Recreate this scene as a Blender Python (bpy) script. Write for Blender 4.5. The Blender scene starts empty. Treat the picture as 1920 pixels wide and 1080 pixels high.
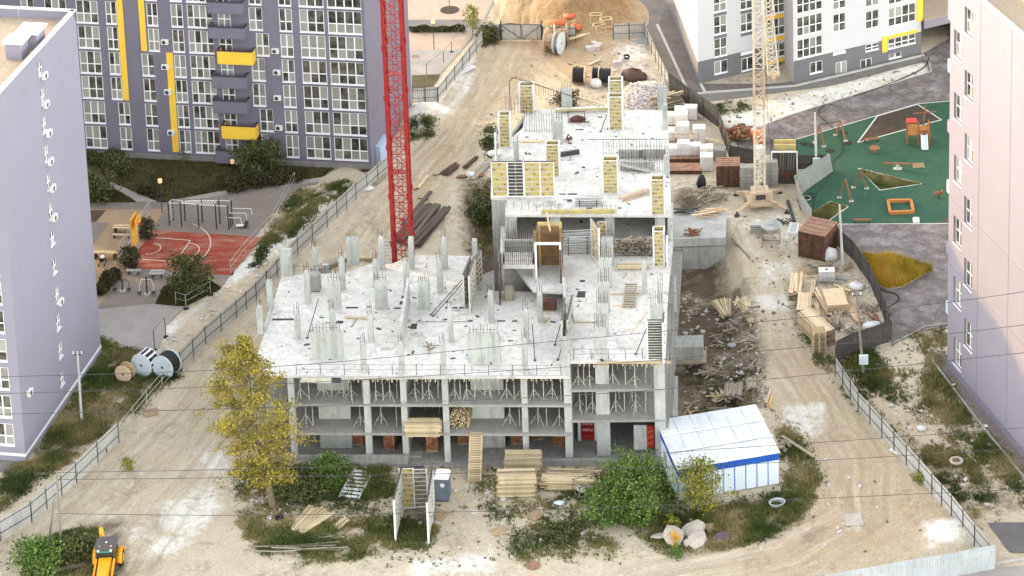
import bpy, math, random
import numpy as np
from mathutils import Vector, Matrix
scene = bpy.context.scene
COL = scene.collection
R = random.Random(11)
# ---------------------------------------------------------------- camera
F_PX = 5000.0; PPX, PPY = 1334.0, -839.0; CAM_H = 145.0
def _unit(v):
    v = np.array(v, float); return v / np.linalg.norm(v)
_yw = _unit((1317 - PPX, -2100 - PPY, F_PX))              # world +Y seen from the camera (x right, y down, z forward)
_dn = np.array((1600 - PPX, 19000 - PPY, F_PX)); _dn = _unit(_dn - _yw * np.dot(_dn, _yw))
_xw = np.cross(_dn, _yw)
RW = np.stack([_xw, _yw, -_dn])                            # camera vector -> world vector
cam_data = bpy.data.cameras.new('camera'); cam = bpy.data.objects.new('camera', cam_data); COL.objects.link(cam)
cam_data.sensor_fit = 'HORIZONTAL'; cam_data.sensor_width = 36.0
cam_data.lens = F_PX / 1920 * 36.0
cam_data.shift_x = (960 - PPX) / 1920; cam_data.shift_y = (PPY - 540) / 1920
cam_data.clip_start = 1.0; cam_data.clip_end = 9000
m3 = Matrix(((RW[0][0], -RW[0][1], -RW[0][2]), (RW[1][0], -RW[1][1], -RW[1][2]), (RW[2][0], -RW[2][1], -RW[2][2])))
cam.matrix_world = Matrix.Translation((0, 0, CAM_H)) @ m3.to_4x4()
scene.camera = cam
# ---------------------------------------------------------------- sky, sun, exposure
SUN_EL, SUN_AZ = math.radians(11.2), math.radians(62.0)    # azimuth: direction towards the sun, counted from +Y towards -X
world = bpy.data.worlds.new('World'); scene.world = world; world.use_nodes = True
_nt = world.node_tree; _nt.nodes.clear()
_sky = _nt.nodes.new('ShaderNodeTexSky'); _sky.sky_type = 'NISHITA'; _sky.sun_disc = False
_sky.sun_elevation = SUN_EL; _sky.sun_rotation = -SUN_AZ
_sky.air_density = 1.0; _sky.dust_density = 0.6; _sky.ozone_density = 1.0
_bg = _nt.nodes.new('ShaderNodeBackground'); _bg.inputs['Strength'].default_value = 0.15
_wo = _nt.nodes.new('ShaderNodeOutputWorld')
_hs = _nt.nodes.new('ShaderNodeHueSaturation'); _hs.inputs['Saturation'].default_value = 0.3   # hazy, milky evening sky
_nt.links.new(_sky.outputs[0], _hs.inputs['Color']); _tn = _nt.nodes.new('ShaderNodeMix'); _tn.data_type = 'RGBA'; _tn.blend_type = 'MULTIPLY'; _tn.inputs[0].default_value = 1.0; _tn.inputs[7].default_value = (1.03, 1.0, 0.965, 1)
_nt.links.new(_hs.outputs[0], _tn.inputs[6]); _nt.links.new(_tn.outputs[2], _bg.inputs[0]); _nt.links.new(_bg.outputs[0], _wo.inputs[0])
sun_dir = Vector((-math.sin(SUN_AZ) * math.cos(SUN_EL), math.cos(SUN_AZ) * math.cos(SUN_EL), math.sin(SUN_EL)))
sl = bpy.data.lights.new('sun', 'SUN'); sl.energy = 0.66; sl.angle = math.radians(0.6); sl.color = (1.0, 0.66, 0.22)
sun = bpy.data.objects.new('sun', sl); COL.objects.link(sun); sun.location = (0, 0, 200)
sun.rotation_euler = (-sun_dir).to_track_quat('-Z', 'Y').to_euler()
vs = scene.view_settings
vs.view_transform = 'Standard'; vs.look = 'None'; vs.gamma = 1.0; vs.use_curve_mapping = False; vs.exposure = 2.97
# ---------------------------------------------------------------- picture -> place
def ray(px, py): return RW @ np.array((px - PPX, py - PPY, F_PX))
def G(px, py, z=0.0):
    d = ray(px, py); t = (z - CAM_H) / d[2]
    return Vector((d[0] * t, d[1] * t, z))
def P(p):
    c = RW.T @ (np.array(p, float) - np.array((0, 0, CAM_H)))
    return (PPX + F_PX * c[0] / c[2], PPY + F_PX * c[1] / c[2])
def S(p):                                                   # pixels per metre at a point
    c = RW.T @ (np.array(p, float) - np.array((0, 0, CAM_H))); return F_PX / c[2]
def ZT(p, py):                                              # height above p whose picture row is py
    lo, hi = -30.0, 90.0
    for _ in range(40):
        m = (lo + hi) / 2
        if P((p[0], p[1], m))[1] > py: lo = m
        else: hi = m
    return m
def lerp(a, b, t): return a + (b - a) * t
def vlerp(a, b, t): return Vector(a) * (1 - t) + Vector(b) * t
def V(*a): return Vector(a)
# ---------------------------------------------------------------- mesh builder
class MB:
    def __init__(s): s.v = []; s.f = []; s.m = []; s.mi = 0; s.sm = []; s.smooth = False
    def add(s, vs_, fs):
        o = len(s.v); s.v.extend([tuple(v) for v in vs_]); 
        for f in fs: s.f.append(tuple(i + o for i in f)); s.m.append(s.mi); s.sm.append(s.smooth)
        return s
    def box(s, c, size, rz=0.0, M=None):
        x, y, z = size[0] / 2, size[1] / 2, size[2] / 2
        pts = [V(a, b, d) for d in (-z, z) for a, b in ((-x, -y), (x, -y), (x, y), (-x, y))]
        if M is not None: pts = [M @ p for p in pts]
        elif rz:
            c_, s_ = math.cos(rz), math.sin(rz); pts = [V(p.x * c_ - p.y * s_, p.x * s_ + p.y * c_, p.z) for p in pts]
        pts = [p + V(*c) for p in pts]
        return s.add(pts, [(3, 2, 1, 0), (4, 5, 6, 7), (0, 1, 5, 4), (1, 2, 6, 5), (2, 3, 7, 6), (3, 0, 4, 7)])
    def bx(s, x0, x1, y0, y1, z0, z1):
        return s.box(((x0 + x1) / 2, (y0 + y1) / 2, (z0 + z1) / 2), (abs(x1 - x0), abs(y1 - y0), abs(z1 - z0)))
    def prism(s, poly, z0, z1):
        n = len(poly); a = 0
        for i in range(n):
            p, q = poly[i], poly[(i + 1) % n]; a += p[0] * q[1] - q[0] * p[1]
        if a < 0: poly = list(poly)[::-1]
        vs_ = [(p[0], p[1], z0) for p in poly] + [(p[0], p[1], z1) for p in poly]
        fs = [tuple(range(n))[::-1], tuple(range(n, 2 * n))] + [(i, (i + 1) % n, n + (i + 1) % n, n + i) for i in range(n)]
        return s.add(vs_, fs)
    def beam(s, a, b, w, h=None, up=(0, 0, 1)):
        a, b = V(*a), V(*b); h = h or w; d = b - a
        if d.length < 1e-5: return s
        d.normalize(); u = V(*up)
        if abs(d.dot(u)) > 0.98: u = V(0, 1, 0)
        x = d.cross(u).normalized() * w / 2; y = x.cross(d).normalized() * h / 2
        pts = [a - x - y, a + x - y, a + x + y, a - x + y, b - x - y, b + x - y, b + x + y, b - x + y]
        return s.add(pts, [(0, 1, 2, 3), (7, 6, 5, 4), (0, 4, 5, 1), (1, 5, 6, 2), (2, 6, 7, 3), (3, 7, 4, 0)])
    def tube(s, a, b, r, n=8, r2=None, cap=True):
        a, b = V(*a), V(*b); r2 = r if r2 is None else r2; d = (b - a)
        if d.length < 1e-6: return s
        d.normalize(); u = V(0, 0, 1) if abs(d.z) < .95 else V(1, 0, 0)
        x = d.cross(u).normalized(); y = d.cross(x)
        cs = [(math.cos(2 * math.pi * i / n), math.sin(2 * math.pi * i / n)) for i in range(n)]
        pts = [a + (x * c + y * q) * r for c, q in cs] + [b + (x * c + y * q) * r2 for c, q in cs]
        fs = [(i, (i + 1) % n, n + (i + 1) % n, n + i) for i in range(n)]
        s.add(pts, fs)
        if cap:
            sm = s.smooth; s.smooth = False
            s.add(pts, [tuple(range(n))[::-1], tuple(range(n, 2 * n))]); s.smooth = sm
        return s
    def path(s, pts, r, n=5):
        for a, b in zip(pts[:-1], pts[1:]): s.tube(a, b, r, n, cap=False)
        return s
    def lathe(s, prof, n=16, c=(0, 0, 0), M=None):
        vs_ = []
        for r, z in prof:
            for i in range(n):
                t = 2 * math.pi * i / n; p = V(r * math.cos(t), r * math.sin(t), z)
                vs_.append((M @ p if M is not None else p) + V(*c))
        fs = []
        for k in range(len(prof) - 1):
            for i in range(n):
                j = (i + 1) % n; fs.append((k * n + i, k * n + j, (k + 1) * n + j, (k + 1) * n + i))
        fs.append(tuple(range(n))[::-1]); o = (len(prof) - 1) * n; fs.append(tuple(range(o, o + n)))
        return s.add(vs_, fs)
    def blob(s, c, rx, ry, rz, seed=0, n=8, m=5, rough=.25, flat=-.3):
        q = random.Random(seed); vs_ = []
        for j in range(m + 1):
            ph = math.pi * j / m
            for i in range(n):
                t = 2 * math.pi * i / n; k = 1 + q.uniform(-rough, rough)
                vs_.append((c[0] + rx * k * math.sin(ph) * math.cos(t), c[1] + ry * k * math.sin(ph) * math.sin(t),
                            c[2] + max(rz * k * math.cos(ph), flat * rz)))
        fs = [(j * n + i, (j + 1) * n + i, (j + 1) * n + (i + 1) % n, j * n + (i + 1) % n) for j in range(m) for i in range(n)]
        return s.add(vs_, fs)
    def mesh(s, name, mats):
        me = bpy.data.meshes.new(name); me.from_pydata(s.v, [], s.f)
        if not isinstance(mats, (list, tuple)): mats = [mats]
        for m in mats: me.materials.append(m)
        if len(mats) > 1: me.polygons.foreach_set('material_index', s.m)
        if any(s.sm): me.polygons.foreach_set('use_smooth', s.sm)
        me.update(); return me
    def build(s, name, mats, parent=None, world=False):
        if world and parent is not None:
            inv = local_inv(parent); s.v = [tuple(inv @ V(*v)) for v in s.v]
        return link(name, s.mesh(name, mats), parent)
def local_inv(o):
    M = Matrix.LocRotScale(o.location, o.rotation_euler, o.scale)
    if o.parent: M = Matrix.LocRotScale(o.parent.location, o.parent.rotation_euler, o.parent.scale) @ M
    return M.inverted()
def link(name, me, parent=None, loc=None, rz=None, rot=None):
    o = bpy.data.objects.new(name, me); COL.objects.link(o)
    if parent is not None: o.parent = parent
    if loc is not None: o.location = loc
    if rz is not None: o.rotation_euler = (0, 0, rz)
    if rot is not None: o.rotation_euler = rot
    return o
def tag(o, label=None, cat=None, group=None, kind=None):
    if label: o['label'] = label
    if cat: o['category'] = cat
    if group: o['group'] = group
    if kind: o['kind'] = kind
    return o
def thing(name, label, cat, loc=(0, 0, 0), rz=0.0, group=None):
    o = bpy.data.objects.new(name, None); COL.objects.link(o); o.location = loc; o.rotation_euler = (0, 0, rz)
    o.empty_display_size = .3
    return tag(o, label, cat, group)
KIDS = {}
def kids(o): return [c for c in o.children]
def dup(root, loc, rz=None, label=None, group=None, parent=None):
    r = root.copy(); COL.objects.link(r); r.location = loc
    if rz is not None: r.rotation_euler = (0, 0, rz)
    if parent is not None: r.parent = parent
    if label: r['label'] = label
    if group: r['group'] = group
    for ch in kids(root):
        c = ch.copy(); COL.objects.link(c); c.parent = r
        for g in kids(ch):
            d = g.copy(); COL.objects.link(d); d.parent = c
    return r
def mesh_np(name, verts, faces, mats, smooth=False):
    me = bpy.data.meshes.new(name); nv, nf = len(verts), len(faces); k = faces.shape[1]
    me.vertices.add(nv); me.vertices.foreach_set('co', np.ascontiguousarray(verts, dtype=np.float32).ravel())
    me.loops.add(nf * k); me.loops.foreach_set('vertex_index', np.ascontiguousarray(faces, dtype=np.int32).ravel())
    me.polygons.add(nf); me.polygons.foreach_set('loop_start', np.arange(0, nf * k, k, dtype=np.int32))
    if smooth: me.polygons.foreach_set('use_smooth', np.ones(nf, dtype=bool))
    for m in (mats if isinstance(mats, (list, tuple)) else [mats]): me.materials.append(m)
    me.update(calc_edges=True); me.validate(); return me
# ---------------------------------------------------------------- materials
class NT:
    def __init__(s, name):
        s.m = bpy.data.materials.new(name); s.m.use_nodes = True; s.t = s.m.node_tree
        s.b = s.t.nodes['Principled BSDF']; s.b.inputs['Specular IOR Level'].default_value = .3
    def n(s, typ, **k):
        x = s.t.nodes.new(typ)
        for a, b in k.items():
            if a.startswith('i_'): x.inputs[a[2:].replace('_', ' ')].default_value = b
            else: setattr(x, a, b)
        return x
    def l(s, a, b): s.t.links.new(a, b)
    def noise(s, scale, detail=4, rough=.6, vec=None, dist=0):
        x = s.n('ShaderNodeTexNoise'); x.inputs['Scale'].default_value = scale; x.inputs['Detail'].default_value = detail
        x.inputs['Roughness'].default_value = rough; x.inputs['Distortion'].default_value = dist
        s.l(vec if vec is not None else s.geo(), x.inputs['Vector']); return x.outputs['Fac']
    def geo(s):
        if not hasattr(s, '_g'): s._g = s.n('ShaderNodeNewGeometry').outputs['Position']
        return s._g
    def obj(s):
        if not hasattr(s, '_o'): s._o = s.n('ShaderNodeTexCoord').outputs['Object']
        return s._o
    def scale(s, vec, sc):
        x = s.n('ShaderNodeMapping'); x.inputs['Scale'].default_value = sc; s.l(vec, x.inputs['Vector']); return x.outputs[0]
    def rnd(s): return s.n('ShaderNodeObjectInfo').outputs['Random']
    def ramp(s, fac, pts, interp='LINEAR'):
        x = s.n('ShaderNodeValToRGB'); e = x.color_ramp; e.interpolation = interp
        while len(e.elements) < len(pts): e.elements.new(.5)
        for el, (p, c) in zip(e.elements, pts): el.position = p; el.color = (c, c, c, 1) if isinstance(c, (int, float)) else (*c, 1)
        s.l(fac, x.inputs[0]); return x.outputs[0]
    def mix(s, fac, a, b, mode='MIX'):
        x = s.n('ShaderNodeMix'); x.data_type = 'RGBA'; x.blend_type = mode
        for k, v in ((0, fac), (6, a), (7, b)):
            if isinstance(v, (int, float)): x.inputs[k].default_value = v if k == 0 else (v, v, v, 1)
            elif isinstance(v, (tuple, list)): x.inputs[k].default_value = (*v, 1)
            else: s.l(v, x.inputs[k])
        return x.outputs[2]
    def math(s, op, a, b=0.0):
        x = s.n('ShaderNodeMath'); x.operation = op
        for k, v in enumerate((a, b)):
            if isinstance(v, (int, float)): x.inputs[k].default_value = v
            else: s.l(v, x.inputs[k])
        return x.outputs[0]
    def attr(s, name):
        x = s.n('ShaderNodeAttribute'); x.attribute_name = name; return x.outputs['Fac']
    def col(s, c):
        if isinstance(c, (tuple, list)): s.b.inputs['Base Color'].default_value = (*c, 1)
        else: s.l(c, s.b.inputs['Base Color'])
    def bump(s, h, strength=.4, dist=.05):
        x = s.n('ShaderNodeBump'); x.inputs['Strength'].default_value = strength; x.inputs['Distance'].default_value = dist
        s.l(h, x.inputs['Height']); s.l(x.outputs[0], s.b.inputs['Normal'])
    def rough(s, r): s.b.inputs['Roughness'].default_value = r
def mul(c, k): return tuple(x * k for x in c)
def var_mat(name, c, var=.18, scale=3.0, rough=.85, bump=.0, rnd=.0, metal=0, fine=0.0, c2=None, spec=.3):
    t = NT(name); f = t.noise(scale, 5, .65)
    a = t.mix(t.ramp(f, [(.3, 0), (.7, 1)]), mul(c, 1 - var), c2 or mul(c, 1 + var))
    if fine: a = t.mix(t.ramp(t.noise(scale * 9, 3), [(.42, 0), (.7, fine)]), a, mul(c, .55))
    if rnd: a = t.mix(1.0, a, t.ramp(t.rnd(), [(0, 1 - rnd), (1, 1 + rnd)]), 'MULTIPLY')
    t.col(a); t.rough(rough); t.b.inputs['Metallic'].default_value = metal; t.b.inputs['Specular IOR Level'].default_value = spec
    if bump: t.bump(t.noise(scale * 6, 4), bump, .03)
    return t.m
MT = {}
# ---------------------------------------------------------------- shared materials
def concrete_mat(name, c, streak=.25, dirt=.35, scale=1.0, rough=.9, lines=0.0):
    t = NT(name); g = t.geo()
    a = t.mix(t.ramp(t.noise(.35 * scale, 5, .6), [(.3, 0), (.72, 1)]), mul(c, .82), mul(c, 1.1))
    st = t.noise(1.0, 4, .6, t.scale(g, (2.2, 2.2, .22)))
    a = t.mix(t.math('MULTIPLY', t.ramp(st, [(.48, 0), (.68, 1)]), streak), a, mul(c, .5))
    a = t.mix(t.math('MULTIPLY', t.ramp(t.noise(1.6 * scale, 6, .7), [(.52, 0), (.66, 1)]), dirt), a, (c[0] * .5, c[1] * .48, c[2] * .44))
    a = t.mix(t.math('MULTIPLY', t.ramp(t.noise(7 * scale, 3, .7), [(.5, 0), (.7, 1)]), dirt * .6), a, mul(c, .6))
    t.col(a); t.rough(rough); t.bump(t.noise(5, 5, .7), .25, .03); return t.m
def wood_mat(name, c, rnd=.28, dark=.5, rough=.8, warm=None):
    t = NT(name); o = t.obj()
    f = t.noise(3.0, 4, .65, t.scale(o, (.4, 6, 6)))
    a = t.mix(t.ramp(f, [(.3, 0), (.75, 1)]), mul(c, 1.12), mul(c, dark))
    a = t.mix(1.0, a, t.ramp(t.rnd(), [(0, (1 - rnd, 1 - rnd * 1.08, 1 - rnd * 1.2)), (.5, (1, 1, 1)), (1, (1 + rnd * .5, 1 + rnd * .45, 1 + rnd * .3))]), 'MULTIPLY')
    t.col(a); t.rough(rough); t.bump(f, .2, .01); return t.m
def rust_mat(name, c, c2, scale=1.5):
    t = NT(name); a = t.mix(t.ramp(t.noise(scale, 6, .7), [(.38, 0), (.62, 1)]), c, c2)
    st = t.noise(1.2, 4, .6, t.scale(t.geo(), (3, 3, .3)))
    a = t.mix(t.math('MULTIPLY', t.ramp(st, [(.5, 0), (.7, 1)]), .5), a, mul(c, .5))
    t.col(a); t.rough(.85); return t.m
def plaster_mat(name, c, var=.05, grime=.12):
    t = NT(name); a = t.mix(t.ramp(t.noise(.25, 5, .6), [(.3, 0), (.7, 1)]), mul(c, 1 - var), mul(c, 1 + var))
    st = t.noise(.9, 4, .6, t.scale(t.geo(), (1.5, 1.5, .15)))
    a = t.mix(t.math('MULTIPLY', t.ramp(st, [(.5, 0), (.75, 1)]), grime), a, mul(c, .62))
    a = t.mix(t.math('MULTIPLY', t.ramp(t.noise(.16, 3, .5), [(.46, 0), (.56, 1)]), grime * .5), a, mul(c, .8))
    t.col(a); t.rough(.9); t.bump(t.noise(9, 3), .06, .01); return t.m
def window_mat(name, lo=.0):
    # glass in front of rooms: some dark, some with curtains, chosen per pane
    t = NT(name); r = t.rnd(); g = t.geo()
    w = t.n('ShaderNodeTexWave'); w.wave_type = 'BANDS'; w.bands_direction = 'X'; w.inputs['Scale'].default_value = 3.2
    w.inputs['Distortion'].default_value = 2.5; w.inputs['Detail'].default_value = 2
    t.l(t.scale(t.obj(), (1, 1, .08)), w.inputs['Vector'])
    cur = t.mix(w.outputs['Fac'], (.16, .155, .13), (.50, .49, .44))
    room = t.mix(t.ramp(t.noise(.9, 3, .6), [(.35, 0), (.7, 1)]), (.025, .025, .022), (.16, .15, .12))
    a = t.mix(t.ramp(r, [(.0, 0), (.46 + lo, 0), (.48 + lo, .55), (1, 1)]), room, cur)
    t.col(a); t.rough(.08); t.b.inputs['Specular IOR Level'].default_value = .5; return t.m
def leaf_mat(name, cols, rough=.6):
    t = NT(name); x = t.n('ShaderNodeAttribute'); x.attribute_name = 'tone'
    k = len(cols) - 1
    a = t.ramp(x.outputs['Fac'], [(i / k, c) for i, c in enumerate(cols)])
    t.col(a); t.rough(rough); t.b.inputs['Specular IOR Level'].default_value = .2
    t.b.inputs['Subsurface Weight'].default_value = 0
    return t.m
MT['concrete'] = concrete_mat('concrete', (.44, .44, .41), .4, .45)
MT['concrete_col'] = concrete_mat('column_concrete', (.42, .43, .40), .6, .4)
MT['concrete_dark'] = concrete_mat('old_and_shaded_concrete', (.29, .28, .255), .6, .4)  # old concrete, darkened further so the open bays look shaded inside
MT['concrete_shut'] = concrete_mat('board_marked_concrete', (.37, .38, .35), .75, .45)
MT['steel_pile'] = wood_mat('dark_weathered_steel', (.125, .10, .08), .4, .5)
MT['timber'] = wood_mat('fresh_timber', (.60, .49, .31), .38)
MT['timber_old'] = wood_mat('weathered_timber', (.34, .29, .22), .4)
MT['timber_orange'] = wood_mat('orange_timber', (.70, .52, .34), .4, .5)
MT['timber_brown'] = wood_mat('stained_timber', (.25, .12, .06), .2)
MT['rust'] = rust_mat('rust', (.060, .030, .02), (.125, .062, .036))
MT['rust_light'] = rust_mat('light_rust', (.20, .105, .065), (.29, .18, .12))
MT['rebar'] = rust_mat('rebar_steel', (.055, .045, .04), (.12, .075, .05), 4)
MT['steel'] = var_mat('galvanised_steel', (.42, .42, .40), .25, 4, .45, metal=.4)
MT['steel_dark'] = var_mat('dark_steel', (.05, .05, .05), .3, 4, .5)
MT['white_paint'] = var_mat('white_paint', (.74, .74, .72), .06, 2, .5)
MT['pvc'] = var_mat('white_window_frame', (.80, .80, .80), .03, 2, .4)
MT['black'] = var_mat('black_rubber', (.018, .018, .018), .3, 3, .7)
MT['glass'] = window_mat('window_glass')
MT['glass_clear'] = window_mat('bare_window_glass', .38)
MT['yellow'] = var_mat('yellow_plaster', (.80, .50, .055), .05, 1, .8)
MT['ply_yellow'] = None
t = NT('yellow_formwork_ply')
a = t.mix(t.ramp(t.noise(1.2, 5, .7), [(.35, 0), (.65, 1)]), (.54, .41, .10), (.34, .28, .13))
a = t.mix(t.math('MULTIPLY', t.ramp(t.noise(3.5, 4, .7), [(.5, 0), (.65, 1)]), .75), a, (.38, .37, .33))
t.col(a); t.rough(.75); MT['ply_yellow'] = t.m
MT['ply_brown'] = var_mat('brown_formwork_ply', (.22, .13, .06), .35, 1.2, .7, fine=.5)
MT['form_frame'] = var_mat('formwork_frame_paint', (.56, .54, .46), .25, 2.5, .6, fine=.6)
MT['cement_white'] = var_mat('white_block', (.62, .605, .585), .1, 1.5, .9)
MT['ac'] = var_mat('aircon_casing', (.66, .66, .62), .08, 3, .5)
MT['brick_o'] = var_mat('orange_hollow_brick', (.25, .115, .06), .35, 3, .9, rnd=.35)
# ---------------------------------------------------------------- terrain
def vnoise(x, y, seed=0):
    xi, yi = np.floor(x).astype(np.int64), np.floor(y).astype(np.int64); fx, fy = x - xi, y - yi
    fx = fx * fx * (3 - 2 * fx); fy = fy * fy * (3 - 2 * fy)
    def h(a, b):
        n = (a * 374761393 + b * 668265263 + seed * 974711) & 0x7fffffff
        n = ((n ^ (n >> 13)) * 1274126177) & 0x7fffffff; n = (n ^ (n >> 16)) & 0xffff
        return n / 65535.0
    return (h(xi, yi) * (1 - fx) + h(xi + 1, yi) * fx) * (1 - fy) + (h(xi, yi + 1) * (1 - fx) + h(xi + 1, yi + 1) * fx) * fy
def fbm(x, y, sc, o=4, seed=0, g=.5):
    s = 0.0; a = 1.0; tot = 0.0
    for k in range(o):
        s = s + a * vnoise(x * sc + 17.3 * k, y * sc - 9.1 * k, seed + k); tot += a; a *= g; sc *= 2.03
    return s / tot
def W2(px, py): g = G(px, py); return (g.x, g.y)
def sstep(a, b, x): t = np.clip((x - a) / (b - a), 0, 1); return t * t * (3 - 2 * t)
def in_poly(x, y, poly):
    r = np.zeros(np.shape(x), bool); n = len(poly)
    for i in range(n):
        (x0, y0), (x1, y1) = poly[i], poly[(i + 1) % n]
        if y0 == y1: continue
        c = (y0 > y) != (y1 > y)
        r ^= c & (x < (x1 - x0) * (y - y0) / (y1 - y0) + x0)
    return r
def in_poly1(x, y, poly):
    r = False; n = len(poly)
    for i in range(n):
        (x0, y0), (x1, y1) = poly[i][:2], poly[(i + 1) % n][:2]
        if (y0 > y) != (y1 > y) and x < (x1 - x0) * (y - y0) / (y1 - y0) + x0: r = not r
    return r
def poly_d(x, y, pts, closed=True):
    d = np.full(np.shape(x), 1e9); n = len(pts)
    for i in range(n if closed else n - 1):
        (x0, y0), (x1, y1) = pts[i], pts[(i + 1) % n]; dx, dy = x1 - x0, y1 - y0
        t = np.clip(((x - x0) * dx + (y - y0) * dy) / max(dx * dx + dy * dy, 1e-9), 0, 1)
        d = np.minimum(d, np.hypot(x - x0 - t * dx, y - y0 - t * dy))
    return d
def soft(x, y, ppx, w=1.0):                                 # soft mask of a polygon given in photo pixels
    p = [W2(*q) for q in ppx]; d = poly_d(x, y, p); ins = in_poly(x, y, p)
    return sstep(-w, w, np.where(ins, d, -d))
def blob_m(x, y, px, py, rx, ry):                           # ellipse, metres
    c = W2(px, py); return np.clip(1 - ((x - c[0]) / rx) ** 2 - ((y - c[1]) / ry) ** 2, 0, 1)
PIT_R = [(1225, 445), (1352, 443), (1366, 520), (1385, 600), (1400, 690), (1395, 745), (1330, 790), (1240, 800)]
PIT_L = [(905, 350), (932, 350), (955, 470), (990, 480), (940, 545), (897, 545), (898, 480), (880, 400)]
def terr(x, y):
    x = np.asarray(x, float); y = np.asarray(y, float)
    z = -.06 + (fbm(x, y, .35, 4, 3) - .5) * .10
    z = z - 3.1 * soft(x, y, PIT_R, 2.4) * (1 - .25 * fbm(x, y, .5, 3, 8)) - 2.2 * soft(x, y, PIT_L, 1.8)
    for px, py, rx, ry, h in ((795, 222, 3.8, 4.2, 1.4), (1105, 34, 8, 9, 3.0), (1060, 8, 9, 8, 2.0), (1040, -20, 9, 8, 2.2), (592, 405, 3.0, 5.0, .9), (640, 350, 3, 6, .5), (1780, 1003, 3.2, 3.0, .8),
                              (1215, 182, 4.5, 4.4, 1.6), (1292, 372, 2.4, 1.7, 1.5), (1345, 655, 3.2, 4.2, .9), (1400, 720, 3.0, 3.0, .6), (870, 380, 3.5, 6, .7),
                              (560, 985, 8, 4, .25), (1330, 560, 2, 2, .8), (1210, 150, 3, 2, 1.0), (300, 735, 4, 3, .4), (210, 1015, 5, 3, .5), (910, 270, 2.0, 4, .5), (1395, 250, 2.4, 1.8, .5)):
        b = blob_m(x, y, px, py, rx, ry); z = z + h * b * (.75 + .5 * fbm(x, y, .6, 3, int(px)))
    return z
def GP(px, py, up=0.0):                                      # point of the terrain seen at a photo pixel
    z = 0.0
    for _ in range(6): p = G(px, py, z); z = lerp(z, gz(p.x, p.y), .8)
    return V(p.x, p.y, z + up)
RES = .34
gx = np.arange(-112, 58, RES); gy = np.arange(196, 345, RES)
XX, YY = np.meshgrid(gx, gy); ZZ = terr(XX, YY)
def gz(x, y):
    i, j = (x - gx[0]) / RES, (y - gy[0]) / RES; i0, j0 = int(i), int(j)
    if not (0 <= i0 < len(gx) - 1 and 0 <= j0 < len(gy) - 1): return -.05
    a, b = i - i0, j - j0; z = ZZ
    return float((z[j0, i0] * (1 - a) + z[j0, i0 + 1] * a) * (1 - b) + (z[j0 + 1, i0] * (1 - a) + z[j0 + 1, i0 + 1] * a) * b)
# masks: white dust, growth, wheel ruts; brown colours moist soil and ground in shade
white = np.zeros_like(XX); brown = np.zeros_like(XX); veg = np.zeros_like(XX); warm = np.zeros_like(XX)
def addm(m, ppx, k, w=1.5, nz=1.0, seed=0):
    f = soft(XX, YY, ppx, w); n = fbm(XX, YY, .45, 4, seed)
    return np.maximum(m, np.clip(f * k * (1 - nz + nz * 1.8 * n), 0, 1))
VEG = [  # polygon, strength
    ([(880, 890), (1110, 900), (1130, 980), (1180, 1045), (960, 1055), (900, 960)], .42), ([(430, 880), (560, 870), (560, 1000), (450, 1005)], .55), ([(560, 940), (740, 930), (740, 1000), (560, 1000)], .4), ([(1640, 690), (1776, 690), (1860, 830), (1800, 860), (1690, 770)], .35), ([(1480, 780), (1520, 820), (1545, 900), (1500, 960), (1450, 990)], .45),
    ([(185, 634), (262, 660), (345, 700), (215, 800), (0, 955), (0, 880), (49, 868), (190, 662)], .95),
    ([(230, 690), (330, 712), (250, 790), (200, 800), (205, 720)], .4),
    ([(555, 880), (740, 868), (742, 925), (640, 945), (560, 940)], .95), ([(540, 865), (690, 865), (690, 885), (540, 890)], .8),
    ([(450, 960), (560, 1000), (730, 960), (830, 990), (800, 1030), (640, 1050), (560, 1060), (470, 1030)], .8),
    ([(985, 985), (1090, 960), (1140, 1000), (1180, 1040), (1080, 1055), (990, 1040)], .55),
    ([(1110, 880), (1235, 870), (1290, 960), (1480, 920), (1520, 860), (1530, 930), (1480, 990), (1400, 1020), (1250, 1040), (1180, 985), (1110, 960)], .95),
    ([(1440, 760), (1490, 790), (1525, 880), (1470, 900), (1455, 800)], .6), ([(880, 890), (940, 900), (990, 960), (930, 975), (880, 930)], .4),
    ([(520, 400), (560, 355), (650, 345), (660, 355), (620, 395), (560, 440), (500, 465), (490, 500), (470, 500), (490, 455)], .75),
    ([(900, 50), (940, 55), (930, 80), (905, 85)], .9), ([(765, 235), (820, 232), (810, 255), (765, 270)], .7), ([(900, 235), (930, 225), (935, 300), (905, 300)], .6),
    ([(880, 350), (925, 330), (930, 440), (890, 470), (880, 400)], .5), ([(1330, 195), (1400, 185), (1410, 205), (1350, 215)], .6),
    ([(1550, 640), (1590, 690), (1690, 800), (1760, 880), (1850, 960), (1830, 985), (1700, 850), (1600, 760), (1545, 690)], .55),
    ([(1570, 640), (1640, 655), (1670, 700), (1680, 760), (1610, 720), (1565, 670)], .8), ([(1730, 640), (1776, 640), (1776, 700), (1830, 790), (1920, 880), (1920, 950), (1800, 830), (1720, 740)], .75),
    ([(1715, 835), (1800, 840), (1860, 900), (1870, 960), (1830, 955), (1740, 880)], .9), ([(1700, 625), (1775, 612), (1776, 640), (1720, 650)], .7),
    ([(1500, 620), (1545, 660), (1560, 690), (1530, 680)], .7), ([(1530, 500), (1570, 500), (1560, 540)], .3), ([(60, 1020), (150, 985), (190, 1000), (180, 1080), (40, 1080)], .9),
    ([(1275, 650), (1420, 640), (1420, 760), (1290, 790)], .3), ([(1005, 960), (1030, 950), (1060, 1030), (1020, 1040)], .6), ([(430, 890), (520, 880), (560, 960), (450, 965)], .35)]
for k, (pp, s_) in enumerate(VEG): veg = addm(veg, pp, s_, 1.2, .75, k)
veg = np.clip(veg, 0, 1)
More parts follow.
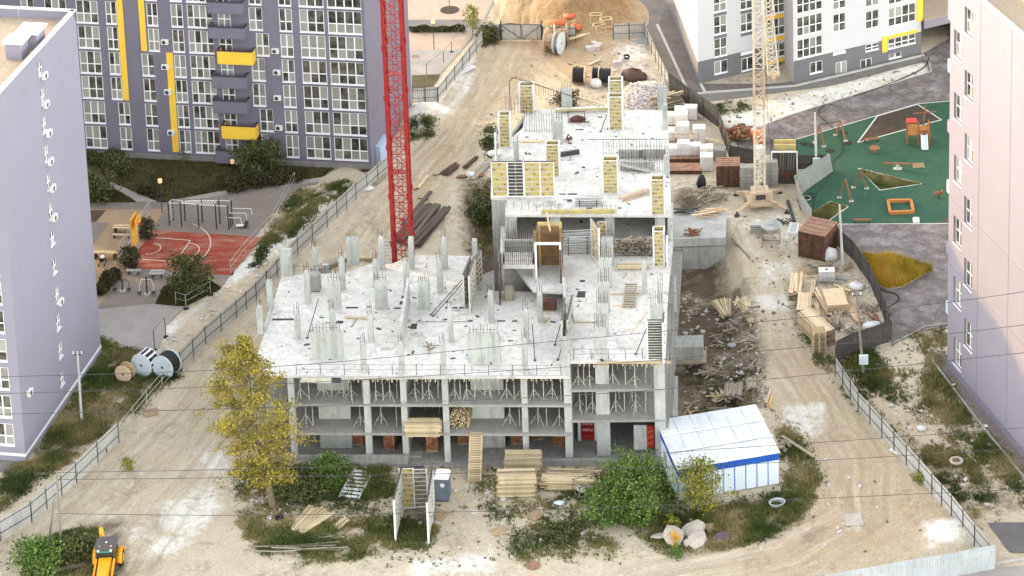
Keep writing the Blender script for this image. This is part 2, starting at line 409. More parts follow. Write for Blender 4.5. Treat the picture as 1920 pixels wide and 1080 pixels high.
for k, (pp, s_) in enumerate([([(300, 640), (400, 555), (520, 475), (620, 395), (650, 360), (600, 360), (480, 470), (380, 560), (300, 620)], .95),
    ([(765, 200), (830, 150), (880, 100), (900, 90), (880, 170), (830, 230), (770, 260)], .75), ([(1420, 555), (1500, 540), (1500, 575), (1420, 585)], .95),
    ([(1420, 490), (1480, 480), (1500, 520), (1430, 535)], .6), ([(1470, 760), (1545, 755), (1550, 795), (1520, 820), (1480, 800)], .9),
    ([(770, 1050), (920, 1035), (930, 1075), (770, 1080)], .85), ([(1730, 980), (1810, 975), (1820, 1020), (1740, 1030)], .9), ([(300, 940), (400, 900), (420, 950), (330, 1040), (280, 1040)], .7),
    ([(360, 840), (430, 830), (440, 900), (370, 880)], .7), ([(1360, 395), (1490, 385), (1500, 470), (1400, 480)], .5), ([(1345, 215), (1740, 115), (1750, 135), (1380, 260)], .7),
    ([(1150, 70), (1210, 80), (1210, 150), (1150, 120)], .7), ([(1215, 150), (1250, 150), (1260, 210), (1170, 210)], .6), ([(230, 990), (290, 960), (300, 1010), (240, 1030)], .5), ([(1580, 960), (1615, 958), (1615, 990), (1585, 992)], .6)]):
    white = addm(white, pp, s_, 1.2, .9, 40 + k)
for k, (pp, s_) in enumerate([(PIT_R, .85), ([(1262, 540), (1400, 520), (1440, 640), (1440, 760), (1300, 800), (1262, 800)], .55), (PIT_L, .9), ([(860, 330), (925, 310), (940, 480), (860, 470)], .6),
    ([(1260, 355), (1325, 350), (1325, 395), (1262, 395)], .8), ([(1200, 140), (1225, 140), (1215, 165), (1180, 160)], .8), ([(1500, 990), (1550, 985), (1545, 1020), (1500, 1025)], .5), ([(440, 870), (640, 860), (640, 960), (450, 970)], .45),
    ([(735, 940), (820, 930), (815, 1000), (735, 1000)], .6), ([(150, 975), (240, 970), (240, 1080), (140, 1080)], .6), ([(1855, 900), (1920, 900), (1920, 960), (1850, 970)], .45), ([(540, 862), (1250, 862), (1250, 885), (540, 890)], .45), ([(1490, 430), (1580, 470), (1640, 560), (1640, 650), (1540, 640), (1500, 540)], .3)]):
    brown = addm(brown, pp, s_, 1.5, .7, 70 + k)
warm = addm(warm, [(930, 0), (1190, 0), (1170, 130), (1010, 160), (900, 230), (780, 420), (720, 420), (800, 280), (950, 90)], .8, 4, .5, 90)  # tan sand, its colour also carrying the tint of low sunlight
heap_ = np.maximum(soft(XX, YY, [(945, -80), (1195, -80), (1195, 50), (1160, 68), (1080, 80), (1020, 66), (950, 66)], 2.5), 0)
warm = addm(warm, [(1440, 640), (1560, 660), (1760, 870), (1820, 1000), (1600, 1080), (1300, 1080), (1500, 1000), (1500, 800)], .55, 3, .5, 91)
# wheel ruts along the haul roads
def ruts(line, offs, w=.35):
    p = [W2(*q) for q in line]; pl = np.array(p); best = np.full(XX.shape, 1e9); sgn = np.zeros_like(XX); al = np.zeros_like(XX); acc = 0
    for (x0, y0), (x1, y1) in zip(p[:-1], p[1:]):
        dx, dy = x1 - x0, y1 - y0; L = math.hypot(dx, dy); t = np.clip(((XX - x0) * dx + (YY - y0) * dy) / L / L, 0, 1)
        ex, ey = XX - x0 - t * dx, YY - y0 - t * dy; d = np.hypot(ex, ey); s_ = np.sign(ex * dy - ey * dx)
        u = d < best; best = np.where(u, d, best); sgn = np.where(u, s_, sgn); al = np.where(u, acc + t * L, al); acc += L
    sd = best * sgn + (fbm(XX, YY, .12, 2, 5) - .5) * 1.2; r = np.zeros_like(XX)
    k_ = np.abs(sd) < np.abs(RS); RS[k_] = sd[k_]; RL[k_] = al[k_]
    for o in offs: r = np.maximum(r, np.exp(-((sd - o) / w) ** 2) * (.35 + .65 * fbm(XX, YY, .3, 2, int(o * 10) + 60)))
    return r
RS = np.full(XX.shape, 99.0); RL = np.zeros_like(XX)
rut = ruts([(990, 0), (960, 90), (900, 190), (820, 290), (720, 420), (600, 560), (470, 720), (330, 900), (200, 1080)], (-3.2, -1.6, -.3, 1.1, 2.0, 3.3))
rut = np.maximum(rut, ruts([(1400, 420), (1440, 520), (1470, 640), (1540, 760), (1600, 860), (1610, 960), (1480, 1040), (1200, 1085)], (-3, -1.9, -.7, .4, 1.3, 2.6)))
rut = np.maximum(rut, ruts([(30, 1080), (160, 960), (300, 830), (440, 680), (560, 560)], (-2.2, -.9, .6, 2.0)))
rut = np.maximum(rut, ruts([(1000, 100), (1050, 150), (1130, 170), (1180, 120)], (-3, -1.6, 0, 1.5, 2.8)) * .8)
ZZ = ZZ - rut * .2 * (1 - veg)
nx, ny = len(gx), len(gy); idx = np.arange(nx * ny).reshape(ny, nx)
fc = np.stack([idx[:-1, :-1], idx[:-1, 1:], idx[1:, 1:], idx[1:, :-1]], -1).reshape(-1, 4)
t = NT('site_soil'); n1 = t.noise(.22, 5, .62); n2 = t.noise(1.4, 6, .7); n3 = t.noise(6, 5, .75)
base = t.mix(t.ramp(n1, [(.3, 0), (.7, 1)]), (.455, .38, .27), (.59, .515, .385))
base = t.mix(t.math('MULTIPLY', t.ramp(n1, [(.5, 0), (.62, 1)]), t.ramp(n2, [(.4, .2), (.62, .85)])), base, (.30, .24, .165))
base = t.mix(t.math('MULTIPLY', t.ramp(n2, [(.32, 1), (.46, 0)]), .55), base, (.64, .59, .49))
base = t.mix(t.math('MULTIPLY', t.attr('warm'), .72), base, t.mix(n2, (.47, .31, .155), (.27, .165, .08)))
base = t.mix(t.math('MULTIPLY', t.attr('heap'), .9), base, t.mix(t.ramp(n2, [(.35, 0), (.65, 1)]), (.30, .19, .09), (.19, .11, .05)))
wm = t.math('MULTIPLY', t.attr('white'), t.ramp(n2, [(.3, 1.2), (.62, .35)]))
base = t.mix(t.ramp(wm, [(.12, 0), (.55, 1)]), base, (.72, .70, .64))
bm = t.math('ADD', t.attr('brown'), t.math('MULTIPLY', t.math('SUBTRACT', n2, .5), .9))
base = t.mix(t.ramp(bm, [(.2, 0), (.75, 1)]), base, (.13, .10, .068))
cx = t.n('ShaderNodeCombineXYZ'); t.l(t.attr('rs'), cx.inputs[0]); t.l(t.math('MULTIPLY', t.attr('rl'), .10), cx.inputs[1])
trk = t.noise(1.1, 6, .72, cx.outputs[0], .8); onr = t.math('MULTIPLY', t.ramp(t.math('ABSOLUTE', t.math('MULTIPLY', t.attr('rs'), .12)), [(.25, 1), (.62, 0)]), t.math('SUBTRACT', 1.0, t.attr('veg')))
base = t.mix(t.math('MULTIPLY', onr, t.ramp(trk, [(.50, 0), (.64, .55)])), base, (.34, .27, .185))
base = t.mix(t.math('MULTIPLY', onr, t.ramp(trk, [(.36, .4), (.47, 0)])), base, (.66, .59, .47))
rm = t.math('MULTIPLY', t.attr('rut'), t.ramp(n2, [(.3, 1), (.7, .3)]))
base = t.mix(t.math('MULTIPLY', rm, .5), base, (.31, .245, .17))
vm = t.math('ADD', t.attr('veg'), t.math('MULTIPLY', t.math('SUBTRACT', n2, .55), 1.3))
base = t.mix(t.ramp(vm, [(.25, 0), (.8, .92)]), base, t.mix(n3, (.07, .07, .03), (.19, .155, .085)))
base = t.mix(t.math('MULTIPLY', t.ramp(n3, [(.55, 0), (.66, 1)]), .62), base, (.15, .12, .085))
base = t.mix(t.math('MULTIPLY', t.ramp(n3, [(.34, 1), (.44, 0)]), .45), base, (.60, .56, .48))
t.col(base); t.rough(.95); t.b.inputs['Specular IOR Level'].default_value = .1
t.bump(t.math('ADD', t.math('MULTIPLY', n2, 1.5), n3), .75, .16); MT['soil'] = t.m
me = mesh_np('ground', np.stack([XX, YY, ZZ], -1).reshape(-1, 3), fc, MT['soil'], True)
for nm, a in (('white', white), ('brown', brown), ('veg', veg), ('warm', warm), ('rut', rut), ('heap', heap_), ('rs', RS), ('rl', RL)):
    at = me.attributes.new(nm, 'FLOAT', 'POINT'); at.data.foreach_set('value', a.astype(np.float32).ravel())
tag(link('ground', me), kind='structure')
far = MB()                                                   # the land goes on to the horizon round the site sheet
x0, x1, y0, y1 = gx[0], gx[-1], gy[0], gy[-1]; E = 5000
for a in ((-E, x0, -E, E), (x1, E, -E, E), (x0, x1, -E, y0), (x0, x1, y1, E)):
    far.add([(a[0], a[2], -.1), (a[1], a[2], -.1), (a[1], a[3], -.1), (a[0], a[3], -.1)], [(0, 1, 2, 3)])
tag(far.build('surrounding_land', var_mat('dry_land', (.26, .23, .17), .3, .05, .95, fine=.3)), kind='structure')
# ---------------------------------------------------------------- paved and planted surfaces (sheets, 4 mm steps)
def paver_mat(name, c, sx=.4, sy=.2, mortar=.6, var=.25, blot=.3, rot=.1, c_blot=None):
    t = NT(name); mp = t.n('ShaderNodeMapping'); mp.inputs['Rotation'].default_value = (0, 0, rot); t.l(t.geo(), mp.inputs['Vector'])
    b = t.n('ShaderNodeTexBrick'); b.inputs['Scale'].default_value = 1.0; b.inputs['Brick Width'].default_value = sx; b.inputs['Row Height'].default_value = sy
    b.inputs['Mortar Size'].default_value = .012; b.inputs['Color1'].default_value = (*mul(c, 1 - var), 1); b.inputs['Color2'].default_value = (*mul(c, 1 + var), 1); b.inputs['Mortar'].default_value = (*mul(c, mortar), 1)
    t.l(mp.outputs[0], b.inputs['Vector'])
    a = t.mix(t.math('MULTIPLY', t.ramp(t.noise(.5, 5, .7), [(.45, 0), (.65, 1)]), blot), b.outputs['Color'], c_blot or mul(c, 1.7))
    a = t.mix(t.math('MULTIPLY', t.ramp(t.noise(2.5, 5, .7), [(.55, 0), (.68, 1)]), blot * .8), a, c_blot or mul(c, 1.6))
    a = t.mix(t.math('MULTIPLY', t.ramp(t.noise(.3, 4, .6), [(.45, 0), (.62, 1)]), .3), a, mul(c, .7))
    t.col(a); t.rough(.9); t.bump(b.outputs['Fac'], .2, -.01); return t.m
def sheet(name, ppx, lvl, mat, kind='structure', jag=0.0, seed=0):
    q = random.Random(seed); z = .012 + .004 * lvl; pts = []
    for i, p in enumerate(ppx):
        a, b = G(*p, z), G(*ppx[(i + 1) % len(ppx)], z); pts.append(a)
        if jag:
            n = max(1, int((b - a).length / .8)); d = (b - a); nrm = V(-d.y, d.x, 0).normalized()
            for k in range(1, n): pts.append(a + d * (k / n) + nrm * q.uniform(-jag, jag))
    mb = MB(); mb.add(pts, [tuple(range(len(pts)))]); a2 = sum(pts[i].x * pts[(i + 1) % len(pts)].y - pts[(i + 1) % len(pts)].x * pts[i].y for i in range(len(pts)))
    if a2 < 0: mb.f = [f[::-1] for f in mb.f]
    return tag(mb.build(name, mat), kind=kind)
def kerb_line(name, pts, w=.18, h=.12, mat=None, z=0.0):
    mb = MB(); q = [G(*p, 0) for p in pts]
    for a, b in zip(q[:-1], q[1:]): mb.beam(a + V(0, 0, z + h / 2 - .02), b + V(0, 0, z + h / 2 - .02), w, h + .04)
    return tag(mb.build(name, mat or MT['kerb']), kind='structure')
MT['kerb'] = concrete_mat('kerb_concrete', (.44, .43, .40), .1, .25)
MT['pave_grey'] = paver_mat('grey_pavers', (.205, .174, .148), .5, .25, .75, .08, .12)
MT['pave_pale'] = paver_mat('pale_pavers', (.30, .275, .25), .4, .2, .8, .06, .2)
MT['pave_mauve'] = paver_mat('mauve_grey_pavers', (.125, .103, .097), .45, .3, .7, .16, .5, .05, (.36, .33, .31))
MT['pave_pink'] = paver_mat('pinkish_pavers', (.40, .30, .23), .5, .3, .8, .05, .15)
MT['pave_dark'] = paver_mat('dark_pavers', (.14, .115, .105), .4, .2, .7, .15, .25, .5, (.25, .22, .2))
MT['asphalt'] = var_mat('asphalt', (.17, .155, .14), .18, .5, .9, fine=.35, bump=.3)
MT['asphalt_new'] = var_mat('fresh_asphalt', (.12, .115, .115), .15, .6, .9, fine=.2, bump=.2)
MT['rubber_tan'] = var_mat('tan_rubber_paving', (.33, .235, .145), .1, .4, .95, fine=.25)
MT['rubber_brown'] = var_mat('brown_rubber_paving', (.085, .052, .042), .15, .6, .95)
MT['court_red'] = None
t = NT('red_court_rubber'); a = t.mix(t.ramp(t.noise(.35, 4, .6), [(.3, 0), (.7, 1)]), (.22, .036, .019), (.29, .056, .030))
a = t.mix(t.math('MULTIPLY', t.ramp(t.noise(.8, 5, .7, t.scale(t.geo(), (.35, 1.2, 1))), [(.46, 0), (.68, 1)]), .65), a, (.40, .25, .19)); t.col(a); t.rough(.9); MT['court_red'] = t.m
t = NT('green_play_rubber'); a = t.mix(t.ramp(t.noise(.3, 4, .6), [(.3, 0), (.7, 1)]), (.017, .060, .033), (.026, .078, .044))
a = t.mix(t.math('MULTIPLY', t.ramp(t.noise(1.5, 5, .7), [(.56, 0), (.7, 1)]), .3), a, (.13, .19, .15)); t.col(a); t.rough(.9); MT['play_green'] = t.m
MT['lawn'] = var_mat('mown_lawn', (.072, .064, .028), .35, .35, .95, bump=.4, fine=.5, c2=(.115, .095, .045))
MT['bed_soil'] = var_mat('planting_soil', (.055, .04, .026), .3, 1.0, .95, fine=.5, bump=.5)
MT['line_white'] = var_mat('court_line_paint', (.62, .55, .48), .12, 2, .8)
# left yard
sheet('paved_yard', [(120, 378), (300, 378), (430, 366), (560, 345), (640, 336), (560, 352), (520, 392), (478, 444), (492, 446), (432, 516), (413, 540), (347, 573), (305, 618), (300, 650), (262, 662), (215, 640), (150, 630)], 0, MT['pave_grey'], jag=.1)
sheet('lower_paving', [(160, 578), (293, 568), (347, 574), (312, 610), (300, 652), (262, 662), (215, 640), (150, 632)], 1, MT['pave_pale'], jag=.08, seed=2)
sheet('back_path', [(120, 378), (330, 379), (420, 366), (560, 346), (700, 326), (722, 318), (730, 303), (690, 322), (560, 338), (420, 357), (300, 380), (205, 340), (198, 345), (254, 379), (120, 374)], 1, MT['pave_pale'], jag=.05, seed=3)
sheet('lawn', [(120, 276), (700, 318), (690, 321), (560, 337), (425, 356), (300, 379), (205, 340), (180, 328), (120, 340)], 0, MT['lawn'], jag=.05, seed=4)
sheet('lawn', [(120, 340), (180, 330), (198, 346), (254, 379), (120, 379)], 2, MT['lawn'], jag=.03, seed=5)
sheet('tan_play_paving', [(120, 392), (309, 392), (283, 432), (240, 502), (180, 580), (120, 580)], 2, MT['rubber_tan'])
sheet('brown_play_paving', [(150, 394), (199, 394), (180, 416), (150, 416)], 3, MT['rubber_brown'])
sheet('grey_play_paving', [(140, 416), (206, 417), (176, 458), (140, 458)], 3, MT['pave_grey'])
sheet('sports_court', [(286, 431), (492, 445), (432, 516), (240, 502)], 3, MT['court_red'], jag=.02, seed=6)
sheet('exercise_paving', [(226, 530), (240, 503), (420, 516), (395, 528), (308, 538), (292, 569), (180, 580)], 2, MT['pave_grey'], seed=7)
sheet('planted_bed', [(293, 570), (309, 537), (393, 527), (414, 541), (347, 574)], 4, MT['lawn'], jag=.05, seed=8)
def strip(mb, pts, w, z):
    for a, b in zip(pts[:-1], pts[1:]):
        a, b = V(a.x, a.y, z), V(b.x, b.y, z); d = (b - a).normalized(); n = V(-d.y, d.x, 0) * w / 2
        mb.add([a - n, b - n, b + n, a + n], [(0, 1, 2, 3)])
zl = .012 + .004 * 5; cl = MB()
A_, B_, C_, D_ = [G(*q) for q in ((276.7, 445), (356.7, 451), (330, 490.7), (248.3, 485.7))]
for i, (a, b) in enumerate(((A_, B_), (B_, C_), (C_, D_))): strip(cl, [a, b], .10, zl + .0006 * i)
ax = (B_ - A_).normalized(); ay = V(-ax.y, ax.x, 0) * (1 if V(-ax.y, ax.x, 0).dot(A_ - D_) > 0 else -1); hoop = (A_ + D_) / 2 + ax * 1.1
mid = (B_ + C_) / 2
def arc(c, r, a0, a1, n=20): return [c + ax * (r * math.cos(lerp(a0, a1, k / n))) + ay * (r * math.sin(lerp(a0, a1, k / n))) for k in range(n + 1)]
strip(cl, arc(mid, 1.75, -math.pi / 2, math.pi / 2), .10, zl + .002); strip(cl, arc(hoop, 1.2, -math.pi / 2, math.pi / 2), .09, zl + .002); strip(cl, arc(hoop, 6.6, -1.15, 1.15, 34), .10, zl + .002)
tag(cl.build('court_lines', MT['line_white']), kind='structure')
# plaza beyond the purple building
sheet('far_plaza', [(740, -40), (945, -40), (905, 45), (862, 98), (823, 140), (775, 165), (760, 165)], 0, MT['pave_pale'], jag=.05, seed=9)
sheet('pink_plaza', [(740, -40), (940, -40), (905, 36), (740, 36)], 1, MT['pave_pink'])
sheet('plaza_road', [(740, 37), (905, 37), (888, 55), (740, 53)], 1, MT['asphalt'])
sheet('pink_plaza', [(740, 60), (885, 61), (862, 92), (740, 95)], 1, MT['pave_pink'])
sheet('small_lawn', [(772, 141), (826, 139), (812, 163), (772, 165)], 2, MT['lawn'])
sheet('haul_road', [(955, -40), (1010, -40), (985, 44), (945, 44)], 0, var_mat('pale_road_dust', (.34, .25, .155), .1, .6, .95, fine=.2), jag=.2, seed=10)
# roads and pavements round the white building
sheet('asphalt_road', [(1150, -60), (1262, -60), (1258, 20), (1300, 150), (1312, 172), (1520, 148), (1740, 102), (1745, 112), (1560, 160), (1330, 190), (1306, 197), (1290, 175), (1250, 140), (1215, 60)], 0, MT['asphalt'], jag=.04, seed=11)
sheet('block_pavement', [(1236, 44), (1246, 20), (1256, 18), (1309, 157), (1500, 157), (1727, 98), (1732, 106), (1500, 163), (1316, 176), (1296, 178)], 1, MT['pave_dark'])
kerb_line('kerb', [(1232, 47), (1262, 112), (1292, 177)], .35, .14); kerb_line('kerb', [(1292, 179), (1322, 175), (1490, 162), (1600, 136), (1732, 104)], .4, .14); kerb_line('kerb', [(1312, 155), (1322, 174)], .35, .14)
sheet('mauve_paving', [(1375, 256), (1480, 215), (1640, 165), (1742, 136), (1735, 108), (1800, 95), (1800, 200), (1720, 195), (1484, 264), (1490, 282), (1430, 290), (1385, 282)], 0, MT['pave_mauve'], jag=.08, seed=12)
sheet('side_paving', [(1728, 102), (1800, 60), (1800, 140), (1744, 136)], 1, MT['pave_mauve'])
sheet('mauve_paving', [(1518, 421), (1800, 419), (1800, 606), (1776, 610), (1700, 628), (1672, 650), (1668, 600), (1648, 540), (1600, 480), (1545, 440)], 0, MT['pave_mauve'], jag=.08, seed=13)
kerb_line('kerb', [(1742, 116), (1746, 134), (1640, 166), (1480, 216), (1380, 256)], .14, .05)
kerb_line('kerb', [(1672, 646), (1735, 613), (1776, 608)], .18, .1, MT['concrete_dark'])
sheet('playground_surface', [(1484, 264), (1720, 195), (1800, 188), (1800, 418), (1525, 420), (1500, 392), (1495, 370), (1560, 320), (1520, 300), (1486, 290)], 2, MT['play_green'], jag=.01, seed=14)
def bed(name, pts, mat, lvl=3, w=.16, closed=True):
    sheet(name, pts, lvl, mat); kerb_line(name + '_edging', list(pts) + ([pts[0]] if closed else []), w, .05, MT['white_kerb'])
MT['white_kerb'] = concrete_mat('pale_edging', (.52, .51, .46), .1, .2)
bed('brown_bed', [(1608, 268), (1645, 218), (1720, 196), (1765, 225)], MT['bed_soil'])
bed('green_bed', [(1609, 316), (1728, 345), (1650, 357)], MT['lawn']); bed('green_bed', [(1518, 403), (1557, 378), (1590, 388), (1545, 420)], MT['lawn'])
sheet('dark_play_patch', [(1762, 418), (1780, 404), (1800, 404), (1800, 418)], 3, MT['rubber_brown'])
kerb_line('kerb', [(1484, 264), (1720, 195), (1800, 188)], .12, .04, MT['white_kerb']); kerb_line('kerb', [(1525, 421), (1800, 419)], .12, .04, MT['white_kerb'])
sheet('sedge_bed', [(1616, 488), (1662, 489), (1746, 507), (1690, 538), (1664, 541), (1648, 535), (1625, 508)], 2, MT['bed_soil'])
kerb_line('kerb', [(1746, 507), (1690, 539), (1664, 542), (1648, 536)], .12, .07)
sheet('wall_walk', [(1743, 668), (1776, 664), (1782, 690), (1960, 900), (1960, 940)], 1, MT['pave_dark'])
kerb_line('kerb', [(1743, 670), (1840, 798), (1960, 944)], .22, .12, MT['concrete_dark'])
sheet('asphalt_drive', [(1852, 980), (1990, 978), (1990, 1040), (1893, 1035)], 1, MT['asphalt_new'], jag=.03)
sheet('front_pavement', [(1300, 1090), (1900, 1062), (1990, 1056), (1990, 1140), (1300, 1160)], 0, MT['pave_pale'])
kerb_line('kerb', [(1370, 1100), (1700, 1082), (1920, 1048), (1990, 1040)], .2, .14)
sheet('left_pavement', [(-60, 850), (48, 867), (36, 884), (-60, 886)], 2, MT['asphalt']); sheet('left_pavement', [(-60, 930), (10, 938), (14, 950), (-60, 985)], 2, MT['pave_pale'])
# ---------------------------------------------------------------- building helpers
class Wall:                                                  # a vertical wall plane: O at its left end (seen from outside), u to the right
    def __init__(s, O, E):
        s.O = V(O[0], O[1], 0); d = V(E[0] - O[0], E[1] - O[1], 0); s.L = d.length; s.u = d.normalized(); s.n = V(s.u.y, -s.u.x, 0)
        s.rz = math.atan2(s.u.y, s.u.x)
    def at(s, px, py):                                       # photo pixel -> (along, height)
        c = V(0, 0, CAM_H); d = V(*ray(px, py)); t = (s.O - c).dot(s.n) / d.dot(s.n); p = c + d * t
        return (p - s.O).dot(s.u), p.z
    def pt(s, a, z, out=0.0): return s.O + s.u * a + s.n * out + V(0, 0, z)
def wall_mesh(mb, w, s0, s1, z0, z1, holes, depth=.16):
    ss = sorted({s0, s1, *[h[0] for h in holes], *[h[1] for h in holes]}); zs = sorted({z0, z1, *[h[2] for h in holes], *[h[3] for h in holes]})
    ss = [a for a in ss if s0 <= a <= s1]; zs = [a for a in zs if z0 <= a <= z1]
    for i in range(len(ss) - 1):
        for j in range(len(zs) - 1):
            a, b, c, d = ss[i], ss[i + 1], zs[j], zs[j + 1]; m, k = (a + b) / 2, (c + d) / 2
            if b - a < 1e-4 or d - c < 1e-4 or any(h[0] < m < h[1] and h[2] < k < h[3] for h in holes): continue
            mb.add([w.pt(a, c), w.pt(b, c), w.pt(b, d), w.pt(a, d)], [(0, 1, 2, 3)])
    for h in holes:
        a, b, c, d = h
        o = [w.pt(a, c), w.pt(b, c), w.pt(b, d), w.pt(a, d)]; i_ = [p - w.n * depth for p in o]
        mb.add(o + i_, [(0, 4, 5, 1), (1, 5, 6, 2), (2, 6, 7, 3), (3, 7, 4, 0), (4, 7, 6, 5)])
WIN = {}
def window(parent, w, a, b, c, d, cols, split=.46, rec=.12, glass='glass', sill=True, q=None, fw=.075):
    W, H = round(b - a, 1), round(d - c, 1); key = (W, H, tuple(cols) if isinstance(cols, (list, tuple)) else cols, split, rec, glass, sill)
    if key not in WIN:
        f = MB(); xs = cols if isinstance(cols, (list, tuple)) else [k / cols for k in range(cols + 1)]
        y0, y1 = rec - .07, rec - .015
        f.bx(0, W, y0, y1, 0, fw); f.bx(0, W, y0, y1, H - fw, H); f.bx(0, fw, y0, y1, fw, H - fw); f.bx(W - fw, W, y0, y1, fw, H - fw)
        for x in xs[1:-1]: f.bx(x * W - .06, x * W + .06, y0 + .003, y1, fw, H - fw)
        if split: f.bx(fw, W - fw, y0 + .006, y1, split * H - .055, split * H + .055)
        if sill: f.bx(-.03, W + .03, -.07, y0 - .001, -.10, -.002)
        pm = []
        for k in range(len(xs) - 1):
            x0, x1 = xs[k] * W + .04, xs[k + 1] * W - .04
            for z0, z1, nm in (((.05, split * H - .04, 'lower_pane'), (split * H + .04, H - .05, 'pane')) if split else ((.05, H - .05, 'pane'),)):
                m = MB(); m.bx(x0, x1, y1 - .012, y1 - .004, z0, z1); pm.append((nm, m.mesh(nm, MT[glass])))
        WIN[key] = (f.mesh('window', MT['pvc']), pm)
    fm, pm = WIN[key]; p = w.pt(a, c)
    o = link('window', fm, parent); inv = local_inv(parent); l = inv @ p; o.location = l; o.rotation_euler = (0, 0, w.rz - parent.rotation_euler.z)
    for nm, me_ in pm: link(nm, me_, o)
    return o
def acm():
    m = MB(); m.bx(-.42, .42, -.34, 0, 0, .58); a = m
    g = MB()
    for k in range(16):
        t = 2 * math.pi * k / 16; g.add([(-.08 + .24 * math.cos(t), -.345, .29 + .24 * math.sin(t))], [])
    g.f = [tuple(range(16))]; g.m = [0]; g.sm = [False]
    return a.mesh('air_conditioner', MT['ac']), g.mesh('fan_grille', MT['steel_dark'])
AC = acm()
def aircon(parent, w, px, py):
    a, z = w.at(px, py); o = link('air_conditioner', AC[0], parent, local_inv(parent) @ w.pt(a, z - .3, .05)); o.rotation_euler = (0, 0, w.rz); link('fan_grille', AC[1], o)
def poly_roof(mb, pts, z): mb.add([(p[0], p[1], z) for p in pts], [tuple(range(len(pts)))])
MT['lav'] = plaster_mat('lavender_plaster', (.25, .24, .29), .03, .12)
MT['lav_dark'] = plaster_mat('violet_grey_plaster', (.165, .152, .19), .05, .2)
MT['lav_pale'] = plaster_mat('pale_pink_lavender_plaster', (.235, .212, .248), .03, .10)
MT['white_pl'] = plaster_mat('white_plaster', (.52, .505, .505), .03, .10)
MT['grey_pl'] = plaster_mat('grey_plaster', (.145, .14, .145), .05, .2)
MT['gravel'] = var_mat('roof_gravel', (.38, .30, .22), .3, 5, .95, fine=.5, bump=.6)
MT['plinth'] = concrete_mat('plinth_render', (.26, .235, .22), .3, .3)
MT['balc_cap'] = var_mat('dark_parapet_cap', (.05, .045, .045), .2, 2, .6)
# ---------------------------------------------------------------- near left building
A0, B0 = G(49, 866), G(190, 660); LW = Wall(A0, B0); HL = ZT(B0, 20)
fl = V(-LW.n.x, -LW.n.y, 0)                                  # into the building
FA = A0 + fl * 16.0; BA = B0 + fl * 16.0; LF = Wall(FA, A0)
bl = thing('apartment_building', 'near lavender apartment block at the left edge with gravel roof and small side windows', 'apartment building', (A0.x, A0.y, 0))
mb = MB(); holes = []
rows = [127, 180, 234, 288, 341, 395, 446, 499, 553, 604, 657, 709]   # window centre rows on the blank side wall
xs_ = [75, 80, 83, 87, 91, 95, 98, 102, 107, 109, 113, 116]
for x, y in zip(xs_, rows):
    a, z = LW.at(x, y); holes.append((a - .42, a + .55, z - .75, z + .75))
wall_mesh(mb, LW, 0, LW.L, 0, HL, holes)
fh = []; _, zf0 = LW.at(49, 835); st = 53.4 / S(A0) * 1.03
frow = [(815, 26), (763, 23), (709, 20), (655, 17)]
z0_ = LF.at(20, 835)[1]; z1_ = LF.at(20, 793)[1]; hh = z1_ - z0_; stl = (LF.at(17, 743)[1] - z0_) / 1.72
stl = 2.98
for k in range(11):
    zb = z0_ + k * stl
    for s0 in (LF.L - 1.0 - 2.6, LF.L - 5.2 - 2.6, LF.L - 9.5 - 2.6):
        fh.append((s0, s0 + 2.6, zb, zb + 2.3))
wall_mesh(mb, LF, 0, LF.L, 0, HL, [h for h in fh if h[3] < HL - .3])
mb.add([B0, BA, FA, A0] + [p + V(0, 0, HL) for p in (B0, BA, FA, A0)], [(0, 1, 5, 4), (1, 2, 6, 5)])
mb.build('wall', MT['lav'], bl, True)
for h in holes: window(bl, LW, *h, 2, .45, .14)
for h in fh:
    if h[3] < HL - .3: window(bl, LF, *h, 3, .42, .12)
for x, y in ((80, 141), (83, 195), (88, 249), (91, 302), (95, 352), (98, 407), (110, 565), (52, 735)): aircon(bl, LW, x, y)
m = MB(); poly_roof(m, [A0, B0, BA, FA], HL - .9); m.build('roof', MT['gravel'], bl, True)
m = MB(); zc = HL - .45
for a, b, o in ((A0, B0, fl), (B0, BA, -LW.u), (BA, FA, -fl), (FA, A0, LW.u)):
    m.beam(a + o * .16 + V(0, 0, HL - .45), b + o * .16 + V(0, 0, HL - .45), .26, .95)
m.build('parapet', MT['lav'], bl, True)
m = MB()
def coping(m, a, b, o, n, w=.55):
    for k in range(n):
        p, q = vlerp(a, b, (k + .01) / n), vlerp(a, b, (k + .99) / n); m.beam(p + o * .14 + V(0, 0, HL + .07), q + o * .14 + V(0, 0, HL + .07), w, .09)
coping(m, A0, B0, fl, 11); coping(m, B0, BA, -LW.u, 8)
cp = m.build('coping', MT['white_pl'], bl, True)
for px, py, w_, l_ in ((60, 85, 2.0, 1.9), (33, 105, 1.7, 1.6)):   # roof vents with white lids
    p = G(px, py, HL - .9); m = MB(); m.box((p.x, p.y, HL - .1), (w_, l_, 1.6), LW.rz); o = m.build('roof_vent', MT['lav'], bl, True)
    m = MB(); m.box((p.x, p.y, HL + .84), (w_ + .5, l_ + .5, .16), LW.rz); m.build('lid', MT['white_paint'], o, True) if False else link('vent_lid', m.mesh('vent_lid', MT['white_paint']), bl, -V(*bl.location))
p = G(37, 50, HL - .9); m = MB(); m.tube(p, p + V(0, 0, 2.2), .03, 5); m.build('lightning_rod', MT['steel'], bl, True)
m = MB(); zs_ = LW.at(49, 852)[1]
m.beam(LW.pt(0, zs_, .02), LW.pt(LW.L, zs_, .02), .05, .28); m.beam(LF.pt(0, zs_, .02), LF.pt(LF.L + .03, zs_, .02), .05, .28); m.build('base_stripe', MT['white_paint'], bl, True)
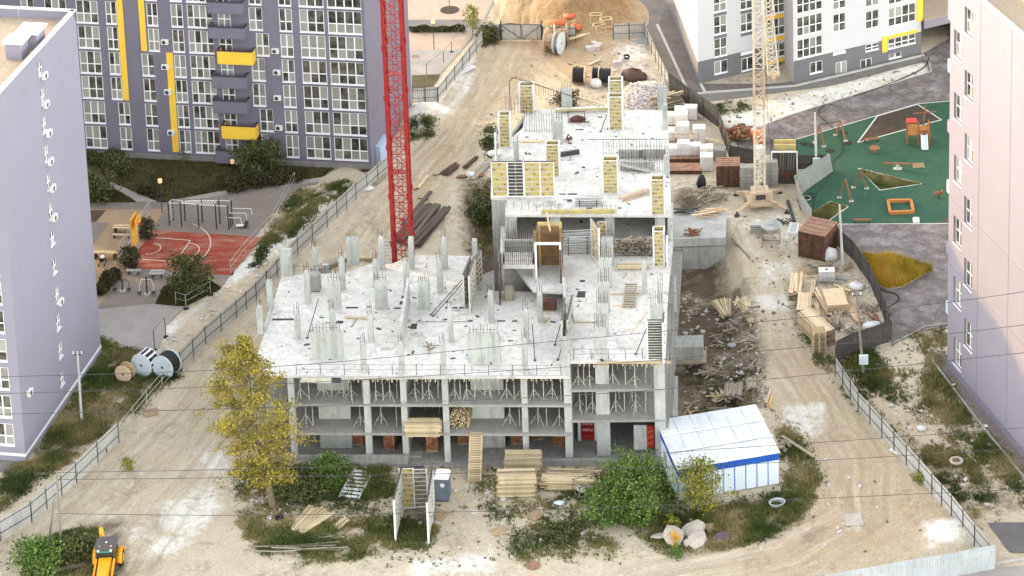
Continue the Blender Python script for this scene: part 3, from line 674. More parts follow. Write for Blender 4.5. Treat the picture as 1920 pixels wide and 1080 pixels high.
# ---------------------------------------------------------------- violet building behind the yard
PR, PL, PS = G(697, 318), G(165, 292), G(773, 203)
PW = Wall(PL, PR); ext = 14.0; PW = Wall(PL - PW.u * ext, PR); HP = 34.0
PSd = Wall(PR, PS); PB = PS - PW.u * PW.L
bp = thing('apartment_building', 'long violet grey apartment block with yellow stripes and balconies behind the sports court', 'apartment building', (PR.x, PR.y, 0))
_, zr0 = PW.at(658, 300); _, zt0 = PW.at(658, 259); _, zr5 = PW.at(650, 63.3); dz = (zr5 - zr0) / 5; wh = zt0 - zr0
wins = []
def prow(r): return zr0 + r * dz
def col(kind, px0, px1, r_ref, rr, cols):
    y = P(PW.pt(PW.L * .7, prow(r_ref) + wh / 2))[1]; a, b = PW.at(px0, y)[0], PW.at(px1, y)[0]
    for r in rr: wins.append((a, b, prow(r), prow(r) + wh, cols, r))
RR = range(0, 11)
col('A', 162, 202, 0, RR, 3)
col('A2', 104, 144, 0, RR, 3)
col('A3', 60, 84, 0, RR, 2)
col('B', 226.7, 248.3, 0, (0, 1, 6, 7), 2); col('B', 209.3, 230, 2, (2, 3, 4, 5, 8, 9, 10), 2)
col('C', 276.7, 299, 0, (0, 1, 2, 3, 8, 9), 2); col('C', 275.5, 296, 5, (4, 5, 6, 7, 10), 2)
col('D', 336.7, 359, 0, RR, 2); col('E', 366.7, 412.3, 0, RR, 4)
col('F', 423.3, 447, 0, RR, 2)
for r, x0, x1 in ((0, 480, 503), (1, 487.7, 512.3), (2, 474.3, 498.3), (3, 472.3, 496.7), (4, 480.7, 505), (5, 466.7, 491.7), (6, 465, 489.3), (7, 463, 488)): col('G', x0, x1, r, (r,), 2)
col('H', 536.7, 560.7, 0, RR, 2); col('I', 574.3, 620, 0, RR, 3); col('J', 626.7, 689, 0, RR, [0, .25, .5, .75, 1])
wins = [w for w in wins if w[3] < HP - .4]
mb = MB(); wall_mesh(mb, PW, 0, PW.L, 0, HP, [w[:4] for w in wins], .14)
mb.add([PR, PS, PB, PW.O, PR + V(0, 0, HP), PS + V(0, 0, HP), PB + V(0, 0, HP), PW.O + V(0, 0, HP)], [(0, 1, 5, 4), (1, 2, 6, 5), (2, 3, 7, 6), (4, 5, 6, 7)])
mb.build('wall', MT['lav_dark'], bp, True)
for w in wins: window(bp, PW, *w[:5], .42, .11)
m = MB(); m.beam(PW.pt(0, .25, .06), PW.pt(PW.L + .05, .25, .06), .14, .75); m.build('plinth', MT['plinth'], bp, True)
def ypanel(px0, px1, yref, rb, rt):
    a, b = PW.at(px0, yref)[0], PW.at(px1, yref)[0]; m = MB(); z0, z1 = prow(rb) - .05, prow(rt) + wh + .25
    m.add([PW.pt(a, z0, .06), PW.pt(b, z0, .06), PW.pt(b, z1, .06), PW.pt(a, z1, .06), PW.pt(a, z0, 0), PW.pt(b, z0, 0), PW.pt(b, z1, 0), PW.pt(a, z1, 0)], [(0, 1, 2, 3), (4, 5, 1, 0), (5, 6, 2, 1), (6, 7, 3, 2), (7, 4, 0, 3)])
    m.build('yellow_panel', MT['yellow'], bp, True)
ypanel(231.5, 242.5, 188, 2, 5); ypanel(265.8, 276.5, 99, 4, 8); ypanel(324, 336, 282, 0, 3)
for x, y in ((310, 77), (311, 124), (316, 171), (322, 247), (517, 94), (520, 134), (521, 182), (524, 238)): aircon(bp, PW, x, y)
m = MB(); m.lathe([(.38, 0), (.42, .06)], 16, M=Matrix.Rotation(math.pi / 2, 3, 'X'))
def balcony(px0, px1, ytop, ybot, mat):
    dep = 1.25; c = V(0, 0, CAM_H)
    def fr(px, py):
        d = V(*ray(px, py)); o = PW.O + PW.n * dep; t = (o - c).dot(PW.n) / d.dot(PW.n); p = c + d * t; return (p - o).dot(PW.u), p.z
    a, zt = fr(px0, ytop); b, zb = fr(px1, ybot); h = zt - zb
    m = MB(); T = .14
    for p, q in ((PW.pt(a, 0, dep), PW.pt(b, 0, dep)), (PW.pt(a + T / 2, 0, 0), PW.pt(a + T / 2, 0, dep - T / 2)), (PW.pt(b - T / 2, 0, 0), PW.pt(b - T / 2, 0, dep - T / 2))):
        m.beam(p + V(0, 0, zb + h / 2 + .12), q + V(0, 0, zb + h / 2 + .12), T, h)
    m.beam(PW.pt((a + b) / 2, zb + .1, 0), PW.pt((a + b) / 2, zb + .1, dep), b - a - .02, .2)
    o = m.build('balcony', mat, bp, True)
    m = MB(); zc = zt + .15
    for p, q in ((PW.pt(a - .04, zc, dep), PW.pt(b + .04, zc, dep)), (PW.pt(a + T / 2, zc + .002, 0), PW.pt(a + T / 2, zc + .002, dep - .1)), (PW.pt(b - T / 2, zc + .002, 0), PW.pt(b - T / 2, zc + .002, dep - .1))): m.beam(p, q, .26, .07)
    link('parapet_cap', m.mesh('parapet_cap', MT['balc_cap']), o, -V(*bp.location))
for x0, x1, yt, yb, y_ in ((388, 455, 5, 28, 0), (390, 459, 52, 75, 0), (407, 474, 97, 123, 1), (397, 462, 144, 168, 0), (399, 464, 190, 215, 0), (415, 480, 237, 263, 1), (404, 467, 284, 309, 0)):
    balcony(x0, x1, yt, yb, MT['yellow'] if y_ else MT['lav_dark'])
_, HPt = PW.at(500, -200)
m = MB(); a_, z_ = PSd.at(712, 291)
m.bx(0, 3.2, -.6, 0, 0, 2.1); o = m.build('notice_board', var_mat('pale_blue_sheet', (.36, .43, .56), .06, 1, .6)); o.location = G(705, 306); o.rotation_euler = (0, 0, PSd.rz)
tag(o, 'pale blue sheet box standing against the corner of the violet building', 'box')
# ---------------------------------------------------------------- white building, top right
WC, WL_, W2a, W2b = G(1309, 158), G(1257, 20), G(1488, 157), G(1727, 100)
WS = Wall(WL_ + (WL_ - WC) * .35, WC); uW = (W2b - W2a).normalized()
WF1 = Wall(WC, WC + uW * 14.2)
bw = thing('apartment_building', 'white apartment block with grey ground floor and yellow bands in the top right corner', 'apartment building', (WC.x, WC.y, 0))
WF2 = Wall(W2a, W2b); HW = 30.0
_d = (WL_ - WC).normalized(); _r = W2a - WC; _det = uW.x * -_d.y + uW.y * _d.x
jog = (_r.x * -_d.y + _r.y * _d.x) / _det                     # where the side of the front block meets the recessed front
WF1 = Wall(WC, WC + uW * jog); pc = min(WF1.at(1450, 120)[0], jog - 2.6)
GZ = WF1.at(1309, 116)[1]                                    # top of the grey ground floor
mbw, mbg = MB(), MB(); W1, Wn2, WN3 = [], [], []
stw = 41.6 / S(WC) * 1.03
def wp(lst, wall, x0, y0, x1, y1, rows_, cols, split=.45, zstep=None):
    a, zt = wall.at(x0, y0); b, _ = wall.at(x1, y0); _, zb = wall.at((x0 + x1) / 2 if 0 else x0, y1)
    for r in rows_: lst.append((a, b, zb + r * zstep, zt + r * zstep, cols, split))
zst = (WF1.at(1339, 73)[1] - WF1.at(1339, 115)[1])
zst = WF2.at(1500, 76)[1] - WF2.at(1500, 118)[1]
wp(W1, WF1, 1338.7, 75, 1363, 108, range(0, 7), 2, .45, zst); wp(W1, WF1, 1388.7, 70, 1412, 103, range(0, 7), 2, .45, zst)
wp(W1, WF1, 1339, 116, 1364, 140, (0,), 2, 0, zst); wp(W1, WF1, 1390, 110, 1412, 134, (0,), 2, 0, zst)
wp(W1, WF1, 1438, 78, 1483, 112, range(0, 7), 4, .45, zst)
for x0, x1, ya, yb, c_ in ((1494.3, 1542, 76, 111, 4), (1562, 1586, 69.5, 103, 2), (1623, 1647, 64, 97, 2), (1665.5, 1717, 58, 92, 4)):
    wp(Wn2, WF2, x0, ya, x1, yb, range(0, 7), c_, .45, zst)
wp(Wn2, WF2, 1518.5, 118, 1542, 139, (0,), 2, 0, zst); wp(Wn2, WF2, 1567, 118, 1588, 148.5, (0,), 2, .3, zst); wp(Wn2, WF2, 1613, 113, 1635, 142, (0,), 2, .3, zst); wp(Wn2, WF2, 1667, 102, 1690, 111, (0,), 2, 0, zst)
rec = (pc, jog, .0, GZ - .25)
def clip(L, z0, z1): return [h for h in L if z0 <= h[2] and h[3] <= z1]
def two_tone(w, lst, s0, s1, extra=()):
    wall_mesh(mbw, w, s0, s1, GZ, HW, [h[:4] for h in lst if h[2] >= GZ] + [h for h in extra if h[2] >= GZ], .14)
    wall_mesh(mbg, w, s0, s1, 0, GZ, [h[:4] for h in lst if h[2] < GZ and h[3] <= GZ + .01] + [h for h in extra if h[2] < GZ], .14)
for L in (W1, Wn2):
    for i, h in enumerate(L):
        if h[2] < GZ < h[3]: L[i] = (h[0], h[1], h[2], GZ - .06, h[4], h[5])
W1 = [h for h in W1 if h[3] < HW - .3]; Wn2 = [h for h in Wn2 if h[3] < HW - .3]
wall_mesh(mbw, WF1, 0, jog, GZ, HW, [h[:4] for h in W1 if h[2] >= GZ], .14)
wall_mesh(mbg, WF1, 0, pc, 0, GZ, [h[:4] for h in W1 if h[2] < GZ], .14)
two_tone(WF2, Wn2, 0, WF2.L)
SW = []
for x, y in ((1266, 20), (1297, 72)):
    a, z = WS.at(x, y)
    for r in range(-1, 6): SW.append((a - .35, a + .55, z - 1.1 + r * zst, z + 1.1 + r * zst, 1, .45))
SW = [h for h in SW if GZ < h[2] and h[3] < HW - .3]
two_tone(WS, SW, 0, WS.L)
back = WS.O; b2 = W2b + (WL_ - WC).normalized() * 14
mbw.add([WF1.pt(jog, 0), W2a, W2a + V(0, 0, HW), WF1.pt(jog, HW)], [(0, 1, 2, 3)])
mbw.add([W2b, b2, b2 + V(0, 0, HW), W2b + V(0, 0, HW)], [(0, 1, 2, 3)])
poly_roof(mbw, [WC, WF1.pt(jog, 0), W2a, W2b, b2, back], HW)
rp = WF1.pt(pc, 0); dn_ = -WF1.n * 2.4                        # recessed entrance under the yellow bands
mbg.add([rp, rp + dn_, WF1.pt(jog, 0) + dn_, WF1.pt(jog, 0), rp + V(0, 0, GZ), rp + dn_ + V(0, 0, GZ), WF1.pt(jog, GZ) + dn_, WF1.pt(jog, GZ)], [(0, 1, 5, 4), (1, 2, 6, 5), (2, 3, 7, 6), (4, 5, 6, 7)])
mbw.build('wall', MT['white_pl'], bw, True); mbg.build('ground_floor_wall', MT['grey_pl'], bw, True)
for L, w in ((W1, WF1), (Wn2, WF2), (SW, WS)):
    for h in L: window(bw, w, *h[:5], h[5], .11, 'glass_clear')
def wbox(w, a, b, z0, z1, o0, o1, name, mat):
    m = MB(); m.add([w.pt(x, z, o) for o in (o0, o1) for x, z in ((a, z0), (b, z0), (b, z1), (a, z1))], [(0, 3, 2, 1), (4, 5, 6, 7), (0, 1, 5, 4), (1, 2, 6, 5), (2, 3, 7, 6), (3, 0, 4, 7)]); return m.build(name, mat, bw, True)
for r in range(0, 7):
    zb = W1[-1][2] if 0 else [h for h in W1 if h[4] == 4][0][2] + r * zst
    wbox(WF1, pc - .6, jog - .02, zb - .72, zb - .16, 0, .05, 'yellow_band', MT['yellow'])
h4 = [h for h in Wn2 if h[4] == 4 and h[0] > 10]
a, b = h4[0][0], h4[0][1]
wbox(WF2, b + .12, b + 1.0, h4[1][2] - .2, HW - .5, 0, .06, 'yellow_panel', MT['yellow'])
wbox(WF2, a - .9, a - .12, h4[0][2] - .3, h4[0][3] + .5, 0, .06, 'yellow_panel', MT['yellow']); wbox(WF2, a - .12, b + .3, h4[0][3] + .1, h4[0][3] + .5, 0, .06, 'yellow_band', MT['yellow'])
for L, w in ((W1, WF1),):                                    # grey panels between the storeys
    for h in L:
        if h[4] == 2 and h[2] > GZ and h[5]: wbox(w, h[0], h[1], h[2] - .55 if h[2] - .55 > GZ else GZ + .02, h[2] - .14, 0, .03, 'spandrel_panel', MT['grey_pl'])
# lower wing with canopy behind the corner
cw = Wall(W2b + uW * .2, W2b + uW * 12); dI = (WL_ - WC).normalized()
cz = cw.at(1740, 62)[1]
m = MB(); q = [W2b + uW * .3 - dI * .5, W2b + uW * 14 - dI * .5, W2b + uW * 14 + dI * 6.0, W2b + uW * .3 + dI * 6.0]
m.prism([(p.x, p.y) for p in q], 3.5, 4.6); m.build('canopy', MT['lav_pale'], bw, True)
m = MB(); m.prism([(p.x, p.y) for p in q], 4.6, 4.75); m.build('canopy_roof', MT['gravel'], bw, True)
m = MB(); q = [W2b + uW * 5.5 + dI * 1.5, W2b + uW * 14 + dI * 1.5, W2b + uW * 14 + dI * 6, W2b + uW * 5.5 + dI * 6]; m.prism([(p.x, p.y) for p in q], 0, 3.5); m.build('entrance_block', MT['plinth'], bw, True)
wing = MB(); q = [W2b + dI * 6.2, W2b + uW * 16 + dI * 6.2, W2b + uW * 16 + dI * 16, W2b + dI * 16]; wing.prism([(p.x, p.y) for p in q], 0, HW); wing.build('rear_wing', MT['grey_pl'], bw, True)
w3 = Wall(W2b + dI * 6.15, W2b + uW * 16 + dI * 6.15)
for z in (5.6, 8.6, 11.6): wbox(w3, 2.2, 4.8, z, z + 1.8, .0, .08, 'yellow_panel', MT['yellow']); window(bw, w3, 2.2, 4.8, z - 1.1, z - .1, 2, 0, .0)
# ---------------------------------------------------------------- near right building
RC, RN = G(1776, 686), G(1930, 868); RW_ = Wall(RC, RC + (RN - RC).normalized() * 34); HR = ZT(RC, -47)
br = thing('apartment_building', 'near pink lavender apartment block at the right edge, half in sunlight', 'apartment building', (RC.x, RC.y, 0))
rin = V(-RW_.n.x, -RW_.n.y, 0); D4 = 17
hs = []
for x0, x1, ys in ((1809, 1824, (11, 129.5, 248.5)), (1789, 1804, (53.5, 171.5, 288.5))):
    for y in ys:
        a, zt = RW_.at(x0, y); b = RW_.at(x1, y + 10)[0]; hs.append((a, b, RW_.at(x0, y + 49)[1], zt))
for x0, x1, ys in ((1808, 1823, (366, 481.5, 595)), (1788, 1803, (402.5, 516, 629))):
    for y in ys:
        a, zt = RW_.at(x0, y); b = RW_.at(x1, y + 10)[0]; hs.append((a, b, RW_.at(x0, y + 51)[1], zt))
mb = MB(); wall_mesh(mb, RW_, 0, RW_.L, 0, HR, hs, .34)
c4 = [RC, RW_.pt(RW_.L, 0), RW_.pt(RW_.L, 0, -D4), RC + rin * D4]
mb.add(c4 + [p + V(0, 0, HR) for p in c4], [(1, 2, 6, 5), (2, 3, 7, 6), (3, 0, 4, 7)])
mb.build('wall', MT['lav_pale'], br, True)
for h in hs: window(br, RW_, *h, 2, .5, .32)
m = MB(); poly_roof(m, c4, HR - 1.0); m.build('roof', MT['gravel'], br, True)
m = MB(); 
for k in range(4):
    a, b = c4[k], c4[(k + 1) % 4]; o = ((c4[(k + 2) % 4] - b).normalized()) * .2; m.beam(a + o + V(0, 0, HR - .5), b + o + V(0, 0, HR - .5), .3, .98)
m.build('parapet', MT['lav_pale'], br, True)
m = MB()
for k in range(24):
    p, q = RW_.pt(k * 1.42 + .012, HR + .06, -.17), RW_.pt(k * 1.42 + 1.408, HR + .06, -.17); m.beam(p, q, .55, .1)
m.build('coping', MT['white_pl'], br, True)
m = MB()                                                      # panel joints
for px in (1836, 1894):
    a = RW_.at(px, 300)[0]; m.beam(RW_.pt(a, 0, .004), RW_.pt(a, HR, .004), .035, .02)
for z in (RW_.at(1840, 430)[1], RW_.at(1840, 560)[1]): m.beam(RW_.pt(0, z, .004), RW_.pt(RW_.L, z, .004), .02, .03)
m.build('panel_joint', MT['grey_pl'], br, True)
m = MB(); m.beam(RW_.pt(-.05, .35, .05), RW_.pt(RW_.L, .35, .05), .12, .7); m.build('plinth', MT['lav_dark'], br, True)
bu = -RW_.u                                                   # balconies on the end wall
for py, hh_, mat in ((110, 44, 'white_paint'), (224, 44, 'lav_pale'), (337, 43, 'white_paint'), (452, 42, 'lav_pale'), (565, 42, 'pale_blue')):
    z1 = ZT(RC, py + 8); z0 = z1 - 1.25; q = [RC + bu * .9 - RW_.n * .25, RC - RW_.n * .25, RC + rin * 3.5, RC + bu * .9 + rin * 3.5]
    if mat == 'pale_blue' and mat not in MT: MT[mat] = var_mat('pale_blue_panel', (.42, .50, .62), .05, 1, .6)
    m = MB(); qq = q
    for i, j in ((0, 1), (3, 0), (2, 3)): m.beam(qq[i] + V(0, 0, (z0 + z1) / 2), qq[j] + V(0, 0, (z0 + z1) / 2), .12, z1 - z0)
    m.prism([(p.x, p.y) for p in q], z0 - .1, z0 + .08); o = m.build('balcony', MT[mat], br, True)
m = MB(); q = [RC + bu * .6, RC, RC + rin * 4, RC + bu * .6 + rin * 4]; zt_ = RW_.at(1778, 36)[1]; m.prism([(p.x, p.y) for p in q], zt_, HR); m.build('corner_bay', MT['lav_pale'], br, True)
def rp_(px, py, dz_=0): return G(px, py, HR - 1.0 + dz_)
m = MB(); p = rp_(1905, 20); m.box((p.x + 1.5, p.y, HR + .75), (9.0, .5, .16), RW_.rz + math.pi / 2 - 1.1); m.box((p.x + 2.6, p.y + 2.0, HR + .2), (3.0, 3.0, 2.4), RW_.rz); m.build('roof_hatch', MT['white_pl'], br, True)
# ---------------------------------------------------------------- unseen blocks added outside the frame so that their shade falls on the site
def shade_block(label, cx, cy, sx, sy, h, rz=0):
    b = thing('apartment_building', label, 'apartment building', (cx, cy, 0), rz); m = MB(); m.box((0, 0, h / 2), (sx, sy, h)); m.build('wall', MT['lav_dark'], b)
    m = MB()
    for k in range(int(h / 3)):
        for i in range(int(sx / 5)): m.bx(-sx / 2 + 1.5 + 5 * i, -sx / 2 + 4 + 5 * i, -sy / 2 - .03, -sy / 2 + .1, 1 + 3 * k, 3 + 3 * k)
    m.build('window_band', MT['glass'], b); m = MB(); m.box((0, 0, h + .15), (sx + .4, sy + .4, .3)); m.build('roof', MT['gravel'], b)
shade_block('unseen violet apartment block added behind the near left block to shade the site', -112, 256, 24, 44, 37)
_e = PW.O - PW.u * 16.2; shade_block('unseen violet apartment block added at the left end of the long block for shade', _e.x - PW.n.x * 8, _e.y - PW.n.y * 8, 32, 16, 36.2, PW.rz)
# ---------------------------------------------------------------- the unfinished building
CF = Wall(G(471, 868), G(1250, 866)); CU, CN = CF.u, CF.n; CRZ = CF.rz
z1, z2, z3 = [CF.at(800, y)[1] for y in (811.5, 757.5, 704)]
q1, q2, q3 = [CF.at(1160, y)[1] for y in (787, 729.5, 676.5)]; zU = q3 + 3.1
cb = thing('unfinished_building', 'half built concrete building with bare floor slabs and column stubs', 'building under construction', (CF.O.x, CF.O.y, 0))
def pl(pts, z): return [(p.x, p.y) for p in (G(a, b, z) for a, b in pts)]
LP = [(471, 704), (1068, 706), (1060, 548), (895, 545), (900, 480), (768, 478), (735, 495), (690, 496), (648, 511), (528, 517), (497, 620)]
RP = [(1068, 678), (1248, 676), (1252, 560), (1262, 455), (1262, 380), (940, 380), (938, 470), (1000, 545), (1056, 548)]
UP = [(948, 403), (1259, 404), (1256, 330), (1254, 260), (1251, 206), (985, 206), (980, 240), (924, 288), (920, 370), (948, 372)]
polyL, polyR, polyU = pl(LP, z3), pl(RP, q3), pl(UP, zU)
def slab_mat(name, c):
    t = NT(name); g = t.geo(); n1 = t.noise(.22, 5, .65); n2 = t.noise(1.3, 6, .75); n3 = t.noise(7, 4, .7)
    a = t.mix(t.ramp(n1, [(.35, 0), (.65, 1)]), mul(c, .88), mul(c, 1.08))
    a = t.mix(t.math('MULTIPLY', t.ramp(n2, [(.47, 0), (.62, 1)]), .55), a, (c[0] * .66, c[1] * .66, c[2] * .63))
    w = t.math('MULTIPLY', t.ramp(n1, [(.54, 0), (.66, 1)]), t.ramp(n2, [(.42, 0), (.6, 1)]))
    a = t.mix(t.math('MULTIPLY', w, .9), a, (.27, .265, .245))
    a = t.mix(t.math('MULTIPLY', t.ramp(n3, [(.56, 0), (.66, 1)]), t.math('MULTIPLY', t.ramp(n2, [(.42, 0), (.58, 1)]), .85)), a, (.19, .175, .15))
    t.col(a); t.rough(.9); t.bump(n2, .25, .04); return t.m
MT['slab'] = slab_mat('dusty_slab_concrete', (.58, .56, .52)); MT['slab_dim'] = slab_mat('grimy_shaded_slab', (.29, .275, .25))  # lower floors: grimy, and darkened to put bay shade into the colour
def cpart(name, mb, mat): return mb.build(name, mat, cb, True)
TH = .24
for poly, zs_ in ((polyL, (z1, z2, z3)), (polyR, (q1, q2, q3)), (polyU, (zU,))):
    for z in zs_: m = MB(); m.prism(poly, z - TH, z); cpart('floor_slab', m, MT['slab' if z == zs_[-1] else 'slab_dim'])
m = MB(); m.prism([(CF.pt(-.3, 0, .5).x, CF.pt(-.3, 0, .5).y)] + [(p.x, p.y) for p in (CF.pt(CF.L + .2, 0, .5), CF.pt(CF.L + .5, 0, -40), CF.pt(CF.L * .62, 0, -40), CF.pt(3.0, 0, -22))], -.5, .04); cpart('ground_floor', m, MT['concrete_dark'])
def cbox(c, sx, sy, za, zb, name='column', mat='concrete_col', rz=None):
    m = MB(); m.box((c[0], c[1], (za + zb) / 2), (sx, sy, zb - za), CRZ if rz is None else rz); return cpart(name, m, MT[mat])
def rebars(o, c, sx, sy, z, h, n=4, jit=.1):
    m = MB(); q = random.Random(int(abs(c[0] * 91 + c[1] * 37)))
    for k in range(n):
        f = (k / (n - 1) - .5) * .86 if n > 1 else 0; s_ = -1 if k % 2 else 1
        p = V(c[0], c[1], z) + CU * (sx * f) + CN * (sy * .32 * s_); d = V(q.uniform(-.04, .04), q.uniform(-.04, .04), 0)
        m.tube(p - V(0, 0, .05), p + d + V(0, 0, h * q.uniform(.75, 1.1)), .022, 4)
    if n > 2: m.beam(V(c[0], c[1], z + h * .45) - CU * sx * .42, V(c[0], c[1], z + h * .45) + CU * sx * .42, .02)
    link('rebar', m.mesh('rebar', MT['rebar']), o, -V(*cb.location))
def stub(px, yb, yt, wpx, z, dep=.42, bars=4, bh=.8, mat='concrete_col'):
    p = G(px, yb, z); s_ = S(p); w = wpx / s_; p = p - CN * dep / 2; h = ZT(V(p.x, p.y, z) + CN * dep / 2, yt) - z
    o = cbox(p, w, dep, z, z + h, 'column' if wpx < 45 else 'shear_wall', mat)
    if bars: rebars(o, p, w, dep, z + h, bh, bars)
    return o
# column stubs on the left slab
for a in ((538, 518, 468, 22, 0), (662, 498, 447, 22, 6), (628, 580, 528, 23, 5), (715, 580, 528, 23, 5), (796, 581, 529, 22, 6), (614.5, 674, 623, 59, 9), (908.5, 680, 626, 60, 9)): stub(a[0], a[1], a[2], a[3], z3, .38, a[4])
for a in ((591, 514, 468), (642, 544, 485), (716, 507, 448), (772, 506, 448), (834, 506, 448), (891, 508, 452), (705, 540, 490), (762, 550, 494), (825, 550, 492), (506.5, 582, 529), (577, 571, 512), (488, 627, 577), (558, 638, 589),
          (624, 632, 584), (695, 642, 589), (845, 642, 580), (682, 700, 645), (753, 701, 645), (831, 701, 646), (921, 606, 550), (987, 644, 583), (1013, 606, 552), (985, 702, 640), (1061, 705, 637)):
    stub(a[0], a[1], a[2], 9.5, z3, .62, 3, 1.1)
for a in ((1139, 498, 447, 22), (1136.5, 540, 487, 22.5), (1132.5, 584, 533, 22), (1130, 628, 573, 23), (1126, 673, 617, 23), (1231.5, 626, 573, 23)): stub(*a, q3, .5, 6, 1.5)
stub(1209, 552, 492, 9, q3, .6, 3, 1.2); stub(1239, 590, 537, 9, q3, .6, 3, 1.2)
for a in ((1063, 208, 168, 19, 4), (1242, 206, 163, 18, 4), (1247, 243, 197, 8.5, 2), (1046, 270, 228, 19, 4), (968, 301, 268, 9, 3), (1250, 330, 293, 10, 4)): stub(*a[:4], zU, .5, a[4])
# front bays: columns from the ground to the roof slab
def fcol(px, wpx, za, zb, back=0.0, dep=.5, name='column'):
    a = CF.at(px, 800)[0]; w = wpx / S(CF.pt(a, 0)); p = CF.pt(a, 0, -back - dep / 2); return cbox(p, w, dep, za, zb, name)
for px, w in ((475, 11), (549, 11), (690, 12), (759, 11), (837, 11), (985, 11), (1066, 14)): fcol(px, w, -.3, z3 - TH, .02)
fcol(1130, 25, -.3, q3 - TH, .9); fcol(1238, 20, -.3, q3 - TH, .02); fcol(1068.5, 7, z3 - TH, q3 - TH, .02, .6)
for px, w in ((620, 60), (910, 62)):
    for za, zb in ((-.3, z1 - TH), (z1, z2 - TH), (z2, z3 - TH)): fcol(px, w, za, zb, 2.4, .35, 'shear_wall')
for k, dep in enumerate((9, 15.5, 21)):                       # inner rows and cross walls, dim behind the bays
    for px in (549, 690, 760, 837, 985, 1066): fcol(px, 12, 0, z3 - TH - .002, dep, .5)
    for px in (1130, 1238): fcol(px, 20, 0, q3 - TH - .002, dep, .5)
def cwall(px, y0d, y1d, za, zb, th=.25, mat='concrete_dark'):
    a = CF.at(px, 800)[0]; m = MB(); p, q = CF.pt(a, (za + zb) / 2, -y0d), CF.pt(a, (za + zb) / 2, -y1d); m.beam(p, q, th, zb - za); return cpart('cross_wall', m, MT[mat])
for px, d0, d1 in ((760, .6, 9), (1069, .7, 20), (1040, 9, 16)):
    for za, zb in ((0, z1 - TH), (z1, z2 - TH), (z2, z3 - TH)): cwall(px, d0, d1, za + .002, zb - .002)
for za, zb in ((0, z1 - TH), (z1, z2 - TH), (z2, z3 - TH)):  # back walls added to keep the bays dark inside
    m = MB(); m.beam(CF.pt(.5, (za + zb) / 2, -13), CF.pt(CF.L * .76, (za + zb) / 2, -13), .25, zb - za - .004); cpart('bay_shade_wall', m, MT['concrete_dark'])
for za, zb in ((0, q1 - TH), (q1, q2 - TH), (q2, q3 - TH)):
    m = MB(); m.beam(CF.pt(CF.L * .775, (za + zb) / 2, -12), CF.pt(CF.L - .3, (za + zb) / 2, -12), .25, zb - za - .004); cpart('bay_shade_wall', m, MT['concrete_dark'])
m = MB(); m.beam(CF.pt(1.5, .25, .35), CF.pt(15, .25, .35), .3, 1.5); m.beam(CF.pt(27, .1, .45), CF.pt(CF.L, .1, .45), .3, 1.0); cpart('foundation_beam', m, MT['concrete_dark'])
# step wall between the two roof levels
def step_wall(pts, zb, zt, th=.28, mat='concrete', name='step_wall', z=None):
    p = [G(a, b, zb if z is None else z) for a, b in pts]; m = MB()
    for a, b in zip(p[:-1], p[1:]): m.beam(V(a.x, a.y, (zb + zt) / 2), V(b.x, b.y, (zb + zt) / 2), th, zt - zb)
    return cpart(name, m, MT[mat])
step_wall([(1067, 706), (1058, 560)], z3 + .002, q3 + .9)
step_wall([(767, 566), (753, 655)], z3 + .002, z3 + 2.6, .25)   # thin wall running into the depth
step_wall([(497, 622), (512, 570)], z3 + .002, z3 + .5, .2)
# walls under the upper storey
def rwall(pts, za, zb, zref, mat='concrete_dark', th=.3, name='wall'):
    p = [G(a, b, zref) for a, b in pts]; m = MB()
    for a, b in zip(p[:-1], p[1:]): m.beam(V(a.x, a.y, (za + zb) / 2), V(b.x, b.y, (za + zb) / 2), th, zb - za)
    return cpart(name, m, MT[mat])
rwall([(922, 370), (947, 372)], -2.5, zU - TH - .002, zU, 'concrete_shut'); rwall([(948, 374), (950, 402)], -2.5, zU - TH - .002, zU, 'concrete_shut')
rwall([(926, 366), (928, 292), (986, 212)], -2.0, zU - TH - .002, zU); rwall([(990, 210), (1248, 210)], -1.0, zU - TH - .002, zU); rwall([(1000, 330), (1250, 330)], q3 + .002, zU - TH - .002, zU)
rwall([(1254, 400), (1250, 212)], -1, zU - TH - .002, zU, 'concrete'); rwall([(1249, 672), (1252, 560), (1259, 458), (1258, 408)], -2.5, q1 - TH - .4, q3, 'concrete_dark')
for px in (959, 1040, 1142, 1237):
    p = G(px, 403, zU); s_ = S(p); cbox(p - CN * .45, 19 / s_, .5, q3 + .002, zU - TH - .002)
# stair core between the two blocks
def core_box(x0, x1, yf, yb, zref, za, zb, th=.25, mat='concrete', front=False):
    a, b, c, d = G(x0, yf, zref), G(x1, yf, zref), G(x1, yb, zref), G(x0, yb, zref); m = MB(); zc = (za + zb) / 2
    for p, q in ([(b, c), (c, d), (d, a)] + ([(a, b)] if front else [])): m.beam(V(p.x, p.y, zc), V(q.x, q.y, zc), th, zb - za)
    return cpart('stair_core_wall', m, MT[mat])
core_box(945, 1003, 546, 500, z3, z3 + .002, z3 + 3.0)
m = MB(); a, b, c, d = [G(*p, z3 + 3.0) for p in ((943, 497), (1002, 497), (1000, 473), (944, 473))]; m.prism([(p.x, p.y) for p in (a, b, c, d)], z3 + 2.6, z3 + 3.0); cpart('stair_landing', m, MT['slab'])
m = MB(); q = random.Random(4)
for k in range(17):
    p = vlerp(a, b, k / 16) + V(0, 0, 0); m.tube(p, p + V(q.uniform(-.03, .03), 0, q.uniform(1.3, 1.6)), .022, 4)
    p = vlerp(d, c, k / 16); m.tube(p, p + V(q.uniform(-.03, .03), 0, q.uniform(2.2, 2.6)), .022, 4)
    p = vlerp(a, b, k / 16) + V(0, 0, .03); m.tube(p, vlerp(d, c, k / 16) + V(0, 0, .03), .022, 4)
for z in (.5, 1.0): m.beam(a + V(0, 0, z), b + V(0, 0, z), .02); m.beam(d + V(0, 0, z), c + V(0, 0, z), .02)
tag(cpart('stair_rebar', m, MT['rebar']), kind='stuff')
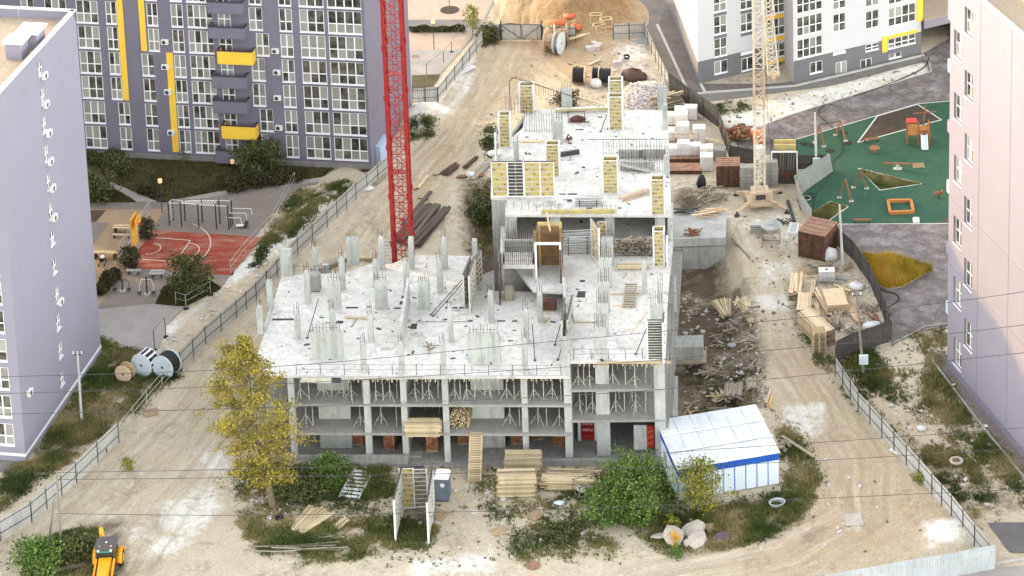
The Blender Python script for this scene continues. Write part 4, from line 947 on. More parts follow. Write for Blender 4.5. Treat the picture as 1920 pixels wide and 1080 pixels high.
# stair walls with starter bars, and a dark sheet for the stair opening's shade
sp = [G(*p, zU) for p in ((1135, 298), (1250, 300), (1250, 265), (1138, 262))]
hole = MB(); hole.prism([(p.x, p.y) for p in (G(1160, 297, zU), G(1248, 297, zU), G(1248, 281, zU), G(1160, 281, zU))], zU - .02, zU + .006); cpart('stair_opening_shade', hole, var_mat('stairwell_shade', (.10, .09, .075), .3, 1, .95))
for x0, x1, y, h in ((1160, 1198, 296, .95), (1206, 1248, 296, 1.0), (1163, 1226, 318, .9)):
    p, q_ = G(x0, y, zU), G(x1, y, zU); m = MB(); m.beam(p + V(0, 0, h / 2), q_ + V(0, 0, h / 2), .22, h); cpart('stair_wall', m, MT['concrete_shut'])
m = MB()
for k in range(9):                                            # steps going down beside the opening
    p, q_ = G(1166 + 6 * k, 312 + .3 * k, zU), G(1166 + 6 * k, 322 + .3 * k, zU); m.beam(p + V(0, 0, .75 - .07 * k), q_ + V(0, 0, .75 - .07 * k), .5, .16)
cpart('stair_flight', m, MT['concrete'])
m = MB(); q = random.Random(5)
def bar_row(m, p0, p1, zref, n, h, lean=.05):
    a, b = G(*p0, zref), G(*p1, zref)
    for k in range(n):
        p = vlerp(a, b, k / (n - 1)) + V(q.uniform(-.04, .04), 0, 0); m.tube(p, p + V(q.uniform(-lean, lean), q.uniform(-lean, lean), h * q.uniform(.85, 1.1)), .02, 4, cap=False)
bar_row(m, (1131, 300), (1252, 300), zU, 24, 2.3); bar_row(m, (1160, 322), (1252, 322), zU, 20, 1.9); bar_row(m, (983, 246), (1054, 246), zU, 16, 2.4); bar_row(m, (948, 214), (1000, 214), zU, 10, 2.0)
bar_row(m, (1005, 180), (1052, 182), zU, 11, 1.2); bar_row(m, (960, 455), (1000, 455), q3, 12, 2.4); bar_row(m, (950, 390), (1048, 396), zU, 8, .8); bar_row(m, (1130, 398), (1155, 398), zU, 4, .8)
for y0, y1, z in ((1131, 1252, .8), (1131, 1252, 1.6)): m.beam(G(y0, 300, zU) + V(0, 0, z), G(y1, 300, zU) + V(0, 0, z), .018)
tag(cpart('starter_bars', m, MT['rebar']), kind='stuff')
m = MB(); p = [G(*a, zU) for a in ((985, 246), (1058, 246), (1052, 206), (1002, 206))]; m.prism([(a.x, a.y) for a in p], zU - .1, zU + .05); cpart('ramp_slab', m, MT['slab'])
# dark plates on the roof slabs, standing for shade in small openings and ribs
hm = var_mat('slab_opening_shade', (.055, .055, .05), .3, 2, .95)
def hole_shade_at(px, py, w, d, z): m = MB(); m.box((*G(px, py, z)[:2], z + .004), (w, d, .02), CRZ); cpart('slab_opening_shade', m, hm)
for px, py, w, d in ((523, 599, 1.3, .35), (544, 599, 1.0, .35), (660, 577, 1.2, .3), (745, 578, .7, .25), (758, 557, .55, .5), (755, 568, .6, .6), (776, 612, .6, 1.0), (637, 604, .7, .5), (846, 577, 1.2, .3), (867, 577, .6, .3), (882, 601, .5, .2), (957, 639, .5, .2), (940, 602, .8, .25), (965, 602, .5, .25), (832, 600, .4, .15), (787, 601, .3, .15)): hole_shade_at(px, py, w, d, z3)
for px, py, w, d in ((1055, 364, .7, .25), (1073, 364, 1.0, .3), (1068, 376, .5, .5), (1094, 314, .35, .4), (1105, 391, .6, .4), (1087, 243, .9, .2), (1070, 300, .9, .15), (1048, 300, .8, .15)): hole_shade_at(px, py, w, d, zU)
for px, py, w, d in ((1090, 552, .8, 1.2), (1092, 527, .5, .4), (1087, 565, .4, .15)): hole_shade_at(px, py, w, d, q3)
# guard rail along the front edge of both roof slabs
def rail(pts, z, n, h, label):
    t_ = thing('edge_rail', label, 'guard rail', G(*pts[0], z)); m = MB(); k_ = [G(*p, z) for p in pts]
    for a, b in zip(k_[:-1], k_[1:]):
        for i in range(n + 1):
            p = vlerp(a, b, i / n); o = MB(); o.tube(p, p + V(0, 0, h), .028, 4); o.build('post', MT['steel_dark'], t_, True)
        for f in (.5, .96): m.path([vlerp(a, b, i / n) + V(0, 0, h * f) for i in range(n + 1)], .014, 4)
    m.build('cable', MT['steel_dark'], t_, True)
rail([(556, 702), (1052, 704)], z3, 11, 1.1, 'thin rod guard rail along the front edge of the lower roof slab'); rail([(1076, 674), (1205, 673)], q3, 4, 1.1, 'thin rod guard rail along the front edge of the raised roof slab')
rail([(552, 516), (648, 513)], z3, 5, 1.0, 'rod guard rail on the back edge of the lower roof slab')
# slab formwork still hanging under the front edge
m = MB(); q = random.Random(8)
fe = thing('edge_formwork', 'timber edge formwork and joist ends under the front edge of the lower roof slab', 'formwork', CF.pt(0, z3))
for px in range(565, 1060, 9):
    a = CF.at(px, 712)[0]
    if q.random() < .75: m.beam(CF.pt(a, z3 - TH - .13, .35 + q.uniform(-.2, .1)), CF.pt(a, z3 - TH - .13, -3), .1, .2)
m.build('joists', MT['timber'], fe, True)
m = MB(); m.beam(CF.pt(CF.at(566, 709)[0], z3 - .16, .1), CF.pt(CF.at(1060, 709)[0], z3 - .12, .1), .16, .3); m.build('edge_board', MT['concrete'], fe, True)
for x0, x1 in ((566, 597), (597, 622), (624, 641)):
    m = MB(); m.beam(CF.pt(CF.at(x0, 709)[0], z3 - .3, .28), CF.pt(CF.at(x1, 709)[0] - .05, z3 - .32, .28), .06, .5); m.build('plywood_sheet', MT['form_frame'] if x0 != 624 else MT['steel_dark'], fe, True)
m = MB()
fe2 = thing('edge_formwork', 'timber joist ends and yellow edge beam under the raised roof slab', 'formwork', CF.pt(30, q3))
for px in range(1078, 1240, 9):
    a = CF.at(px, 684)[0]
    if q.random() < .7: m.beam(CF.pt(a, q3 - TH - .13, .3 + q.uniform(-.2, .1)), CF.pt(a, q3 - TH - .13, -3), .1, .2)
m.build('joists', MT['timber'], fe2, True); m = MB(); m.beam(CF.pt(CF.at(1120, 680)[0], q3 - .1, .16), CF.pt(CF.at(1258, 676)[0], q3 - .06, .16), .12, .22); m.build('edge_beam', MT['timber'], fe2, True)
# basement annex and footings on the right flank
an = thing('retaining_structure', 'bare concrete basement annex with board marked walls right of the unfinished building', 'concrete structure', GP(1310, 540))
zt_ = 0.9; a, b, c, d = [G(*p, zt_) for p in ((1262, 452), (1361, 449), (1362, 395), (1259, 395))]
m = MB(); m.prism([(p.x, p.y) for p in (a, b, c, d)], -3.6, zt_ - .35); m.build('wall', MT['concrete_shut'], an, True)
m = MB(); m.prism([(p.x, p.y) for p in (a - CN * .15, b - CN * .15, c, d)], zt_ - .35, zt_); m.build('top_slab', MT['concrete'], an, True)
m = MB(); m.beam(V(a.x, a.y, zt_ - .1), V(b.x, b.y, zt_ - .1), .45, .9); m.build('beam', MT['concrete'], an, True)
for k in range(7):
    p = vlerp(a, b, (k + .6) / 7.2) + CN * .06; m = MB(); m.beam(V(p.x, p.y, -3.2), V(p.x, p.y, zt_ - .75), 1.0 if k % 2 else 1.15, .1, up=(0, 1, 0)); m.build('shutter_panel', MT['concrete_shut'], an, True)
an2 = thing('footing_ledge', 'stepped pale concrete footing along the right flank of the unfinished building', 'footing', GP(1262, 600))
for y0, y1, x1, z in ((549, 518, 1268, .2), (585, 550, 1269, .1), (612, 586, 1269, .0), (642, 616, 1270, -.1), (780, 705, 1271, -.9), (704, 660, 1262, -.6)):
    p = [G(*k, z) for k in ((1246, y0), (x1, y0), (x1, y1), (1248, y1))]; m = MB(); m.prism([(k.x, k.y) for k in p], -3.2, z); m.build('block', MT['concrete'], an2, True)
an3 = thing('concrete_beam', 'heavy board marked concrete beam jutting right from the building flank into the pit', 'concrete beam', GP(1285, 650))
m = MB(); p = [G(*k, .2) for k in ((1250, 652), (1318, 650), (1319, 628), (1250, 630))]; m.prism([(k.x, k.y) for k in p], -1.2, .2); m.build('beam', MT['concrete_shut'], an3, True)
m = MB(); m.prism([(k.x + .3, k.y - .5) for k in p], -1.45, -1.22); m.build('formwork_board', MT['timber_old'], an3, True)
# ---------------------------------------------------------------- formwork panels
FP = {}
def form_meshes(w, h, face, ribs, frame):
    k = (round(w, 1), round(h, 1), face, ribs, frame)
    if k not in FP:
        w, h = k[0], k[1]; m = MB(); m.bx(-w / 2, w / 2, 0, .03, 0, h); ply = m.mesh('ply_face', MT[face])
        m = MB()
        for x in (-w / 2, w / 2): m.bx(x - .04, x + .04, -.12, .035, 0, h)
        for z in (0, h): m.bx(-w / 2 + .04, w / 2 - .04, -.12, .035, max(0, z - .08), max(.08, z))
        fr = m.mesh('frame', MT[frame]); m = MB(); n = max(2, int(h / ribs))
        for i in range(1, n): m.bx(-w / 2 + .04, w / 2 - .04, -.10, -.001, i * h / n - .03, i * h / n + .03)
        nv = max(1, int(w / .75))
        for i in range(1, nv): m.bx(-w / 2 + i * w / nv - .025, -w / 2 + i * w / nv + .025, -.085, -.002, .08, h - .08)
        rb = m.mesh('ribs', MT['form_frame']); m = MB(); m.bx(-w / 2, w / 2, -.13, .04, h, h + .07); cap = m.mesh('top_rail', MT['steel_dark'])
        m = MB(); 
        m.bx(-.07, .07, -.14, -.1, -.05, .05); FP[k] = (ply, fr, rb, cap, m.mesh('clamp', MT['steel_dark']), [((-.32 + .64 * ((i * 7) % 5) / 4) * w, (i + .5) * h / n) for i in range(n)])
    return FP[k]
def panel(px, yb, wpx, h, z, label, yaw=0.0, face='ply_yellow', ribs=.42, frame='white_paint', w=None, tilt=None, group='formwork panels', dx=0, dy=0):
    p = G(px, yb, z) if z is not None else GP(px, yb); w = w or wpx / S(p)
    t_ = thing('formwork_panel', label, 'formwork panel', p + V(dx, dy, 0), CRZ + yaw, group)
    if tilt is not None: t_.rotation_euler = (tilt, 0, CRZ + yaw)
    ms = form_meshes(w, h, face, ribs, frame)
    for nm, me_ in zip(('ply_face', 'frame', 'ribs', 'top_rail'), ms): link(nm, me_, t_)
    for x, z_ in ms[5]: link('clamp', ms[4], t_, (x, 0, z_))
    return t_
def colform(px, yb, wpx, h, z, label, side='ply_brown', dep=.9):
    p = G(px, yb, z); w = wpx / S(p); t_ = thing('column_formwork', label, 'column formwork', p, CRZ, 'column formwork boxes')
    fw = form_meshes(w, h, 'ply_yellow', .40, 'form_frame'); sd = form_meshes(dep, h, side, .5, 'white_paint')
    for (dx, dy, rz, ms) in ((0, 0, 0, fw), (0, dep, math.pi, fw), (-w / 2 - .03, dep / 2, -math.pi / 2, sd), (w / 2 + .03, dep / 2, math.pi / 2, sd)):
        o = link('form_side', ms[0], t_, (dx, dy, 0), rz)
        for nm, me_ in zip(('frame', 'ribs'), ms[1:]): link(nm, me_, o)
        if rz == 0:
            for x, z_ in ms[5]: link('clamp', ms[4], o, (x, 0, z_))
    m = MB(); m.bx(-w / 2, w / 2, .05, dep - .05, 0, h - .35); m.build('shade_core', MT['steel_dark'], t_)  # dark filler standing for the shade inside the open form
    return t_
colform(988, 212, 23, 3.3, zU, 'yellow column formwork box at the back left slab corner beside the bent pipe')
colform(1155, 200, 22, 3.2, zU, 'rearmost yellow column formwork box, half hidden behind another yellow box near the cable reels')
colform(1155, 243, 23, 3.9, zU, 'tall yellow column formwork box with white tie, in front of another')
colform(947, 275, 18, 3.7, zU, 'narrow yellow column formwork box on the far left edge of the upper slab')
colform(1037, 330, 22, 3.6, zU, 'yellow column formwork box partly hidden behind the long yellow formwork wall')
colform(1145, 362, 25, 3.7, zU, 'yellow column formwork box standing alone in the middle of the upper slab')
colform(1234, 402, 22, 3.9, zU, 'yellow column formwork box at the front right corner of the upper slab')
colform(1236, 499, 17, 3.9, q3, 'yellow column formwork box at the right edge of the raised roof slab')
for px, w_, f_, lb in ((938, 30, 'ply_yellow', 'left yellow panel'), (968, 30, 'steel_dark', 'black ribbed panel'), (999, 29, 'ply_yellow', 'yellow panel right of the black one'), (1027, 26, 'ply_yellow', 'rightmost yellow panel')):
    panel(px, 368, w_, 3.9, zU, lb + ' of the long formwork wall on the upper slab', 0, f_, .5 if f_ != 'steel_dark' else .36)
panel(930, 300, 0, 3.5, zU, 'dark steel sheet panel seen edge on beside the left edge of the upper slab', math.pi / 2, 'steel_dark', .5, w=1.2)
panel(1118, 487, 0, 4.1, q3, 'grey backed formwork panel turned sideways left of the row of wide column stubs', -1.15, 'ply_yellow', .5, w=2.2)
panel(1130, 480, 14, 3.9, q3, 'yellow formwork panel beside the first wide column stub under the upper slab', .12)
panel(1251, 497, 0, 3.6, q3, 'dark formwork panel on edge at the right rim of the raised roof slab', math.pi / 2, 'steel_dark', .5, w=1.1)
panel(1229, 674, 28, 4.1, q3, 'black ribbed formwork panel at the front right corner of the raised roof slab', 0, 'steel_dark', .26)
panel(1244, 672, 0, 4.2, q3, 'pale formwork panel on edge beside the black ribbed panel at the slab corner', math.pi / 2, 'form_frame', .5, w=1.6)
panel(1018, 480, 42, 2.9, q3, 'yellow formwork panel behind the shaft box at the stair core', 0, 'ply_yellow', .5, 'timber', dx=.3)
# shaft form: brown open box with pale pipes
p = G(1030, 546, z3); sf = thing('shaft_formwork', 'tall brown plywood shaft form with white steel corner posts at the stair core', 'shaft formwork', p, CRZ)
w_ = 46 / S(p); SFH = 6.2; SFD = 2.6
m = MB(); m.bx(-w_ / 2, w_ / 2, SFD - .06, SFD, 0, SFH); m.build('back_sheet', MT['ply_yellow'], sf)
m = MB(); m.bx(-w_ / 2 + .3, w_ / 2 - .3, SFD - .10, SFD - .07, 1.2, SFH - .4)
for i in range(9): m.bx(-w_ / 2 + .3, w_ / 2 - .3, SFD - .16, SFD - .101, 1.3 + i * .52, 1.38 + i * .52)
m.build('ribs', MT['ply_brown'], sf)
for s_, nm in ((-1, 'side_sheet'), (1, 'side_sheet')):
    m = MB(); m.bx(s_ * w_ / 2 - .03, s_ * w_ / 2 + .03, 0, SFD - .07, 0, SFH - (.6 if s_ > 0 else .2)); m.build(nm, MT['ply_brown'], sf)
    m = MB(); m.bx(s_ * (w_ / 2) - .09, s_ * (w_ / 2) + .09, -.2, -.02, 0, SFH - 1.0); m.build('corner_post', MT['white_paint'], sf)
m = MB(); m.bx(-w_ / 2 - .05, w_ / 2 + .05, -.22, -.05, SFH - 1.0, SFH - .8); m.build('cross_beam', MT['white_paint'], sf)
m = MB(); m.beam((.1, SFD - .8, SFH - .6), (-.3, SFD + .2, SFH + 1.0), .18, .05); m.build('leaning_board', MT['timber_orange'], sf)
m = MB(); m.bx(-w_ / 2 + .04, w_ / 2 - .04, .0, .06, 0, 1.1); m.build('front_sheet', MT['ply_brown'], sf)
for px, yb, lb in ((937, 560, 'rust red steel form sheet on edge left of the stair core'), (1052, 545, 'rust red steel form sheet on edge right of the shaft box')):
    panel(px, yb, 0, 4.6, z3, lb, math.pi / 2 + .08, 'rust', .6, 'rust', w=2.4)
# depth-wise wall forms seen almost edge on
for px, yb, yaw, w_, h_, lb, zz in ((1057, 650, math.pi / 2, 4.2, 4.0, 'dark wall formwork seen edge on along the step between the two slabs', z3), (1069, 640, math.pi / 2 - .04, 4.4, 3.6, 'pale wall formwork seen edge on along the step between the two slabs', z3), (877, 560, math.pi / 2 - .1, 3.6, 3.6, 'dark wall formwork on edge at the right end of the lower slab', z3), (886, 572, math.pi / 2 - .05, 3.6, 4.2, 'pale wall formwork on edge at the right end of the lower slab', z3), (893, 540, math.pi / 2 - .25, 3.0, 3.4, 'brown wall formwork on edge at the slab end above the dirt pit', z3)):
    panel(px, yb, 0, h_, zz, lb, yaw, 'steel_dark' if 'dark' in lb else ('ply_brown' if 'brown' in lb else 'concrete'), .5, 'form_frame', w=w_)
def lean_rods(pts, z, label, r=.045, mat='steel_dark', cat='steel prop'):
    for k_, (x0, y0, x1, y1, h) in enumerate(pts):
        a = G(x0, y0, z); b = G(x1, y1, z + h); t_ = thing('push_pull_prop', (('left ', 'right ') if len(pts) == 2 else ('second ', 'third ', 'rightmost ', 'leftmost '))[k_] + label if len(pts) > 1 else label, cat, a, 0, 'leaning push-pull props'); m = MB(); m.tube(a, b, r, 6); m.build('tube', MT[mat], t_, True); m = MB(); m.box((a.x, a.y, a.z + .03), (.25, .25, .05)); m.build('foot_plate', MT[mat], t_, True)
lean_rods([(808, 590, 866, 525, 2.2), (812, 593, 868, 530, 2.2)], z3, 'dark raking prop leaning against the edge-on wall forms on the lower slab')
lean_rods([(1040, 647, 1062, 570, 2.6), (1046, 675, 1066, 610, 2.4), (1087, 637, 1072, 590, 2.2), (1003, 676, 998, 608, 1.4)], z3, 'dark raking prop leaning against the step wall formwork')
lean_rods([(1192, 664, 1212, 616, 2.4)], q3, 'dark raking prop beside the black ribbed formwork panel'); lean_rods([(576, 634, 597, 560, 2.4)], z3, 'thin dark prop leaning on a column stub on the left of the lower slab')
lean_rods([(1126, 247, 1138, 215, 1.8)], zU, 'thin prop leaning on the tall yellow formwork box with white tie')
# ---------------------------------------------------------------- telescopic props in the bays
PM = {}
def prop_mesh(h, tri):
    k = (round(h, 1), tri)
    if k not in PM:
        h = k[0]; m = MB(); m.tube((0, 0, 0), (0, 0, h * .55), .045, 6); m.tube((0, 0, h * .5), (0, 0, h), .032, 6); m.box((0, 0, .02), (.16, .16, .03)); m.box((0, 0, h - .02), (.2, .2, .05)); m.tube((0, 0, h * .53), (0, 0, h * .57), .07, 6)
        f = MB()
        for i in range(3):
            t_ = 2 * math.pi * i / 3 + .5; c, s_ = math.cos(t_), math.sin(t_); f.tube((c * .05, s_ * .05, h * .38), (c * .75, s_ * .75, .02), .026, 5); f.tube((c * .04, s_ * .04, h * .16), (c * .42, s_ * .42, h * .17), .02, 4)
        PM[k] = (m.mesh('tube', MT['prop']), f.mesh('tripod', MT['prop']) if tri else None)
    return PM[k]
MT['prop'] = var_mat('galvanised_prop', (.46, .44, .38), .25, 4, .5, fine=.4)
ORD = ('first', 'second', 'third', 'fourth', 'fifth', 'sixth', 'seventh', 'eighth', 'ninth', 'tenth', 'eleventh', 'twelfth', 'thirteenth', 'fourteenth', 'fifteenth')
q = random.Random(21)
def props(bays, za, zb, label, group):
    for px0, px1, n, row in bays:
        for i in range(n):
            px = lerp(px0, px1, (i + .5) / n) + q.uniform(-3, 3); a = CF.at(px, 780)[0]; dpt = row + q.uniform(-.25, .25); p = CF.pt(a, za, -dpt); tri = (i % 2 == 0) == (row < 3)
            t_ = thing('steel_prop', ORD[i] + ' from the left, ' + ('front' if row < 3 else 'rear') + ' row: ' + label, 'steel prop', p, q.uniform(0, 6), group); tb, tr = prop_mesh(zb - za, tri); link('tube', tb, t_)
            if tr: link('tripod', tr, t_)
zz = z3 - TH - .25
def bay(px0, px1, nf, nr, za, zb, label, fr=.95, rr=3.5):
    if nf: props([(px0, px1, nf, fr)], za, zb, label, label.replace('prop in', 'props in'))
    if nr: props([(px0, px1, nr, rr)], za, zb, label, label.replace('prop in', 'props in'))
for a in ((556, 586, 2, 0, 'prop in top storey beside the yellow tree'), (592, 650, 3, 0, 'prop in top storey before the left shear wall'), (652, 683, 2, 0, 'prop in top storey right of the left shear wall'), (697, 752, 4, 3, 'prop in second full top storey bay'), (766, 830, 4, 3, 'prop in middle top storey bay'), (843, 880, 3, 0, 'prop in top storey left of the large shear wall'), (884, 938, 4, 0, 'prop in top storey before the large shear wall'), (942, 980, 3, 0, 'prop in top storey right of the large shear wall'), (992, 1058, 4, 3, 'prop in last top storey bay before the step')):
    bay(*a[:4], z2, zz, a[4], 1.6 if 'before the l' in a[4] and 'shear' in a[4] else .95)
zz = z2 - TH
for a in ((697, 752, 2, 0, 'prop in middle storey under the timber beam'), (558, 588, 2, 0, 'prop in middle storey beside the yellow tree'), (655, 682, 1, 0, 'prop in middle storey right of the left shear wall'), (775, 826, 0, 2, 'prop in middle storey above the hanging boards'), (943, 980, 2, 0, 'prop in middle storey right of the large shear wall'), (992, 1058, 3, 0, 'prop in last middle storey bay before the step')): bay(*a[:4], z1, zz, a[4], 1.4)
zz = q3 - TH - .25
for a in ((1078, 1114, 3, 0, 'prop in raised block left of the wide column'), (1142, 1222, 4, 3, 'prop in raised block right of the wide column')): bay(*a[:4], q2, zz, a[4] + ', upper'); bay(*a[:4], q1, q2 - TH, a[4] + ', lower', 1.5)
# ---------------------------------------------------------------- cranes
MT['crane_red'] = var_mat('crane_red_paint', (.27, .013, .013), .35, 1.5, .5, fine=.35)
MT['crane_cream'] = var_mat('cream_crane_paint', (.62, .55, .42), .15, 2, .55, fine=.35)
MT['crane_orange'] = var_mat('orange_crane_paint', (.50, .37, .25), .25, 2, .55, fine=.4)
def lattice_mesh(name, w, h, n, ch, br, mat, X=True, w1=None):
    w1 = w1 or w; m = MB()
    def wz(z): return lerp(w, w1, z / h) / 2
    def c(i, z): a = wz(z); return V((-a, a, a, -a)[i], (-a, -a, a, a)[i], z)
    for i in range(4): m.beam(c(i, 0), c(i, h), ch)
    for k in range(n):
        za, zb = h * k / n, h * (k + 1) / n; zm = (za + zb) / 2
        for i in range(4):
            j = (i + 1) % 4; m.beam(c(i, za + .03), c(j, za + .03), br)
            if X: m.beam(c(i, za), c(j, zb), br); m.beam(c(j, za), c(i, zb), br * .9)
            else:
                if k % 2: m.beam(c(i, za), c(j, zb), br)
                else: m.beam(c(j, za), c(i, zb), br)
    return m.mesh(name, mat)
p = G(752.5, 493, z3); pb = V(p.x, p.y + 1.9, 0); MW = 34.0 / S(V(p.x, p.y, z3))
rc = thing('tower_crane', 'red lattice tower crane mast rising behind the lower slab', 'crane', pb, CRZ)
SH = 5.4
sec = lattice_mesh('mast_section', MW, SH, 3, .24, .06, MT['crane_red'])
m = MB()
for x in (-.22, .22): m.beam((x, .1, 0), (x, .1, SH), .05)
for k in range(15): m.beam((-.22, .1, .2 + k * .36), (.22, .1, .2 + k * .36), .035)
for k in range(3):
    for a in range(6): t0, t1 = math.pi * a / 5 - math.pi / 2, math.pi * (a + 1) / 5 - math.pi / 2; 
    z = .9 + k * 1.8; pts = [(.1 + .42 * math.sin(t_), -.05 - .45 * math.cos(t_) + .1, z) for t_ in [(-1.3 + 2.6 * i / 8) for i in range(9)]]; m.path(pts, .02, 4)
lad = m.mesh('ladder', MT['crane_red']); m = MB(); m.bx(-MW / 2 + .15, MW / 2 - .15, -.1, MW / 2 - .1, -.03, .03); plat = m.mesh('rest_platform', MT['crane_red'])
m = MB()
for sx in (-1, 1):
    for sy in (-1, 1): m.box((sx * MW / 2, sy * MW / 2, 0), (.40, .40, .5))
joint = m.mesh('joint_collar', MT['crane_red'])
for k in range(10):
    o = link('mast_section', sec, rc, (0, 0, k * SH)); link('ladder', lad, o); link('joint_collar', joint, o)
    if k % 2: link('rest_platform', plat, o, (0, 0, 2.0))
m = MB(); m.bx(-2.4, 2.4, -2.4, 2.4, -.5, .35); m.build('foundation_block', MT['concrete'], rc)
# yellow-white crane with folded jib
p = GP(1425, 384); yc = thing('mobile_tower_crane', 'cream and orange lattice crane with folded jib and splayed outrigger feet', 'crane', p, .08)
sW = 18.5 / S(p)
H1 = 6.0
seca = lattice_mesh('mast_section', sW, 5.0, 4, .14, .07, MT['crane_cream'], False); secb = lattice_mesh('mast_section', sW, 5.0, 4, .15, .07, MT['crane_orange'], False)
z = 1.9
for k in range(7):
    link('mast_section', secb if k == 2 else seca, yc, (0, 0, z)); z += 5.0
jb = lattice_mesh('jib_section', 1.25, 7.0, 7, .10, .055, MT['crane_cream'], True, .95)
zb_ = ZT(p, 128) - p.z; xj = 21.0 / S(p)
for k in range(3):
    o = link('jib_section', jb, yc, (xj - k * .42 + .2, -1.0, zb_ + k * 6.95)); o.rotation_euler = (0, -.062, 0)
m = MB(); m.bx(-.7, .7, -.55, .55, -.35, -.1); m.tube((0, -.6, -.5), (0, .6, -.5), .25, 10); m.build('jib_head', MT['crane_orange'], yc).location = (xj + .25, -1.0, zb_)
m = MB(); m.bx(-1.0, 1.0, -.9, .9, .85, 1.9); m.build('turntable', MT['crane_orange'], yc)
m = MB(); m.bx(-.55, .55, -.95, -.85, 1.1, 1.7); m.build('winch_cover', MT['steel_dark'], yc)
for i, (x, y) in enumerate(((-2.9, -2.3), (2.9, -2.3), (-2.6, 2.6), (2.6, 2.6))):
    m = MB(); d = V(x, y, 0); m.beam(d * .2 + V(0, 0, .8), d * .62 + V(0, 0, .75), .42, .40); m.beam(d * .6 + V(0, 0, .75), d * .95 + V(0, 0, .35), .30, .30); o = m.build('outrigger', MT['crane_orange'], yc)
    m = MB(); m.tube(d * .97 + V(0, 0, .02), d * .97 + V(0, 0, .5), .09, 8); m.tube(d * .97 + V(0, 0, 0), d * .97 + V(0, 0, .06), .32, 10); link('jack', m.mesh('jack', MT['steel_dark']), o)
m = MB(); m.prism([(-1.3, -1.5), (1.3, -1.5), (1.6, 1.6), (-1.6, 1.6)], .5, .85); m.build('base_frame', MT['crane_orange'], yc)
m = MB(); m.bx(-.5, .5, .7, 1.6, 5.2, 6.6); m.build('control_cabinet', MT['white_paint'], yc)
m = MB(); m.path([(.75, -.3, 26), (.85, -.8, 12), (1.3, -.9, 3)], .02, 4); m.build('hoist_rope', MT['steel_dark'], yc)
# ballast blocks behind the crane
for i, (px, py, n, lb) in enumerate(((1403, 352, 7, 'left stack of grey crane ballast slabs behind the cream crane foot'), (1443, 348, 8, 'right stack of grey crane ballast slabs behind the cream crane foot'))):
    t_ = thing('ballast_stack', lb, 'ballast stack', GP(px, py), .05, 'crane ballast stacks'); m = MB(); m.bx(-.95, .95, -.5, .5, 0, .36); bm_ = m.mesh('ballast_slab', MT['concrete_dark'])
    for k in range(n): link('ballast_slab', bm_, t_, (R.uniform(-.05, .05), R.uniform(-.05, .05), k * .40), R.uniform(-.03, .03))
# ---------------------------------------------------------------- fences
MT['sheet'] = None
def sheet_mat(name, c):
    t = NT(name); g = t.geo(); a = t.mix(t.ramp(t.noise(.5, 5, .6), [(.3, 0), (.7, 1)]), mul(c, .85), mul(c, 1.12))
    st = t.noise(1.0, 4, .65, t.scale(g, (3, 3, .4))); a = t.mix(t.math('MULTIPLY', t.ramp(st, [(.48, 0), (.66, 1)]), .45), a, mul(c, .7))
    a = t.mix(t.math('MULTIPLY', t.ramp(t.noise(2.4, 5, .7), [(.56, 0), (.68, 1)]), .5), a, (.25, .17, .11)); t.col(a); t.rough(.55); return t.m
MT['sheet'] = sheet_mat('grey_corrugated_sheet', (.45, .44, .41)); MT['sheet_dark'] = sheet_mat('dark_corrugated_sheet', (.095, .088, .082)); MT['sheet_blue'] = sheet_mat('galvanised_corrugated_sheet', (.42, .44, .45)); MT['sheet_green'] = sheet_mat('grey_green_sheet', (.22, .235, .21))
def corr(a, b, z0, z1, h0=0.0, pitch=.22, dep=.045, tilt=0.0):
    m = MB(); d = (b - a); L = d.length; d = d.normalized(); n = V(d.y, -d.x, 0); k = max(4, int(L / pitch) * 4); vs_ = []
    for i in range(k + 1):
        o = (0, 0, dep, dep)[i % 4]; p = a + d * (L * i / k) + n * o; vs_ += [(p.x, p.y, z0 + (b.z - a.z) * i / k + a.z), (p.x + n.x * tilt, p.y + n.y * tilt, z1 + (b.z - a.z) * i / k + a.z)]
    m.add(vs_, [(2 * i, 2 * i + 2, 2 * i + 3, 2 * i + 1) for i in range(k)]); return m
def fence(label, pts, h=2.1, sp=2.6, mat='sheet', side=1, gap=(), rails=(.35, .85), post=True, group=None, tilt=0.0, name='sheet_metal_fence', pm='steel_dark'):
    P_ = [GP(*p) for p in pts]; t_ = thing(name, label, 'fence', P_[0], 0, group); q = random.Random(len(pts) * 7 + int(pts[0][0])); run = []
    for a, b in zip(P_[:-1], P_[1:]):
        n = max(1, round((b - a).length / sp)); run += [(vlerp(a, b, i / n), vlerp(a, b, (i + 1) / n)) for i in range(n)]
    for i, (a, b) in enumerate(run):
        d = (b - a).normalized(); n = V(d.y, -d.x, 0) * side; hh = h * q.uniform(.97, 1.02)
        if i not in gap: corr(a, b, .04, hh, tilt=tilt).build('panel', MT[mat], t_, True)
        if post: m = MB(); m.beam(a + n * .07 + V(0, 0, -.4), a + n * .07 + V(0, 0, h + .03), .07); m.build('post', MT[pm], t_, True)
        for r in rails: m = MB(); m.beam(a + n * .06 + V(0, 0, h * r), b + n * .06 + V(0, 0, h * r), .04, .05); m.build('rail', MT[pm], t_, True)
    if post: a = P_[-1]; m = MB(); m.beam(a + n * .07 + V(0, 0, -.4), a + n * .07 + V(0, 0, h + .03), .07); m.build('post', MT[pm], t_, True)
    return t_
fence('grey sheet metal fence with dark posts along the dirt road at the lower left', [(-60, 1062), (0, 1014), (59, 979), (143, 906), (183, 867), (222, 830)], 2.2)
fence('open wire stretch of fence without sheets between cable reels and the dirt road', [(224, 828), (275, 765), (332, 700)], 2.0, 2.8, rails=(.3, .62, .95), gap=range(20), pm='steel')
fence('long grey sheet metal fence running from the white reels up to the red crane', [(338, 694), (385, 646), (443, 597), (480, 563), (558, 478), (613, 426), (667, 374), (728, 322)], 2.1)
